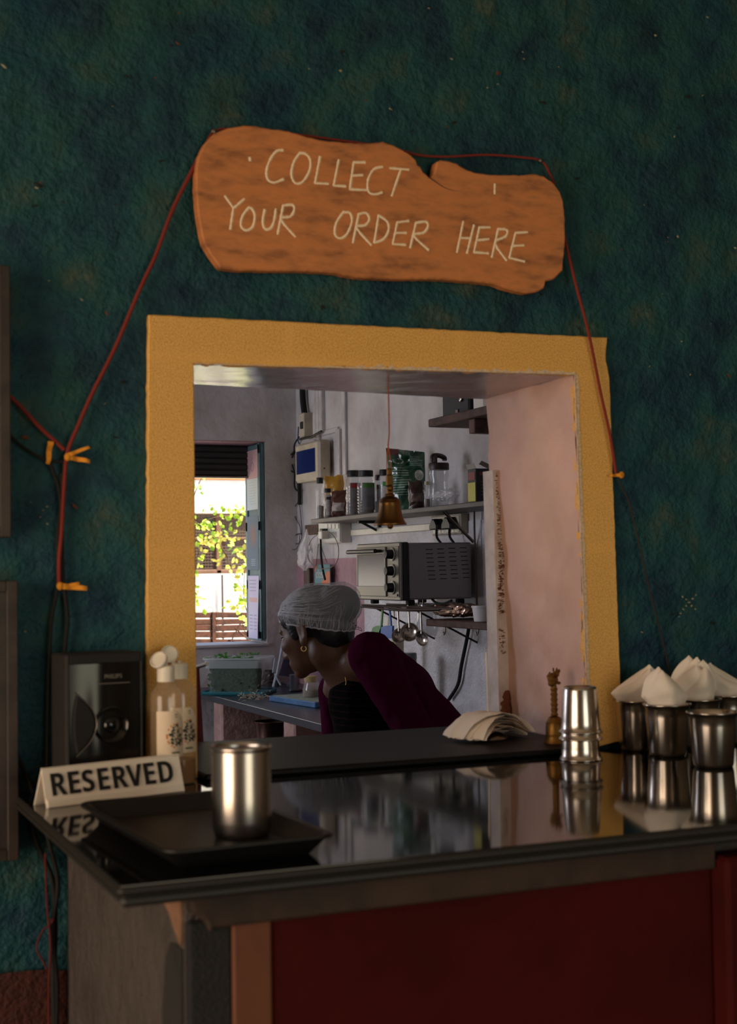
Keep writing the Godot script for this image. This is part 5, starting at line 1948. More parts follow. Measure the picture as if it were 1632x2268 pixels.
	wire("hanger_rod", "thin rusty rod hanging straight at the right of the oven", [[1050, 1126], [1051, 1190], [1054, 1260], [1056, 1340]], WALL_B - 0.03, 0.004, mat(c8(96, 78, 66), 0.6), "rod")
	oven()
	# lower wooden shelf, foil tray, tub, hooks
	var lx := WALL_B - 0.24
	var la := on_x(943, 1371, lx)
	var lb := on_x(1095, 1371, lx)
	var ls := thing("wooden_shelf", "short brown wooden shelf under the toaster oven", "shelf", Vector3(WALL_B - 0.12, la.y, la.z + 0.2))
	st = sb()
	slab(st, Vector3(lx, la.y - 0.026, la.z), Vector3(WALL_B, la.y, lb.z + 0.2), 0.003)
	obj("board", st, rough_mat(c8(92, 58, 42), 0.7, "wood_grey", 1.5), ls, true)
	for px in [986, 1059]:
		var hp := on_x(px, 1386, lx + 0.01)
		st = sb()
		tube(st, curve([hp + Vector3(0, 0.004, 0), hp + Vector3(0, -0.018, 0), hp + Vector3(0, -0.03, -0.006), hp + Vector3(0, -0.032, -0.014), hp + Vector3(0, -0.022, -0.018)], 4), 0.0028, 6)
		obj("hook", st, M.steel_dark, ls, true)
	var fo := thing("foil_parcel", "crumpled foil parcel lying on the short wooden shelf", "foil parcel", on_x(1010, 1370, lx + 0.08))
	fo.position.y = la.y
	var fn := FastNoiseLite.new()
	fn.seed = 14
	fn.noise_type = FastNoiseLite.TYPE_CELLULAR
	fn.frequency = 14.0
	st = sb()
	grid(st, func(u: float, v: float):
		var a := u * TAU
		var e := v * PI - PI / 2
		var d := Vector3(cos(e) * cos(a), sin(e), -cos(e) * sin(a))
		d = Vector3(signf(d.x) * pow(absf(d.x), 0.6), signf(d.y) * pow(absf(d.y), 0.6), signf(d.z) * pow(absf(d.z), 0.6))
		var p := Vector3(d.x * 0.06, d.y * 0.036, d.z * 0.15)
		p += d * fn.get_noise_3d(p.x * 2.0, p.y * 2.0, p.z * 2.0) * 0.022
		return Vector3(p.x, maxf(p.y, -0.034) + 0.0345, p.z), 44, 20, FLAT, false, true)
	obj("foil", st, mat(c8(206, 172, 150), 0.25, 1.0), fo)
	var tub := thing("plastic_tub", "small white plastic tub at the right end of the short wooden shelf", "tub", on_x(1071, 1370, lx + 0.04))
	tub.position.y = la.y + 0.0004
	st = sb()
	lathe(st, X(), [Vector2(0, 0), Vector2(0.032, 0), Vector2(0.034, 0.002), Vector2(0.040, 0.050), Vector2(0.043, 0.050), Vector2(0.043, 0.056), Vector2(0, 0.057)], 24)
	obj("tub_body", st, mat(c8(214, 208, 206), 0.4), tub)
	# black lead and pan behind the worker
	wire("black_cable", "black lead curving down the white wall behind the worker", [[1039, 1386], [1033, 1419], [1022, 1472], [1014, 1516], [994, 1549]], WALL_B - 0.02, 0.0075, M.black_cable)
	# upper shelf with bracket and black box
	var ux := WALL_B - 0.23
	var ua := on_x(948, 936, ux)
	var us := thing("upper_shelf", "thick brown wooden shelf high at the right of the kitchen", "shelf", Vector3(WALL_B - 0.1, ua.y, ua.z + 0.3))
	st = sb()
	var uz := on_x(1110, 900, ux).z
	slab(st, Vector3(ux, ua.y - 0.018, ua.z), Vector3(WALL_B, ua.y + 0.012, uz), 0.003)
	obj("board", st, rough_mat(c8(92, 62, 48), 0.7, "wood_grey", 1.5), us, true)
	st = sb()
	var ub := on_x(1038, 950, ux + 0.02)
	slab(st, Vector3(ux + 0.02, ua.y - 0.07, ub.z), Vector3(WALL_B, ua.y - 0.0182, ub.z + 0.045), 0.003)
	obj("support_block", st, rough_mat(c8(112, 76, 66), 0.7, "wood_grey", 1.5), us, true)
	var bx0 := on_x(979, 900, ux + 0.05)
	var bk := thing("black_case", "black box standing on the upper wooden shelf", "box", Vector3(ux + 0.11, ua.y + 0.0125, bx0.z + 0.12))
	st = sb()
	slab(st, Vector3(ux + 0.05, ua.y + 0.0125, bx0.z), Vector3(WALL_B - 0.012, ua.y + 0.16, bx0.z + 0.22), 0.006)
	obj("case", st, mat(c8(30, 30, 34), 0.5), bk, true)
	st = sb()
	ball(st, X(Vector3(ux + 0.046, ua.y + 0.07, bx0.z + 0.165)), Vector3(0.006, 0.012, 0.012), 12)
	slab(st, Vector3(ux + 0.044, ua.y + 0.02, bx0.z + 0.12), Vector3(ux + 0.0505, ua.y + 0.035, bx0.z + 0.14), 0.002)
	obj("metal_catch", st, M.steel, bk, true)
	var pk := thing("white_packet", "white packet standing beside the black box on the upper shelf", "packet", Vector3(ux + 0.1, ua.y + 0.0125, bx0.z + 0.29))
	st = sb()
	slab(st, Vector3(ux + 0.05, ua.y + 0.0125, bx0.z + 0.25), Vector3(ux + 0.16, ua.y + 0.12, bx0.z + 0.34), 0.008)
	obj("packet", st, M.white_plastic, pk, true)
	# low red cloth at the left, inside
	var rc := thing("red_cloth", "dark red cloth hanging just inside the hatch at its lower left", "cloth", on_z(441, 1500, -0.55))
	st = sb()
	var r0 := on_z(452, 1478, -0.55)
	sheet(st, func(u: float, v: float):
		return Vector3(r0.x - 0.10 + u * (0.088 + 0.016 * v), r0.y - v * 0.30, -0.55 + 0.014 * sin(u * 16.0) * (0.3 + v)), 18, 8, 0.002)
	obj("cloth", st, rough_mat(c8(92, 20, 26), 0.9, "grey_fine", 4.0), rc, true)
	st = sb()
	tube(st, [Vector3(r0.x - 0.05, r0.y - 0.01, -0.56), Vector3(r0.x - 0.05, r0.y + 0.02, HATCH + 0.012)], 0.004, 8)
	obj("hook", st, M.steel_dark, rc, true)

var SHELF := Vector3.ZERO

func oven():
	# a small toaster oven, back to the wall, door to the left
	var xf := on_x(888, 1260, WALL_B - 0.33).x
	var x1 := WALL_B - 0.03
	var zn := on_x(888, 1265, xf).z            # near side
	var zf := on_x(793, 1265, xf).z            # far side
	var yt := on_x(900, 1202, xf + 0.02).y
	var yb := on_x(900, 1329, xf + 0.02).y
	var o := thing("toaster_oven", "grey toaster oven with three black knobs facing left on the wire rack", "oven", Vector3((xf + x1) / 2, yb - 0.018, (zn + zf) / 2))
	var h := yt - yb
	var gm := mat(c8(150, 146, 148), 0.45, 0.1)
	var st := sb()
	slab(st, Vector3(xf + 0.03, yb, zf), Vector3(x1, yt, zn), 0.006)
	var body := obj("body", st, gm, o, true)
	st = sb()
	slab(st, Vector3(xf + 0.008, yb - 0.003, zf - 0.002), Vector3(xf + 0.034, yt + 0.003, zn + 0.003), 0.005)
	obj("front_band", st, M.black, o, true)
	# louvres on the near side: 4 columns of 8
	for c in 4:
		for r in 8:
			st = sb()
			var px := 950.0 + c * 25.2 + r * 1.0
			var py := 1217.0 + r * 9.4 - c * 1.3
			var p := on_z(px, py, zn)
			slab(st, Vector3(p.x - 0.0145, p.y - 0.0016, zn - 0.002), Vector3(p.x + 0.0145, p.y + 0.0014, zn + 0.0012), 0.0006)
			obj("louvre", st, M.black, body)
	# stainless front frame
	var sm := mat(c8(128, 124, 114), 0.42, 0.8)
	var kz := lerpf(zn, zf, 0.27)     # the control strip is the near quarter
	st = sb()
	slab(st, Vector3(xf - 0.004, yb - 0.003, zf), Vector3(xf + 0.010, yt + 0.003, zn), 0.004)
	obj("front_frame", st, sm, o, true)
	st = sb()
	slab(st, Vector3(xf - 0.007, yb + 0.010, kz), Vector3(xf - 0.003, yt - 0.012, zn - 0.006), 0.001)
	var panel := obj("control_panel", st, mat(c8(118, 112, 100), 0.42, 0.8), o, true)
	# door
	st = sb()
	var dz0 := zf + 0.012
	var dz1 := kz - 0.006
	var dy0 := yb + 0.012
	var dy1 := yt - 0.012
	slab(st, Vector3(xf - 0.012, dy1 - 0.03, dz0), Vector3(xf - 0.004, dy1, dz1), 0.002)
	slab(st, Vector3(xf - 0.012, dy0, dz0), Vector3(xf - 0.004, dy0 + 0.04, dz1), 0.002)
	slab(st, Vector3(xf - 0.012, dy0 + 0.04, dz0), Vector3(xf - 0.004, dy1 - 0.03, dz0 + 0.012), 0.002)
	slab(st, Vector3(xf - 0.012, dy0 + 0.04, dz1 - 0.012), Vector3(xf - 0.004, dy1 - 0.03, dz1), 0.002)
	var door := obj("door", st, sm, o, true)
	st = sb()
	slab(st, Vector3(xf - 0.0105, dy0 + 0.038, dz0 + 0.01), Vector3(xf - 0.0065, dy1 - 0.028, dz1 - 0.01))
	obj("door_glass", st, mat(c8(84, 84, 86), 0.15, 0.5), door)
	st = sb()
	var hy := dy1 - 0.016
	tube(st, [Vector3(xf - 0.042, hy, zf - 0.006), Vector3(xf - 0.042, hy, kz - 0.03)], 0.0085, 12)
	for z in [zf + 0.02, kz - 0.05]:
		tube(st, [Vector3(xf - 0.010, hy, z), Vector3(xf - 0.042, hy, z)], 0.006, 8)
	obj("handle", st, mat(c8(70, 68, 66), 0.35, 0.6), door)
	for k in 3:
		var y := lerpf(dy1 - 0.03, dy0 + 0.035, k / 2.0)
		var z := (kz + zn) / 2 - 0.002
		var rot := Transform3D(Basis(Vector3.UP, Vector3.LEFT, Vector3.BACK), Vector3(xf - 0.0068, y, z))
		st = sb()
		lathe(st, rot, [Vector2(0.0, 0.0), Vector2(0.026, 0.0), Vector2(0.025, 0.004), Vector2(0.022, 0.005), Vector2(0.0, 0.005)], 28)
		var ringo := obj("knob_ring", st, sm, panel)
		st = sb()
		lathe(st, rot, [Vector2(0.0, 0.005), Vector2(0.0185, 0.005), Vector2(0.0165, 0.030), Vector2(0.015, 0.032), Vector2(0.0, 0.032)], 24)
		slab(st, Vector3(xf - 0.0395, y - 0.003, z - 0.0012), Vector3(xf - 0.0385, y + 0.014, z + 0.0012))
		obj("knob", st, M.black, panel)
	st = sb()
	ball(st, X(Vector3(xf - 0.008, yb + 0.018, zn - 0.018)), Vector3(0.003, 0.005, 0.005), 10)
	obj("pilot_lamp", st, M.black, panel)
	st = sb()
	for z in [zf + 0.05, zn - 0.03]:
		for x in [xf + 0.05, x1 - 0.04]:
			slab(st, Vector3(x - 0.014, yb - 0.021, z - 0.014), Vector3(x + 0.014, yb, z + 0.014), 0.003)
	obj("foot", st, M.rubber, o, true)
	# iron rack under it, with hooks for the utensils
	var ry := yb - 0.0215
	var rk := thing("wire_rack", "thin dark iron wall rack holding the toaster oven", "rack", Vector3((xf + x1) / 2, ry, zn))
	var im := mat(c8(64, 48, 40), 0.6, 0.3)
	for x in [xf + 0.04, xf + 0.15, xf + 0.27]:
		st = sb()
		tube(st, [Vector3(x, ry - 0.005, zf - 0.06), Vector3(x, ry - 0.005, zn + 0.35)], 0.0038, 8)
		obj("rail", st, im, rk, true)
	st = sb()
	tube(st, curve([Vector3(xf - 0.03, ry - 0.014, zf - 0.02), Vector3(xf + 0.03, ry - 0.008, zf + 0.15), Vector3(xf + 0.02, ry - 0.013, zn), Vector3(xf + 0.04, ry - 0.008, zn + 0.25)], 6), 0.0045, 8)
	tube(st, curve([Vector3(xf - 0.005, ry - 0.010, zf + 0.06), Vector3(xf + 0.012, ry - 0.018, zn - 0.05), Vector3(xf + 0.06, ry - 0.014, zn + 0.2)], 6), 0.004, 8)
	obj("bent_rail", st, im, rk, true)
	for z in [zf + 0.02, zn - 0.02]:
		st = sb()
		tube(st, [Vector3(WALL_B, ry - 0.012, z), Vector3(xf + 0.03, ry - 0.012, z)], 0.005, 8)
		tube(st, [Vector3(WALL_B - 0.002, ry - 0.15, z), Vector3(xf + 0.06, ry - 0.014, z)], 0.004, 8)
		obj("wall_bracket", st, im, rk, true)
	RACK = Vector3(xf + 0.05, ry - 0.012, 0)
	wire("black_cable", "short black lead curling under the toaster oven", [[955, 1325], [966, 1335], [982, 1337], [1000, 1330]], WALL_B - 0.2, 0.005, M.black_cable)

var RACK := Vector3.ZERO

# ---------------------------------------------------------------- kitchen: on the jar shelf
func shelf_spot(px: float, x: float) -> Vector3:
	var p := on_x(px, 1120, x)
	return Vector3(x, SHELF.y + 0.0004, p.z)

func shelf_size(pw: float, px: float, x: float) -> float:
	# width in metres of that many pixels across the line of sight at the shelf
	return pw * ((on_x(px, 1120, x) - EYE).dot(fw)) / FPX

func jar(called: String, label: String, px: float, x: float, pw: float, y_top: float, lidcol: Color, labelcol: Color, band: Color, ribs := true, group := "jars on the stone shelf") -> Node3D:
	var pos := shelf_spot(px, x)
	var r := shelf_size(pw, px, x) / 2
	var h := on_x(px, y_top, x).y - SHELF.y
	var t := thing(called, label, "jar" if called.ends_with("jar") else "bottle", pos, group)
	var st := sb()
	var lid := h * 0.14
	var prof := [Vector2(0, 0), Vector2(r * 0.9, 0), Vector2(r, r * 0.12)]
	var y := r * 0.12
	var hb := h - lid - r * 0.35
	if ribs:
		var n := 9
		for k in n:
			var y0 := lerpf(y, hb * 0.8, float(k) / n)
			var y1 := lerpf(y, hb * 0.8, float(k + 1) / n)
			prof.append(Vector2(r * 0.93, lerpf(y0, y1, 0.12)))
			prof.append(Vector2(r, lerpf(y0, y1, 0.4)))
			prof.append(Vector2(r, lerpf(y0, y1, 0.75)))
	prof.append_array([Vector2(r * 0.96, hb), Vector2(r * 0.8, h - lid), Vector2(r * 0.74, h - lid + 0.002)])
	lathe(st, X(), prof, 28, 60.0)
	obj("glass", st, M.clear_plastic, t)
	st = sb()
	lathe(st, X(), [Vector2(0, 0.002), Vector2(r * 0.88, 0.002), Vector2(r * 0.9, hb * 0.38), Vector2(0, hb * 0.42)], 20)
	obj("contents", st, rough_mat(labelcol.lerp(c8(120, 100, 82), 0.7) if labelcol.a > 0.0 else c8(150, 140, 126), 0.9, "grime", 8.0), t)
	st = sb()
	lathe(st, X(), [Vector2(0, h - lid), Vector2(r * 0.84, h - lid), Vector2(r * 0.84, h - 0.003), Vector2(r * 0.78, h), Vector2(0, h)], 28)
	obj("lid", st, mat(lidcol, 0.5), t)
	if labelcol.a > 0.0:
		st = sb()
		grid(st, func(u: float, v: float):
			var a := lerpf(-2.4, -0.7, u)
			return Vector3(cos(a) * (r + 0.001) * 1.0, lerpf(hb * 0.12, hb * 0.9, v), -sin(a) * (r + 0.001)), 16, 3)
		var lb := obj("label", st, rough_mat(labelcol, 0.6, "grime", 6.0), t)
		st = sb()
		grid(st, func(u: float, v: float):
			var a := lerpf(-2.3, -0.8, u)
			return Vector3(cos(a) * (r + 0.0018) * 1.0, lerpf(hb * 0.76, hb * 0.88, v), -sin(a) * (r + 0.0018)), 14, 2)
		obj("label_band", st, mat(band, 0.6), lb)
	return t

func kitchen_shelf_things():
	var black := c8(24, 24, 24)
	jar("clear_bottle", "slim ribbed clear bottle with black cap at the left end of the jar shelf", 709, 2.40, 18, 1058, black, Color(0, 0, 0, 0), black)
	jar("clear_bottle", "small dark bottle with white label standing before the yellow packet", 726, 2.38, 18, 1082, black, c8(206, 200, 196), c8(60, 50, 50), false)
	jar("storage_jar", "big ribbed jar with a red-topped label, left of the jar pair", 783, 2.41, 33, 1042, black, c8(120, 112, 112), c8(150, 40, 36))
	jar("storage_jar", "big ribbed jar with a green-topped grey label, right of the jar pair", 811, 2.38, 39, 1042, black, c8(128, 128, 132), c8(84, 132, 60))
	jar("clear_bottle", "narrow dark bottle with brown cap just right of the big jars", 837, 2.42, 13, 1052, c8(60, 30, 28), c8(110, 100, 92), c8(60, 40, 36), false)
	jar("storage_jar", "jar with bright green label half hidden behind the brass bell", 853, 2.44, 28, 1040, black, c8(214, 214, 208), c8(70, 170, 80))
	jar("clear_bottle", "tiny glass bottle with pale screw cap in front of the pitcher", 946, 2.37, 13, 1066, c8(196, 186, 160), Color(0, 0, 0, 0), black, false)
	packet("spice_packet", "yellow packet with black print at the left of the jar shelf", 741, 2.46, 44, 1054, c8(206, 150, 48), c8(40, 34, 30), 0.04, 31)
	packet("spice_packet", "brown snack packet slumped before the yellow packet", 750, 2.42, 34, 1086, c8(96, 56, 44), c8(190, 176, 166), 0.045, 32)
	packet("spice_packet", "dark brown pouch leaning below the green pouch", 921, 2.37, 34, 1066, c8(70, 48, 44), c8(120, 96, 86), 0.04, 33)
	green_pouch()
	pitcher()
	plastic_heap()
	tea_box()
	utensils()

func packet(called: String, label: String, px: float, x: float, pw: float, y_top: float, col: Color, print_col: Color, depth: float, seed_: int):
	var pos := shelf_spot(px, x)
	var w := shelf_size(pw, px, x)
	var h := on_x(px, y_top, x).y - SHELF.y
	var t := thing(called, label, "packet", pos, "packets on the stone shelf")
	t.rotation.y = deg_to_rad(-23 - 8)
	var n := FastNoiseLite.new()
	n.seed = seed_
	n.frequency = 11.0
	var st := sb()
	var f := func(u: float, v: float) -> Vector3:
		var a := u * TAU
		var b := pow(sin(PI * clampf(v * 0.9 + 0.1, 0, 1)), 0.5)
		var x0 := cos(a) * w / 2 * (0.92 + 0.08 * b)
		var z0 := -sin(a) * depth / 2 * b + n.get_noise_2d(x0 * 2.0, v * 0.3) * 0.012
		return Vector3(x0 + n.get_noise_2d(v * 0.3, 4.0) * 0.006, v * h * (1.0 + n.get_noise_2d(x0 * 2.0, 8.0) * 0.06), z0)
	grid(st, f, 28, 14, 0, false, true)
	obj("pouch", st, rough_mat(col, 0.28, "grime", 5.0), t)
	st = sb()
	grid(st, func(u: float, v: float):
		var a := lerpf(0.60, 0.9, u)
		var p: Vector3 = f.call(a, lerpf(0.25, 0.55, v))
		return p + Vector3(0, 0, 0.0022), 10, 6)
	obj("printed_panel", st, mat(print_col, 0.4), t)

func green_pouch():
	var px := 905.0
	var x := 2.42
	var pos := shelf_spot(px, x)
	var w := shelf_size(84, px, x)
	var h := on_x(px, 988, x).y - SHELF.y
	var t := thing("green_pouch", "tall dark green foil pouch with white print standing on the jar shelf", "pouch", pos, "packets on the stone shelf")
	t.rotation = Vector3(0, deg_to_rad(-23), 0.04)
	# print: rows of pale lines, a white oval, small boxes
	var im := Image.create(256, 384, false, Image.FORMAT_RGBA8)
	im.fill(c8(22, 84, 58))
	rng.seed = 44
	im.fill_rect(Rect2i(0, 0, 80, 42), c8(96, 30, 40))
	for k in 12:
		var y := 120 + k * 15
		im.fill_rect(Rect2i(24 + rng.randi_range(0, 8), y, rng.randi_range(70, 130), 4), c8(170, 190, 176))
	for k in 6:
		im.fill_rect(Rect2i(150, 40 + k * 12, rng.randi_range(50, 90), 3), c8(160, 184, 170))
	for k in 40:
		var a := rng.randf() * TAU
		im.fill_rect(Rect2i(70 + int(cos(a) * 34), 76 + int(sin(a) * 16), 9, 5), c8(206, 214, 206))
	for y in range(130, 200):
		for xx in range(180, 244):
			if pow((xx - 212) / 31.0, 2) + pow((y - 165) / 34.0, 2) < 1.0:
				im.set_pixel(xx, y, c8(176, 190, 172) if pow((xx - 212) / 22.0, 2) + pow((y - 172) / 20.0, 2) < 1.0 else c8(226, 226, 222))
	for q in [[190, 226, 52, 22], [178, 262, 34, 22], [220, 262, 26, 22]]:
		im.fill_rect(Rect2i(q[0], q[1], q[2], q[3]), c8(214, 214, 210))
	var m := mat(Color.WHITE, 0.22)
	m.albedo_texture = itex(im)
	m.metallic_specular = 0.7
	var n := FastNoiseLite.new()
	n.seed = 45
	n.frequency = 7.0
	n.fractal_octaves = 3
	var st := sb()
	var body := func(u: float, v: float, s: float) -> Vector3:
		var b := pow(clampf(1.0 - v, 0, 1), 0.6) * sqrt(maxf(0.0, sin(PI * u)))
		var xx := (u - 0.5) * w * (0.92 + 0.10 * v)
		var wr := n.get_noise_2d(xx * 1.6, v * 0.5) * 0.035
		return Vector3(xx, v * h * (1.0 - 0.10 * u * v), s * (0.045 * b) + wr * (0.3 + 0.7 * v) - 0.02 * v)
	grid(st, func(u: float, v: float): return body.call(u, v, 1.0), 30, 30)
	m.uv1_scale = Vector3(1, -1, 1)
	m.uv1_offset = Vector3(0, 1, 0)
	obj("front_film", st, m, t)
	st = sb()
	grid(st, func(u: float, v: float): return body.call(u, v, -1.0) - Vector3(0, 0, 0.0006), 30, 30, 0, true)
	obj("back_film", st, mat(c8(22, 84, 58), 0.25), t)

func pitcher():
	var px := 973.0
	var x := 2.42
	var pos := shelf_spot(px, x)
	var r := shelf_size(44, px, x) / 2
	var h := on_x(px, 1007, x).y - SHELF.y
	var t := thing("water_pitcher", "clear plastic pitcher with brown handled lid on the jar shelf", "pitcher", pos)
	var st := sb()
	lathe(st, X(), [Vector2(0, 0), Vector2(r * 0.86, 0), Vector2(r * 0.95, 0.006), Vector2(r * 1.0, h * 0.28), Vector2(r * 0.9, h * 0.45), Vector2(r * 0.88, h * 0.52), Vector2(r * 1.0, h * 0.62), Vector2(r * 0.96, h * 0.72), Vector2(r * 0.9, h * 0.72)], 32, 70.0)
	obj("jug", st, glass(c8(225, 228, 230), 0.3, 0.1), t)
	var lm := mat(c8(48, 26, 24), 0.45)
	st = sb()
	lathe(st, X(), [Vector2(0, h * 0.71), Vector2(r * 1.02, h * 0.71), Vector2(r * 1.04, h * 0.72), Vector2(r * 1.04, h * 0.82), Vector2(r * 0.98, h * 0.84), Vector2(0, h * 0.84)], 32)
	var lid := obj("lid", st, lm, t)
	st = sb()
	tube(st, curve([Vector3(-r * 0.7, h * 0.83, 0.2 * r), Vector3(-r * 0.75, h * 0.96, 0.2 * r), Vector3(0, h * 0.985, 0), Vector3(r * 0.75, h * 0.95, -0.3 * r), Vector3(r * 0.8, h * 0.90, -0.3 * r)], 5), 0.010, 8)
	slab(st, Vector3(-r * 0.85, h * 0.82, -0.012), Vector3(-r * 0.45, h * 0.98, 0.03), 0.006)
	obj("lid_handle", st, lm, lid)

func plastic_heap():
	var pos := shelf_spot(985, 2.37)
	var w := shelf_size(112, 985, 2.37)
	var h := on_x(985, 1074, 2.37).y - SHELF.y
	var t := thing("plastic_wrap", "crumpled clear plastic bag lying along the jar shelf's edge", "plastic bag", pos)
	t.rotation.y = deg_to_rad(78)
	var n := FastNoiseLite.new()
	n.seed = 77
	n.frequency = 22.0
	n.noise_type = FastNoiseLite.TYPE_CELLULAR
	var st := sb()
	grid(st, func(u: float, v: float):
		var a := u * TAU
		var e := v * PI - PI / 2
		var d := Vector3(cos(e) * cos(a), sin(e), -cos(e) * sin(a))
		var p := Vector3(d.x * 0.19, d.y * h * 0.5, d.z * 0.06)
		p += d * n.get_noise_3d(p.x, p.y, p.z) * 0.035
		p.y *= 0.75 + 0.25 * cos(d.x * 3.0 + 1.0)
		return Vector3(p.x, maxf(p.y, -h * 0.5) + h * 0.5, p.z), 48, 24, FLAT, false, true)
	var m := mat(Color(0.9, 0.9, 0.92, 0.34), 0.3)
	m.transparency = BaseMaterial3D.TRANSPARENCY_ALPHA
	m.metallic_specular = 0.8
	obj("film", st, m, t)

func tea_box():
	var a := on_x(1036, 1070, 2.36)
	var b := on_x(1054, 1070, 2.36)
	var h := on_x(1040, 1034, 2.36).y - SHELF.y
	var y := SHELF.y + 0.0004
	var t := thing("tea_box", "open black and yellow cardboard box at the right end of the jar shelf", "carton", Vector3(2.40, y, (a.z + b.z) / 2))
	var bk := mat(c8(30, 28, 28), 0.5)
	var x1 := 2.455
	var st := sb()
	slab(st, Vector3(2.36, y, a.z), Vector3(x1, y + h * 0.93, b.z), 0.0015)
	obj("carton", st, bk, t, true)
	st = sb()
	slab(st, Vector3(2.3585, y + 0.004, a.z + 0.003), Vector3(2.3602, y + h * 0.55, b.z - 0.003))
	obj("yellow_panel", st, mat(c8(196, 186, 84), 0.6), t, true)
	st = sb()
	slab(st, Vector3(2.3585, y + h * 0.62, a.z + 0.006), Vector3(2.3602, y + h * 0.84, b.z - 0.006))
	slab(st, Vector3(2.375, y + h * 0.74, b.z - 0.0002), Vector3(2.44, y + h * 0.83, b.z + 0.0014))
	obj("red_print", st, mat(c8(132, 62, 54), 0.6), t, true)
	st = sb()
	for k in 5:
		slab(st, Vector3(2.378, y + h * (0.2 + 0.09 * k), b.z - 0.0002), Vector3(2.438 - 0.012 * (k % 2), y + h * (0.215 + 0.09 * k), b.z + 0.0012))
	obj("small_print", st, mat(c8(110, 106, 104), 0.6), t, true)
	st = sb()
	bar(st, Vector3(2.361, y + h * 0.93, (a.z + b.z) / 2), Vector3(2.352, y + h * 1.06, (a.z + b.z) / 2), b.z - a.z, 0.0012, Vector3.RIGHT)
	bar(st, Vector3(2.41, y + h * 0.93, b.z - 0.001), Vector3(2.415, y + h * 1.02, b.z + 0.012), 0.08, 0.0012, Vector3(0, 0, 1))
	obj("open_flap", st, mat(c8(150, 146, 130), 0.7), t, true)

func utensils():
	var x := RACK.x
	var y := RACK.y
	# S hooks, spatulas, ladles hanging from the rack
	var P := func(px: float, py: float) -> Vector3: return on_x(px, py, x)
	for q in [["spatula", "green plastic spatula hanging under the oven rack", [848, 1342], [844, 1392], [825, 1386, 846, 1404], c8(44, 128, 56)], ["spatula", "blue plastic spatula hanging under the oven rack", [862, 1342], [867, 1394], [841, 1386, 871, 1414], c8(34, 92, 168)]]:
		var t = thing(q[0], q[1], "spatula", P.call(q[2][0], q[2][1]), "plastic spatulas under the rack")
		var m := mat(q[5], 0.45)
		var st := sb()
		bar(st, P.call(q[2][0], q[2][1]), P.call(q[3][0], q[3][1]), 0.014, 0.006, Vector3.RIGHT, 0.002)
		obj("handle", st, m, t, true)
		st = sb()
		var c = q[4]
		var pts := []
		for s in [[c[0], lerpf(c[1], c[3], 0.45)], [lerpf(c[0], c[2], 0.12), c[1] + 3], [lerpf(c[0], c[2], 0.45), c[1]], [c[2], c[1]], [c[2] - 1, c[3]], [c[0], c[3]]]:
			var v: Vector3 = P.call(s[0], s[1])
			pts.append(Vector2(v.z, v.y))
		prism(st, pts, Transform3D(Basis(Vector3(0, 0, 1), Vector3.UP, Vector3.LEFT), Vector3(x, 0, 0)), -0.004, 0.004, 0.0015)
		obj("blade", st, m, t, true)
	var wt = thing("scraper", "white plastic scraper hanging between the two coloured spatulas", "scraper", P.call(855, 1345))
	var st := sb()
	bar(st, P.call(856, 1342) + Vector3(0.03, 0, 0), P.call(857, 1366) + Vector3(0.03, 0, 0), 0.008, 0.004, Vector3.RIGHT)
	wall_box(st, 850, 864, 1366, 1392, x + 0.028, x + 0.033, 0.001)
	obj("scraper_body", st, M.white_plastic, wt, true)
	var k := 0
	for q in [[892, 1356, 1408, 12, "steel ladle hanging leftmost below the oven"], [905, 1350, 1400, 15, "round steel ladle facing the room below the oven"], [921, 1354, 1414, 13, "steel strainer cup hanging rightmost below the oven"]]:
		var t = thing("ladle", q[4], "ladle", P.call(q[0], q[1]), "steel ladles under the rack")
		var xo := 0.02 * (k - 1)
		st = sb()
		tube(st, curve([P.call(q[0] - 3, q[1] - 8) + Vector3(xo, 0, 0), P.call(q[0] - 1, q[1] - 10) + Vector3(xo, 0, 0), P.call(q[0], q[1]) + Vector3(xo, 0, 0), P.call(q[0] + 2, q[2] - 10) + Vector3(xo, 0, 0)], 5), 0.0042, 8)
		obj("handle", st, M.steel, t, true)
		st = sb()
		var r := shelf_size(q[3], q[0], x) * 1.35
		var c: Vector3 = P.call(q[0] + 2, q[2]) + Vector3(xo, 0, 0)
		var axis := Vector3(-0.62, 0.2, 0.75).normalized() if k != 2 else Vector3(-0.9, -0.25, 0.35).normalized()
		var side := axis.cross(Vector3.UP).normalized()
		lathe(st, Transform3D(Basis(side, axis, side.cross(axis)), c), [Vector2(0, -r * 0.6), Vector2(r * 0.6, -r * 0.5), Vector2(r * 0.92, -r * 0.2), Vector2(r, 0), Vector2(r * 1.05, 0.001), Vector2(r * 0.96, 0.001), Vector2(r * 0.86, -r * 0.2), Vector2(r * 0.55, -r * 0.44), Vector2(0, -r * 0.52)], 28, 60.0)
		obj("bowl", st, M.steel, t, true)
		k += 1
	var jg = thing("glass_jug", "clear upturned glass jug hanging behind the steel ladles", "jug", P.call(900, 1365))
	st = sb()
	var jc: Vector3 = P.call(899, 1340) + Vector3(0.09, 0, 0)
	lathe(st, X(jc), [Vector2(0.034, -0.12), Vector2(0.045, -0.10), Vector2(0.038, -0.02), Vector2(0.036, 0.0), Vector2(0.034, 0.0), Vector2(0.036, -0.02), Vector2(0.043, -0.10), Vector2(0.032, -0.118)], 28, 60.0)
	obj("jug", st, glass(c8(220, 222, 222), 0.22, 0.06), jg, true)
	st = sb()
	tube(st, curve([jc + Vector3(0.0, 0.0, -0.035), jc + Vector3(0, 0.02, -0.04), jc + Vector3(-0.01, 0.022, -0.055), jc + Vector3(-0.01, -0.01, -0.06)], 4), 0.0035, 6)
	obj("hook", st, M.steel_dark, jg, true)

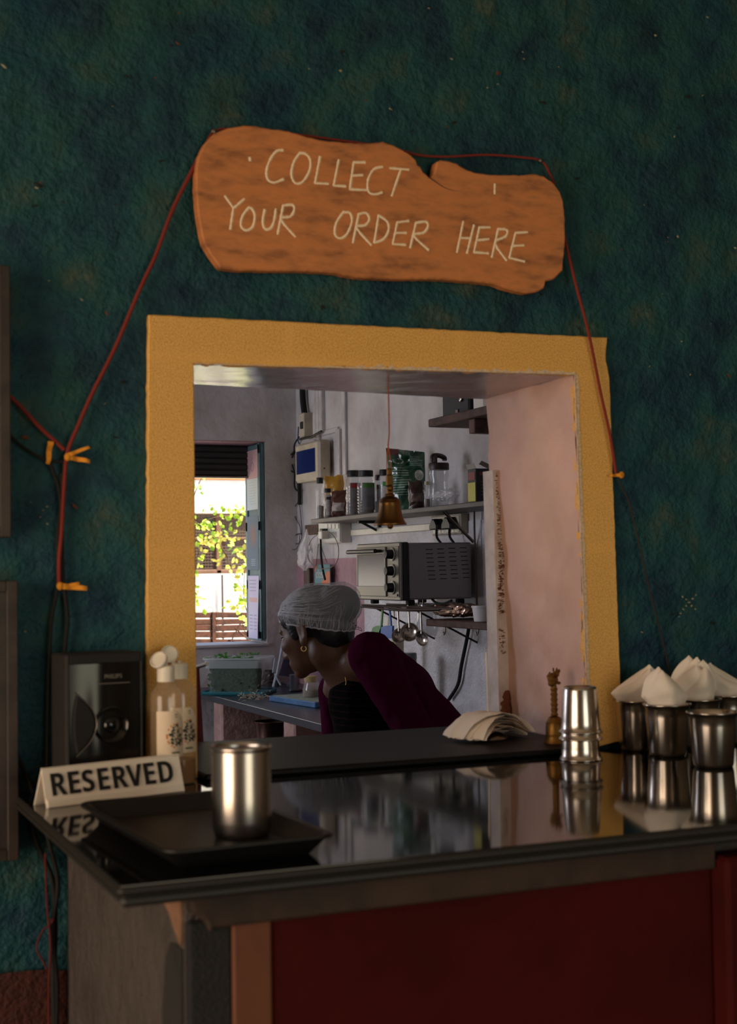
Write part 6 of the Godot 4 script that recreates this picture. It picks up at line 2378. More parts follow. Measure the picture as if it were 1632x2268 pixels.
# ---------------------------------------------------------------- kitchen: worktop along the shelf wall
const KTOP := 0.87
func kitchen_counter_things():
	var e := on_y(715, 1610, KTOP - 0.006)
	var e2 := on_y(446, 1536, KTOP - 0.006)
	var x0 := (e.x + e2.x) / 2
	var zn := -2.0
	var wt := thing("worktop", "grey stone kitchen worktop on short pink masonry walls under the window", "worktop", Vector3((x0 + WALL_B) / 2, KTOP, -3.2))
	var st := sb()
	slab(st, Vector3(x0, KTOP - 0.03, WALL_A + 0.001), Vector3(WALL_B - 0.005, KTOP, zn), 0.0015)
	obj("stone_slab", st, rough_mat(c8(64, 66, 72), 0.3, "grey_fine", 3.0), wt, true)
	var pm := rough_mat(c8(196, 156, 146), 0.75, "grime", 2.0, "bump_plaster", 0.4)
	for q in [[473, 492], [627, 650]]:
		var a := on_x(q[0], 1590, x0 + 0.03)
		st = sb()
		slab(st, Vector3(x0 + 0.03, 0, a.z), Vector3(WALL_B - 0.005, KTOP - 0.0305, a.z + 0.13), 0.008)
		obj("masonry_leg", st, pm, wt, true)
	st = sb()
	slab(st, Vector3(x0 + 0.05, 0, zn - 0.14), Vector3(WALL_B - 0.005, KTOP - 0.0305, zn - 0.02), 0.008)
	obj("masonry_leg", st, pm, wt, true)
	# low shelf with steel bowls below
	var ly := 0.60
	st = sb()
	var lz0 := on_x(505, 1640, x0 + 0.05).z
	var lz1 := on_x(625, 1640, x0 + 0.05).z
	slab(st, Vector3(x0 + 0.05, ly - 0.03, lz0), Vector3(WALL_B - 0.02, ly, lz1), 0.004)
	obj("low_shelf", st, rough_mat(c8(44, 38, 38), 0.5, "grime", 2.0), wt, true)
	var k := 0
	for q in [[597, 34, 1597, "wide steel mixing bowl in front on the low shelf under the worktop"], [575, 31, 1579, "steel bowl behind the front mixing bowl under the worktop"]]:
		var xb := x0 + 0.19 + 0.16 * k
		var p := on_x(q[0], 1620, xb)
		var sc := ((p - EYE).dot(fw)) / FPX
		var r: float = q[1] * sc
		var yt := on_x(q[0], q[2], xb).y
		var t := thing("steel_bowl", q[3], "bowl", Vector3(p.x, ly + 0.0005, p.z), "steel bowls under the worktop")
		var h := yt - ly
		st = sb()
		lathe(st, X(), [Vector2(0, 0), Vector2(r * 0.5, 0), Vector2(r * 0.72, h * 0.15), Vector2(r * 0.9, h * 0.5), Vector2(r * 0.98, h * 0.95), Vector2(r * 1.05, h * 0.97), Vector2(r * 1.05, h), Vector2(r * 0.96, h * 0.97), Vector2(r * 0.88, h * 0.5), Vector2(r * 0.7, h * 0.18), Vector2(0, h * 0.03)], 40, 60.0)
		obj("bowl", st, mat(c8(176, 140, 130), 0.2, 1.0), t)
		k += 1
	# container of greens on its teal lid
	var a := on_y(456, 1533, KTOP + 0.015)
	var b := on_y(580, 1533, KTOP + 0.015)
	var ax := (b - a).normalized()
	var wd := a.distance_to(b)
	var dp := 0.19
	var away := Vector3.UP.cross(ax)
	if away.dot(fw) < 0:
		away = -away
	var ctr := (a + b) / 2 + away * dp / 2
	var frame := Transform3D(Basis(ax, Vector3.UP, ax.cross(Vector3.UP)), Vector3(ctr.x, KTOP, ctr.z))
	var lid := thing("teal_tray", "teal plastic tray lying under the box of greens", "tray", frame.origin)
	lid.basis = frame.basis
	st = sb()
	box(st, X(Vector3(0, 0.005, 0)), Vector3(wd + 0.045, 0.009, dp + 0.04), 0.004)
	for s in [-1, 1]:
		box(st, X(Vector3(s * (wd / 2 + 0.02), 0.012, 0)), Vector3(0.008, 0.012, dp + 0.03), 0.003)
		box(st, X(Vector3(0, 0.012, s * (dp / 2 + 0.018))), Vector3(wd + 0.03, 0.012, 0.008), 0.003)
	obj("tray", st, mat(c8(38, 110, 118), 0.45), lid)
	var hgt := at(515, 1457, (ctr - EYE).dot(fw) - 0.05).y - KTOP - 0.011
	var bx := thing("food_container", "translucent plastic food box full of chopped greens below the window", "container", frame * Vector3(0, 0.0105, 0))
	bx.basis = frame.basis
	var ring := func(w: float, d: float, y: float, r: float) -> Array:
		var out := []
		for q in [[1, 1, 0], [-1, 1, 1], [-1, -1, 2], [1, -1, 3]]:
			for j in 6:
				var an: float = PI / 2 * (q[2] + j / 5.0)
				out.append(Vector3(q[0] * (w / 2 - r) + cos(an) * r, y, -(q[1] * (d / 2 - r) + sin(an) * r)))
		return out
	var loft := func(s: SurfaceTool, rings: Array, cap0: bool, cap1: bool):
		var n: int = rings[0].size()
		for i in rings.size() - 1:
			for j in n:
				var j2 := (j + 1) % n
				quad(s, rings[i][j], rings[i][j2], rings[i + 1][j2], rings[i + 1][j], i + 1)
		if cap0:
			poly(s, rings[0], Vector3.DOWN)
		if cap1:
			poly(s, rings[rings.size() - 1], Vector3.UP)
	st = sb()
	loft.call(st, [ring.call(wd - 0.02, dp - 0.02, 0.0, 0.03), ring.call(wd, dp, hgt * 0.70, 0.035), ring.call(wd + 0.012, dp + 0.012, hgt * 0.72, 0.035), ring.call(wd + 0.02, dp + 0.02, hgt * 0.95, 0.035), ring.call(wd + 0.034, dp + 0.034, hgt * 0.96, 0.038), ring.call(wd + 0.034, dp + 0.034, hgt, 0.038), ring.call(wd + 0.018, dp + 0.018, hgt, 0.034), ring.call(wd - 0.002, dp - 0.002, hgt * 0.70, 0.033), ring.call(wd - 0.024, dp - 0.024, 0.004, 0.028)], true, true)
	var tm := mat(Color(0.86, 0.88, 0.88, 0.055), 0.5)
	tm.transparency = BaseMaterial3D.TRANSPARENCY_ALPHA
	tm.metallic_specular = 0.2
	obj("box", st, tm, bx)
	st = sb()
	loft.call(st, [ring.call(wd + 0.014, dp + 0.014, hgt * 0.71, 0.035), ring.call(wd + 0.024, dp + 0.024, hgt * 0.94, 0.036), ring.call(wd + 0.038, dp + 0.038, hgt * 0.955, 0.039), ring.call(wd + 0.038, dp + 0.038, hgt * 1.01, 0.039), ring.call(wd + 0.030, dp + 0.030, hgt * 1.01, 0.038)], false, false)
	var rm := mat(Color(0.82, 0.84, 0.83, 0.45), 0.45)
	rm.transparency = BaseMaterial3D.TRANSPARENCY_ALPHA
	obj("rim", st, rm, bx)
	st = sb()
	loft.call(st, [ring.call(wd - 0.08, dp - 0.052, 0.006, 0.028), ring.call(wd - 0.066, dp - 0.044, hgt * 0.55, 0.03), ring.call(wd - 0.08, dp - 0.046, hgt * 0.82, 0.03), ring.call(wd - 0.12, dp - 0.08, hgt * 0.93, 0.03)], true, true)
	var gm := rough_mat(c8(34, 54, 18), 0.9, "grime", 8.0)
	gm.metallic_specular = 0.1
	var gr := obj("greens", st, gm, bx)
	gr.set_meta("kind", "stuff")
	st = sb()
	rng.seed = 6
	for n in 60:
		var p := Vector3(rng.randf_range(-0.46, 0.30) * wd, hgt * rng.randf_range(0.88, 1.06), rng.randf_range(-0.4, 0.4) * dp)
		var d := Vector3(rng.randf_range(-1, 1), rng.randf_range(-0.1, 0.35), rng.randf_range(-1, 1)).normalized() * rng.randf_range(0.02, 0.045)
		var w := d.cross(Vector3.UP).normalized() * rng.randf_range(0.005, 0.012)
		var m := p + d * 0.5 + Vector3(0, 0.006, 0)
		quad(st, p, m + w, p + d, m - w, FLAT)
	var lm := mat(c8(82, 130, 52), 0.6)
	lm.backlight_enabled = true
	lm.backlight = Color(0.3, 0.5, 0.2)
	var cg := sb()
	for n in 700:
		var face := rng.randf()
		var p := Vector3(rng.randf_range(-0.42, 0.44) * (wd - 0.05), hgt * rng.randf_range(0.06, 0.86), (dp / 2 - 0.017) - (0.006 * rng.randf()))
		if face < 0.25:
			p.x = -(wd / 2 - 0.018)
			p.z = rng.randf_range(-0.4, 0.4) * dp
		var d := Vector3(rng.randf_range(-1, 1), rng.randf_range(-1, 1), rng.randf_range(-0.3, 0.3)).normalized() * rng.randf_range(0.012, 0.03)
		var wv := d.cross(Vector3(0.2, 0.1, 1.0)).normalized() * rng.randf_range(0.003, 0.008)
		quad(cg, p, p + d * 0.5 + wv, p + d, p + d * 0.5 - wv, FLAT)
	var chopped := obj("chopped_leaves", cg, mat(c8(38, 70, 22), 0.9), bx)
	chopped.set_meta("kind", "stuff")
	var lv := obj("loose_leaves", st, lm, bx)
	lv.set_meta("kind", "stuff")
	# shredded white vegetable
	st = sb()
	for n in 90:
		var q := Vector2(clampf(rng.randfn(563, 17), 512, 597), clampf(rng.randfn(1545, 4.5), 1532, 1556))
		var p := on_y(q.x, q.y, KTOP)
		p.y += 0.002 + absf(rng.randfn(0, 0.006)) * (2.0 if absf(q.x - 562) < 10 else 1.0)
		var d := Vector3(rng.randf_range(-1, 1), rng.randf_range(-0.2, 0.6), rng.randf_range(-1, 1)).normalized() * rng.randf_range(0.008, 0.02)
		tube(st, [p, p + d * 0.5 + Vector3(0, 0.003, 0), p + d], 0.0016, 4, 0.0010)
	var sh := obj("vegetable_shreds", st, mat(c8(206, 190, 160), 0.6))
	sh.set_meta("kind", "stuff")
	tag(sh, "scattered pale vegetable shreds on the worktop beside the greens", "shreds")
	# blue chopping board
	var c0 := on_y(596, 1541, KTOP + 0.024)
	var c1 := on_y(697, 1556, KTOP + 0.024)
	var bx_ax := (c1 - c0).normalized()
	var bz := bx_ax.cross(Vector3.UP)
	if bz.dot(fw) > 0:
		bz = -bz
	var bl := c0.distance_to(c1)
	var bd := 0.24
	var bc := (c0 + c1) / 2 - bz * bd / 2
	var cb := thing("chopping_board", "thick blue chopping board on the worktop before the worker", "chopping board", Vector3(bc.x, KTOP + 0.0005, bc.z))
	cb.basis = Basis(bx_ax, Vector3.UP, bx_ax.cross(Vector3.UP))
	st = sb()
	box(st, X(Vector3(0, 0.0122, 0)), Vector3(bl, 0.0235, bd), 0.003)
	obj("board", st, rough_mat(c8(74, 116, 162), 0.6, "grime", 4.0), cb)
	st = sb()
	box(st, X(Vector3(0, 0.0243, 0)), Vector3(bl - 0.02, 0.001, bd - 0.02), 0.0004)
	obj("scratched_top", st, rough_mat(c8(150, 160, 140), 0.6, "grime", 6.0), cb)
	# cork-topped jar
	var yb := KTOP + 0.0255
	var jp := on_y(690, 1545, yb)
	var jr := 20.0 * ((jp - EYE).dot(fw)) / FPX
	jp += Vector3(jp.x, 0, jp.z - EYE.z).normalized() * jr
	jp.y = yb
	var jh := 46.0 * ((jp - EYE).dot(fw)) / FPX
	var jt := thing("spice_jar", "small glass jar with cork lid half full of brown powder on the board", "jar", jp)
	st = sb()
	lathe(st, X(), [Vector2(0, 0), Vector2(jr * 0.9, 0), Vector2(jr, jr * 0.15), Vector2(jr * 0.98, jh * 0.4), Vector2(jr * 0.8, jh * 0.66), Vector2(jr * 0.82, jh * 0.74), Vector2(jr * 0.7, jh * 0.76)], 28, 70.0)
	obj("glass", st, glass(c8(214, 206, 196), 0.25, 0.08), jt)
	st = sb()
	lathe(st, X(), [Vector2(0, 0.002), Vector2(jr * 0.88, 0.002), Vector2(jr * 0.94, jr * 0.2), Vector2(jr * 0.93, jh * 0.34), Vector2(0, jh * 0.42)], 24)
	obj("powder", st, rough_mat(c8(112, 92, 72), 0.9, "grey_fine", 9.0), jt)
	st = sb()
	lathe(st, Transform3D(Basis.from_euler(Vector3(0, 0, 0.04)), Vector3(-0.002, 0, 0)), [Vector2(0, jh * 0.70), Vector2(jr * 0.68, jh * 0.70), Vector2(jr * 0.72, jh * 0.96), Vector2(jr * 0.68, jh), Vector2(0, jh)], 24)
	obj("cork_lid", st, rough_mat(c8(196, 168, 116), 0.9, "grey_fine", 8.0), jt)
	# knife
	var ka := on_y(641, 1535, yb)
	var kb := on_y(668, 1533, yb)
	var kc := on_y(740, 1524, yb)
	var kn := thing("kitchen_knife", "kitchen knife with black handle lying on the blue board", "knife", ka)
	st = sb()
	bar(st, ka + Vector3(0, 0.008, 0), kb + Vector3(0, 0.008, 0), 0.026, 0.014, Vector3.UP, 0.005)
	obj("handle", st, M.black, kn, true)
	st = sb()
	bar(st, kb + Vector3(0, 0.006, 0), kc + Vector3(0, 0.006, 0), 0.028, 0.0016, Vector3.UP)
	obj("blade", st, M.steel, kn, true)
	# slicer standing by the wall
	var Q := func(px: float, py: float, t: float) -> Vector3: return at(px, py, t)
	var sp := on_y(640, 1520, KTOP)
	var td := (sp - EYE).dot(fw)
	var sl := thing("vegetable_slicer", "dark slicer with pale plastic frame leaning beside the worker's face", "slicer", Vector3(sp.x, KTOP, sp.z))
	st = sb()
	bar(st, Q.call(612, 1500, td), Q.call(627, 1418, td + 0.03), 0.010, 0.022, fw, 0.003)
	bar(st, Q.call(605, 1522, td), Q.call(612, 1492, td), 0.012, 0.02, fw, 0.003)
	bar(st, Q.call(608, 1492, td), Q.call(622, 1518, td), 0.008, 0.02, fw, 0.003)
	bar(st, Q.call(604, 1490, td + 0.05), Q.call(609, 1457, td + 0.05), 0.006, 0.02, fw, 0.002)
	obj("frame", st, mat(c8(186, 200, 206), 0.4), sl, true)
	st = sb()
	var pp = [Q.call(617, 1496, td + 0.04), Q.call(650, 1500, td + 0.04), Q.call(668, 1460, td + 0.06), Q.call(632, 1446, td + 0.06)]
	var back: Vector3 = fw * 0.02
	poly(st, pp, -fw)
	poly(st, [pp[0] + back, pp[1] + back, pp[2] + back, pp[3] + back], fw)
	for i in 4:
		var j := (i + 1) % 4
		poly(st, [pp[i], pp[j], pp[j] + back, pp[i] + back], (pp[i] + pp[j]) / 2 - (pp[0] + pp[2]) / 2)
	obj("slicing_plate", st, mat(c8(46, 40, 62), 0.3), sl, true)
	st = sb()
	bar(st, Q.call(612, 1516, td + 0.03), Q.call(652, 1520, td + 0.03), 0.03, 0.03, fw, 0.004)
	obj("base", st, mat(c8(96, 98, 110), 0.4), sl, true)
	var gp := on_y(654, 1529, KTOP)
	var gd := (gp - EYE).dot(fw)
	var gt := thing("steel_tin", "upright grey metal tin behind the jar on the worktop", "tin", gp)
	var gw := 9.5 * gd / FPX
	var gh := 34.0 * gd / FPX
	st = sb()
	lathe(st, X(Vector3(0, 0.0005, -0.02)), [Vector2(0, 0), Vector2(gw, 0), Vector2(gw, gh - 0.004), Vector2(gw * 1.04, gh - 0.004), Vector2(gw * 1.04, gh), Vector2(0, gh)], 28)
	obj("tin_body", st, mat(c8(140, 142, 150), 0.4, 0.6), gt)
	var dk := on_y(595, 1517, KTOP)
	var dp2 := thing("dark_packet", "dark crinkled packet at the worktop corner behind the box of greens", "packet", dk)
	st = sb()
	var dn := FastNoiseLite.new()
	dn.seed = 4
	dn.frequency = 9.0
	grid(st, func(u: float, v: float):
		var an := u * TAU
		var bb := pow(1.0 - v * 0.75, 0.7)
		return Vector3(cos(an) * 0.05 * bb + dn.get_noise_2d(v, u * 0.1) * 0.01, 0.001 + v * 0.075, -sin(an) * 0.035 * bb + dn.get_noise_2d(cos(an) * 0.2, v) * 0.012), 18, 8, FLAT, false, true)
	obj("packet", st, mat(c8(56, 46, 42), 0.3), dp2)
	# canister and pan behind the worker, against the wall
	var cn := on_x(905, 1460, WALL_B - 0.14)
	var ch := on_x(905, 1446, WALL_B - 0.14).y - KTOP
	var cr := 17.0 * ((cn - EYE).dot(fw)) / FPX
	var ct := thing("canister", "grey translucent canister against the wall behind the worker's back", "canister", Vector3(cn.x, KTOP + 0.0005, cn.z))
	st = sb()
	lathe(st, X(), [Vector2(0, 0), Vector2(cr, 0), Vector2(cr * 1.02, ch * 0.9), Vector2(cr * 1.06, ch * 0.9), Vector2(cr * 1.06, ch - 0.004), Vector2(cr * 0.98, ch), Vector2(0, ch)], 32)
	obj("canister_body", st, mat(c8(120, 124, 124), 0.35), ct)
	var pb := on_x(880, 1425, WALL_B - 0.12)
	var cd := thing("cream_carton", "small cream plastic bottle top behind the spatulas, above the worker's shoulder", "bottle", Vector3(pb.x, KTOP + 0.0005, pb.z))
	var cw := 13.0 * ((pb - EYE).dot(fw)) / FPX
	var c_h := on_x(872, 1414, WALL_B - 0.12).y - KTOP
	st = sb()
	box(st, X(Vector3(0, c_h / 2, 0)), Vector3(cw * 2, c_h, cw * 1.6), 0.008)
	obj("bottle_body", st, mat(c8(196, 184, 158), 0.5), cd)
	st = sb()
	lathe(st, X(), [Vector2(0.012, c_h - 0.002), Vector2(0.010, c_h + 0.006), Vector2(0.006, c_h + 0.012), Vector2(0.003, c_h + 0.045), Vector2(0, c_h + 0.046)], 16)
	obj("nozzle", st, M.white_plastic, cd)
	var pn := on_y(990, 1575, KTOP)
	var pt := thing("black_pan", "black frying pan on the worktop behind the worker", "pan", Vector3(WALL_B - 0.24, KTOP + 0.0005, pn.z))
	st = sb()
	lathe(st, X(), [Vector2(0, 0), Vector2(0.09, 0), Vector2(0.12, 0.045), Vector2(0.123, 0.046), Vector2(0.117, 0.046), Vector2(0.088, 0.004), Vector2(0, 0.004)], 36)
	obj("pan_body", st, M.black, pt)
	st = sb()
	bar(st, Vector3(0.02, 0.045, 0.115), Vector3(0.06, 0.075, 0.26), 0.022, 0.010, Vector3.UP, 0.004)
	obj("handle", st, M.black, pt)

# ---------------------------------------------------------------- the kitchen worker
const PT := 3.9              # distance of her head from the lens plane
func pp(px: float, py: float, toward: float) -> Vector3:
	return at(px, py, PT - toward)

func cap(a: Vector3, b: Vector3, ra: float, rb: float) -> Dictionary:
	return {"a": a, "b": b, "ra": ra, "rb": rb, "t": 0}

func ell(c: Vector3, bs: Basis, r: Vector3, sub := false) -> Dictionary:
	return {"c": c, "inv": bs.inverse(), "r": r, "t": 2 if sub else 1}

func nets(st: SurfaceTool, prims: Array, cell: float, k: float, lo: Vector3, hi: Vector3, bend = null, g := 1):
	# surface nets of the smooth union of tapered capsules and ellipsoids
	var nx := int((hi.x - lo.x) / cell) + 2
	var ny := int((hi.y - lo.y) / cell) + 2
	var nz := int((hi.z - lo.z) / cell) + 2
	var f := PackedFloat32Array()
	f.resize(nx * ny * nz)
	f.fill(1.0)
	for p in prims:
		var m := k + cell * 3.0
		var plo: Vector3
		var phi: Vector3
		if p.t == 0:
			var rr := maxf(p.ra, p.rb) + m
			plo = Vector3(minf(p.a.x, p.b.x), minf(p.a.y, p.b.y), minf(p.a.z, p.b.z)) - Vector3.ONE * rr
			phi = Vector3(maxf(p.a.x, p.b.x), maxf(p.a.y, p.b.y), maxf(p.a.z, p.b.z)) + Vector3.ONE * rr
		else:
			var rr := maxf(p.r.x, maxf(p.r.y, p.r.z)) + m
			plo = p.c - Vector3.ONE * rr
			phi = p.c + Vector3.ONE * rr
		var i0 := maxi(0, int((plo.x - lo.x) / cell))
		var i1 := mini(nx - 1, int((phi.x - lo.x) / cell) + 1)
		var j0 := maxi(0, int((plo.y - lo.y) / cell))
		var j1 := mini(ny - 1, int((phi.y - lo.y) / cell) + 1)
		var k0 := maxi(0, int((plo.z - lo.z) / cell))
		var k1 := mini(nz - 1, int((phi.z - lo.z) / cell) + 1)
		var t: int = p.t
		var a := Vector3.ZERO
		var ab := Vector3.ZERO
		var ra := 0.0
		var rb := 0.0
		var l2 := 1.0
		var inv := Basis()
		var ir := Vector3.ONE
		if t == 0:
			a = p.a; ab = p.b - p.a; ra = p.ra; rb = p.rb
			l2 = maxf(ab.length_squared(), 1e-9)
		else:
			a = p.c; inv = p.inv
			ir = Vector3.ONE / p.r
		for kk in range(k0, k1 + 1):
			for jj in range(j0, j1 + 1):
				var row := (kk * ny + jj) * nx
				for ii in range(i0, i1 + 1):
					var q := lo + Vector3(ii, jj, kk) * cell - a
					var d: float
					if t == 0:
						var s := clampf(q.dot(ab) / l2, 0.0, 1.0)
						d = (q - ab * s).length() - lerpf(ra, rb, s)
					else:
						var e := (inv * q) * ir
						var e0 := e.length()
						var e1 := (e * ir).length()
						d = e0 * (e0 - 1.0) / maxf(e1, 1e-6)
					var o := f[row + ii]
					if t == 2:
						d = -d
						var h := clampf(0.5 - 0.5 * (d - o) / k, 0.0, 1.0)
						f[row + ii] = lerpf(d, o, h) + k * h * (1.0 - h)
					else:
						var h := clampf(0.5 + 0.5 * (o - d) / k, 0.0, 1.0)
						f[row + ii] = lerpf(o, d, h) - k * h * (1.0 - h)
	var id := PackedInt32Array()
	id.resize(nx * ny * nz)
	id.fill(-1)
	var verts := PackedVector3Array()
	var sx := 1
	var sy := nx
	var sz := nx * ny
	var offs := [0, sx, sy, sx + sy, sz, sx + sz, sy + sz, sx + sy + sz]
	var far := cell * 2.2
	var edges := [[0, 1], [2, 3], [4, 5], [6, 7], [0, 2], [1, 3], [4, 6], [5, 7], [0, 4], [1, 5], [2, 6], [3, 7]]
	var corner := [Vector3(0, 0, 0), Vector3(1, 0, 0), Vector3(0, 1, 0), Vector3(1, 1, 0), Vector3(0, 0, 1), Vector3(1, 0, 1), Vector3(0, 1, 1), Vector3(1, 1, 1)]
	for kk in nz - 1:
		for jj in ny - 1:
			var row := (kk * ny + jj) * nx
			for ii in nx - 1:
				var n0 := row + ii
				var v0 := f[n0]
				if v0 > far or v0 < -far:
					continue
				var neg := 0
				for c in 8:
					if f[n0 + offs[c]] < 0.0:
						neg += 1
				if neg == 0 or neg == 8:
					continue
				var sum := Vector3.ZERO
				var cnt := 0
				for e in edges:
					var fa := f[n0 + offs[e[0]]]
					var fb := f[n0 + offs[e[1]]]
					if (fa < 0.0) != (fb < 0.0):
						sum += corner[e[0]].lerp(corner[e[1]], fa / (fa - fb))
						cnt += 1
				id[n0] = verts.size()
				verts.append(lo + (Vector3(ii, jj, kk) + sum / cnt) * cell)
	var faces := []
	for n0 in f.size():
		if id[n0] < 0:
			continue
		var v0 := f[n0] < 0.0
		for ax in 3:
			var s: int = [sx, sy, sz][ax]
			var s1: int = [sy, sz, sx][ax]
			var s2: int = [sz, sx, sy][ax]
			if n0 + s >= f.size() or n0 - s1 - s2 < 0:
				continue
			var v1 := f[n0 + s] < 0.0
			if v0 == v1:
				continue
			var a := id[n0 - s1 - s2]
			var b := id[n0 - s2]
			var c := id[n0]
			var d := id[n0 - s1]
			if a < 0 or b < 0 or d < 0:
				continue
			if v0:
				faces.append([a, b, c, d])
			else:
				faces.append([a, d, c, b])
	if bend != null:
		for i in verts.size():
			verts[i] = bend.call(verts[i])
	for q in faces:
		tri(st, verts[q[0]], verts[q[1]], verts[q[2]], g)
		tri(st, verts[q[0]], verts[q[2]], verts[q[3]], g)

func make_person():
	var yaw := deg_to_rad(23.0)
	var R := Vector3(cos(yaw), 0, sin(yaw))
	var F := Vector3(-sin(yaw), 0, cos(yaw))
	# head axes: x forward, y up, z to her left
	var ha := deg_to_rad(28.0)
	var hp := deg_to_rad(20.0)
	var fh := -R * cos(ha) - F * sin(ha)
	var hx := fh * cos(hp) - Vector3.UP * sin(hp)
	var hy := Vector3.UP * cos(hp) + fh * sin(hp)
	var hz := hx.cross(hy)
	var hb := Basis(hx, hy, hz)
	var ho := pp(696, 1400, 0.0)
	var hd := Transform3D(hb, ho)
	# joints
	var neck := pp(772, 1480, 0.0)
	var ls := pp(820, 1451, 0.13)
	var rs := pp(750, 1530, -0.13)
	var le := pp(930, 1640, 0.18)
	var re := pp(752, 1668, -0.12)
	var chest := pp(826, 1552, 0.0)
	var hip := pp(990, 1735, 0.0)
	var lw := pp(880, 1765, 0.13)
	var rw := pp(770, 1775, -0.05)
	var foot := Vector3(hip.x, 0.03, hip.z) + R * 0.02
	var lhip := hip + F * 0.085
	var rhip := hip - F * 0.085
	var lknee := lhip * 0.5 + (foot + F * 0.1) * 0.5 - R * 0.09
	var rknee := rhip * 0.5 + (foot - F * 0.1) * 0.5 - R * 0.09
	lw = lknee - R * 0.05 + Vector3(0, 0.12, 0)
	rw = rknee - R * 0.05 + Vector3(0, 0.12, 0)
	var who := thing("person", "worker in a white hairnet and maroon sari bending forward in the kitchen, gold hoop earring", "person", Vector3(foot.x, 0, foot.z))
	var skin := rough_mat(c8(108, 68, 40), 0.5, "grey_fine", 6.0)
	skin.subsurf_scatter_enabled = true
	skin.subsurf_scatter_strength = 0.08
	var H := func(x: float, y: float, z: float) -> Vector3: return hd * Vector3(x, y, z)
	# ---- head
	var st := sb()
	var head := [
		ell(hd * Vector3(-0.012, 0.040, 0), hb, Vector3(0.096, 0.074, 0.073)),
		ell(hd * Vector3(0.040, -0.015, 0), hb, Vector3(0.056, 0.080, 0.060)),
		ell(hd * Vector3(0.038, -0.064, 0), hb, Vector3(0.056, 0.038, 0.046)),
		ell(hd * Vector3(0.077, -0.091, 0), hb, Vector3(0.020, 0.016, 0.021)),
		ell(hd * Vector3(0.078, 0.030, 0), hb, Vector3(0.013, 0.012, 0.044)),
		cap(hd * Vector3(0.087, 0.014, 0), hd * Vector3(0.108, -0.030, 0), 0.007, 0.0105),
		ell(hd * Vector3(0.098, -0.036, 0.010), hb, Vector3(0.010, 0.008, 0.007)),
		ell(hd * Vector3(0.098, -0.036, -0.010), hb, Vector3(0.010, 0.008, 0.007)),
		ell(hd * Vector3(0.089, -0.060, 0), hb, Vector3(0.010, 0.0065, 0.022)),
		ell(hd * Vector3(0.086, -0.073, 0), hb, Vector3(0.011, 0.0075, 0.019)),
		ell(hd * Vector3(0.064, -0.014, 0.042), hb, Vector3(0.024, 0.020, 0.018)),
		ell(hd * Vector3(0.064, -0.014, -0.042), hb, Vector3(0.024, 0.020, 0.018)),
		cap(hd * Vector3(-0.022, -0.052, 0), neck, 0.057, 0.059)]
	for s in [-1, 1]:
		head.append(ell(hd * Vector3(0.097, 0.008, 0.031 * s), hb, Vector3(0.019, 0.010, 0.014), true))
	for s in [-1, 1]:
		head.append(ell(hd * Vector3(-0.006, 0.002, 0.074 * s), hb * Basis.from_euler(Vector3(0, 0.35 * s, 0.15)), Vector3(0.018, 0.031, 0.007)))
		head.append(ell(hd * Vector3(0.000, -0.024, 0.073 * s), hb, Vector3(0.009, 0.011, 0.006)))
	for s in [-1, 1]:
		head.append(ell(hd * Vector3(-0.003, 0.006, 0.083 * s), hb, Vector3(0.008, 0.015, 0.005), true))
	nets(st, head, 0.0034, 0.011, ho - Vector3(0.16, 0.17, 0.16), ho + Vector3(0.16, 0.14, 0.16))
	# ---- body, arms and legs
	var body := [
		cap(hd * Vector3(-0.022, -0.06, 0), neck, 0.060, 0.060), cap(neck, chest, 0.058, 0.09),
		cap(neck, ls, 0.05, 0.048), cap(neck, rs, 0.05, 0.046), cap(ls, le, 0.046, 0.037), cap(rs, re, 0.044, 0.036), cap(le, lw, 0.036, 0.024), cap(re, rw, 0.036, 0.024),
		cap(chest, hip, 0.105, 0.115), cap(lhip, lknee, 0.078, 0.052), cap(rhip, rknee, 0.078, 0.052),
		cap(lknee, foot + F * 0.1 + Vector3(0, 0.05, 0), 0.05, 0.032), cap(rknee, foot - F * 0.1 + Vector3(0, 0.05, 0), 0.05, 0.032),
		cap(foot + F * 0.1, foot + F * 0.1 - R * 0.16 + Vector3(0, -0.005, 0), 0.034, 0.022), cap(foot - F * 0.1, foot - F * 0.1 - R * 0.16 + Vector3(0, -0.005, 0), 0.034, 0.022)]
	nets(st, body, 0.013, 0.035, Vector3(minf(ho.x, foot.x) - 0.35, -0.01, minf(hip.z, rs.z) - 0.35), Vector3(hip.x + 0.3, ls.y + 0.15, ls.z + 0.3))
	# ---- hands resting on the knees
	for s in [1, -1]:
		var w: Vector3 = lw if s == 1 else rw
		var e: Vector3 = le if s == 1 else re
		var dir := (w - e).normalized()
		var side: Vector3 = F * -1.0 * float(s)
		var fdir := (dir * 0.4 + Vector3.DOWN * 0.6 - R * 0.35).normalized()
		var acr := (F - fdir * F.dot(fdir)).normalized()
		var palm := w + fdir * 0.05
		var hand := [cap(w - dir * 0.02, w + fdir * 0.01, 0.024, 0.022)]
		for k in 4:
			var o := acr * (0.0195 * (k - 1.5))
			var ln: float = [0.062, 0.072, 0.067, 0.052][k]
			hand.append(cap(w + fdir * 0.012 + o * 0.6, palm + fdir * 0.03 + o, 0.013, 0.0105))
			var m1 := palm + fdir * (0.03 + ln * 0.5) + o * 1.05 - R * 0.004
			hand.append(cap(palm + fdir * 0.03 + o, m1, 0.0095, 0.0085))
			hand.append(cap(m1, m1 + (fdir + R * 0.5).normalized() * ln * 0.5, 0.0085, 0.007))
		var tb: Vector3 = w + fdir * 0.02 + side * 0.022
		hand.append(cap(tb, tb + (fdir * 0.7 + side * 0.7).normalized() * 0.036, 0.0125, 0.010))
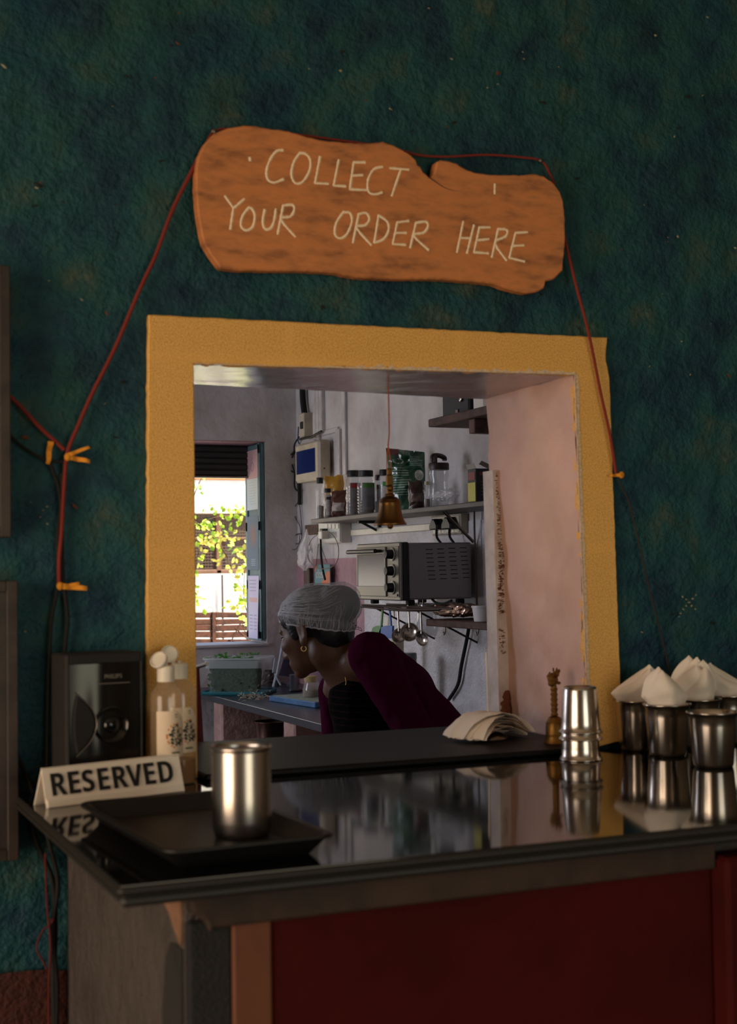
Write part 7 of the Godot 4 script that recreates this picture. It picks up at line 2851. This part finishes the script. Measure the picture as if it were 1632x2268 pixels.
		hand.append(cap(tb + (fdir * 0.7 + side * 0.7).normalized() * 0.036, tb + (fdir * 0.85 + side * 0.6).normalized() * 0.064, 0.010, 0.008))
		nets(st, hand, 0.0042, 0.006, w - Vector3(0.14, 0.17, 0.14), w + Vector3(0.14, 0.08, 0.14))
	var sk := obj("body", st, skin, who, true)
	# eyes, brow
	st = sb()
	for s in [-1, 1]:
		ball(st, Transform3D(hb, hd * Vector3(0.0735, 0.009, 0.031 * s)), Vector3.ONE * 0.0112, 14)
	obj("eyeball", st, mat(c8(216, 206, 196), 0.2), sk)
	st = sb()
	for s in [-1, 1]:
		ball(st, Transform3D(hb, hd * Vector3(0.0822, 0.007, 0.031 * s)), Vector3(0.0032, 0.0058, 0.0058), 12)
		ball(st, Transform3D(hb, hd * Vector3(0.0775, 0.0135, 0.031 * s)), Vector3(0.0088, 0.0032, 0.0125), 12)
		tube(st, curve([hd * Vector3(0.0875, 0.028, 0.012 * s), hd * Vector3(0.084, 0.033, 0.029 * s), hd * Vector3(0.072, 0.030, 0.045 * s)], 5), 0.0022, 6, 0.0012)
	obj("iris_and_lash", st, mat(c8(22, 14, 12), 0.4), sk)
	st = sb()
	ball(st, Transform3D(hb, hd * Vector3(0.0905, -0.060, 0)), Vector3(0.0098, 0.0050, 0.019), 14)
	ball(st, Transform3D(hb, hd * Vector3(0.0885, -0.0725, 0)), Vector3(0.0098, 0.0058, 0.016), 14)
	obj("lips", st, mat(c8(104, 58, 48), 0.45), sk)
	# ---- hair
	var hairs := [
		ell(hd * Vector3(-0.020, 0.044, 0), hb, Vector3(0.097, 0.078, 0.078)),
		ell(hd * Vector3(-0.060, -0.018, 0), hb, Vector3(0.052, 0.060, 0.066)),
		ell(hd * Vector3(-0.085, 0.046, 0), hb, Vector3(0.072, 0.052, 0.060)),
		ell(hd * Vector3(-0.100, 0.038, 0), hb, Vector3(0.052, 0.050, 0.058)),
		ell(hd * Vector3(0.030, 0.050, 0.044), hb, Vector3(0.034, 0.026, 0.026)),
		ell(hd * Vector3(0.030, 0.050, -0.044), hb, Vector3(0.034, 0.026, 0.026)),
		ell(hd * Vector3(0.026, 0.014, 0.060), hb, Vector3(0.015, 0.026, 0.011)),
		ell(hd * Vector3(0.026, 0.014, -0.060), hb, Vector3(0.015, 0.026, 0.011))]
	var strands := FastNoiseLite.new()
	strands.seed = 2
	strands.frequency = 60.0
	st = sb()
	nets(st, hairs, 0.0045, 0.012, ho - Vector3(0.19, 0.12, 0.19), ho + Vector3(0.19, 0.17, 0.19), func(v: Vector3):
		var q := hd.affine_inverse() * v
		return v + (v - ho).normalized() * strands.get_noise_2d(q.y * 1.6 + q.x * 0.3, q.z) * 0.0016)
	var hair := obj("hair", st, mat(c8(20, 16, 15), 0.5), who, true)
	st = sb()
	for k in 4:
		var p0: Vector3 = H.call(-0.100, -0.030 + 0.004 * k, 0.035 - 0.012 * k)
		tube(st, curve([p0, p0 + R * 0.012 + Vector3(0, 0.002 * k, 0), p0 + R * 0.022 + Vector3(0, -0.004 + 0.004 * k, 0), p0 + R * 0.018 + Vector3(0, 0.006, 0)], 4), 0.0007, 4)
	obj("loose_strand", st, mat(c8(20, 16, 15), 0.5), hair)
	# ---- hairnet: rays from inside the head to just outside the hair
	var c0 := Vector3(-0.03, 0.010, 0)
	var axis := Vector3(-0.462, 0.887, 0).normalized()
	var a1 := Vector3(0.887, 0.462, 0).normalized()
	var a2 := a1.cross(axis)
	var net_r := func(d: Vector3) -> float:
		var best := 0.0
		for q in [[Vector3(-0.018, 0.044, 0), Vector3(0.103, 0.082, 0.083)], [Vector3(-0.100, 0.040, 0), Vector3(0.058, 0.056, 0.062)], [Vector3(-0.062, 0.000, 0), Vector3(0.058, 0.060, 0.071)], [Vector3(-0.085, 0.050, 0), Vector3(0.077, 0.056, 0.064)]]:
			var o: Vector3 = (c0 - q[0]) / q[1]
			var e: Vector3 = d / q[1]
			var A := e.dot(e)
			var B := o.dot(e)
			var C := o.dot(o) - 1.0
			var disc := B * B - A * C
			if disc > 0.0:
				best = maxf(best, (-B + sqrt(disc)) / A)
		return best
	var folds := FastNoiseLite.new()
	folds.seed = 21
	folds.frequency = 3.0
	var cap_pt := func(u: float, v: float) -> Vector3:
		var az := u * TAU
		var el := -0.04 + v * (PI / 2 - 0.002)
		var d: Vector3 = (a1 * cos(az) + a2 * sin(az)) * cos(el) + axis * sin(el)
		var r: float = net_r.call(d) + 0.003
		# gathers run back from the brow
		var g := sin(u * TAU * 22.0 + folds.get_noise_2d(u * 3.0, v * 2.0) * 5.0) * (1.0 - v * 0.8)
		r += g * 0.0014 + folds.get_noise_3d(d.x, d.y, d.z) * 0.005
		if v < 0.06:
			r -= 0.004 * (1.0 - v / 0.06)
		return hd * (c0 + d * r)
	st = sb()
	grid(st, cap_pt, 176, 26, 0, false, true)
	var nm := mat(Color(0.88, 0.88, 0.90, 0.27), 0.8)
	nm.transparency = BaseMaterial3D.TRANSPARENCY_ALPHA
	var net := obj("hairnet", st, nm, who, true)
	st = sb()
	var line := []
	for k in 61:
		line.append(cap_pt.call(float(k % 60) / 60.0, 0.0) + Vector3(0, 0.0012 * sin(k * 2.4), 0))
	tube(st, line, 0.0026, 6, -1.0, false)
	obj("elastic_edge", st, mat(c8(200, 198, 198), 0.9), net)
	# visible gathered threads
	st = sb()
	rng.seed = 66
	for k in 280:
		var fan := k < 170
		var side := -1.0 if rng.randf() < 0.75 else 1.0
		var u0 := rng.randf_range(-0.03, 0.05) * side
		var v0 := rng.randf_range(0.0, 0.10)
		var u1 := rng.randf_range(0.05, 0.42) * side
		var v1 := rng.randf_range(0.12, 0.85)
		if not fan:
			u0 = rng.randf()
			u1 = u0 + rng.randf_range(-0.02, 0.02)
			v0 = rng.randf_range(0.0, 0.05)
			v1 = v0 + rng.randf_range(0.1, 0.4)
		var pts := []
		for j in 11:
			var s := j / 10.0
			var p: Vector3 = cap_pt.call(fposmod(lerpf(u0, u1, pow(s, 1.3)), 1.0), lerpf(v0, v1, pow(s, 0.8)))
			pts.append(p + (p - ho).normalized() * 0.0006)
		tube(st, pts, 0.0008, 4, 0.0003, false)
	obj("gathered_thread", st, mat(c8(214, 212, 214), 0.9), net).set_meta("kind", "stuff")
	# ---- earring and neck chain
	st = sb()
	var ec: Vector3 = H.call(0.001, -0.043, -0.081)
	var hoop := []
	for k in 21:
		var an := lerpf(0.5, TAU - 0.5, k / 20.0) - PI / 2 + PI
		hoop.append(ec + (R * cos(an) + Vector3.UP * sin(an)) * 0.0066)
	tube(st, hoop, 0.0015, 8)
	var gold := mat(c8(255, 214, 130), 0.38, 0.7)
	obj("hoop_earring", st, gold, who, true)
	st = sb()
	tube(st, curve([pp(752, 1432, 0.066), pp(758, 1462, 0.074), pp(762, 1490, 0.078), pp(766, 1514, 0.084), pp(755, 1535, 0.07)], 5), 0.0010, 6)
	obj("neck_chain", st, gold, who, true)
	# ---- clothes
	var cloth_n := FastNoiseLite.new()
	cloth_n.seed = 12
	cloth_n.frequency = 7.0
	cloth_n.fractal_octaves = 3
	var fold := func(v: Vector3) -> Vector3:
		var s := sin((v.dot(R) * 0.86 + v.y * 0.5) * 70.0 + cloth_n.get_noise_3d(v.x, v.y, v.z) * 6.0)
		return v + F * (0.0042 * s) + Vector3.UP * cloth_n.get_noise_3d(v.x * 2.0, v.y * 2.0, v.z * 2.0) * 0.006
	var maroon := rough_mat(c8(72, 8, 42), 0.95, "grey_fine", 6.0)
	maroon.metallic_specular = 0.15
	st = sb()
	var blo := [
		cap(ls, le, 0.060, 0.050), cap(rs, re, 0.056, 0.048), cap(le, le.lerp(lw, 0.25), 0.050, 0.044), cap(re, re.lerp(rw, 0.25), 0.048, 0.043),
		cap(ls + R * 0.01, chest + Vector3(0, 0.02, 0) + R * 0.07, 0.052, 0.10), cap(rs, chest - R * 0.01 - F * 0.06, 0.052, 0.09), cap(pp(838, 1466, 0.06), pp(985, 1655, 0.04), 0.064, 0.095), cap(pp(800, 1470, 0.05), pp(815, 1490, -0.06), 0.04, 0.05)]
	nets(st, blo, 0.0095, 0.02, Vector3(minf(ho.x, rs.x) - 0.2, re.y - 0.25, rs.z - 0.35), Vector3(hip.x + 0.25, ls.y + 0.15, ls.z + 0.35), fold)
	obj("blouse", st, maroon, who, true)
	var sari := mat(Color.WHITE, 0.85)
	sari.albedo_texture = tex.sari
	sari.metallic_specular = 0.12
	sari.uv1_triplanar = true
	sari.uv1_world_triplanar = true
	sari.uv1_scale = Vector3.ONE * 14.0
	st = sb()
	nets(st, [cap(chest - R * 0.005, hip, 0.118, 0.13), cap(pp(806, 1560, 0.04), pp(815, 1620, 0.05), 0.07, 0.085), cap(pp(808, 1515, 0.03), pp(815, 1600, 0.05), 0.045, 0.08), cap(pp(800, 1580, -0.02), pp(818, 1640, 0.0), 0.07, 0.1)], 0.0095, 0.03, Vector3(chest.x - 0.35, hip.y - 0.2, chest.z - 0.35), Vector3(hip.x + 0.25, ls.y + 0.1, ls.z + 0.3), fold)
	obj("sari_drape", st, sari, who, true)
	st = sb()
	grid(st, func(u: float, v: float):
		var a := u * TAU
		var c := hip.lerp(foot + Vector3(0, 0.02, 0), v) - R * 0.03 * sin(v * PI)
		var rr := lerpf(0.14, 0.21, pow(v, 0.8)) * (1.0 + 0.05 * sin(a * 14.0) * v)
		var rd := lerpf(0.15, 0.24, pow(v, 0.8)) * (1.0 + 0.05 * sin(a * 14.0) * v)
		return c - R * cos(a) * rr + F * -sin(a) * rd, 84, 20, 0, true, true)
	obj("sari_skirt", st, sari, who, true)
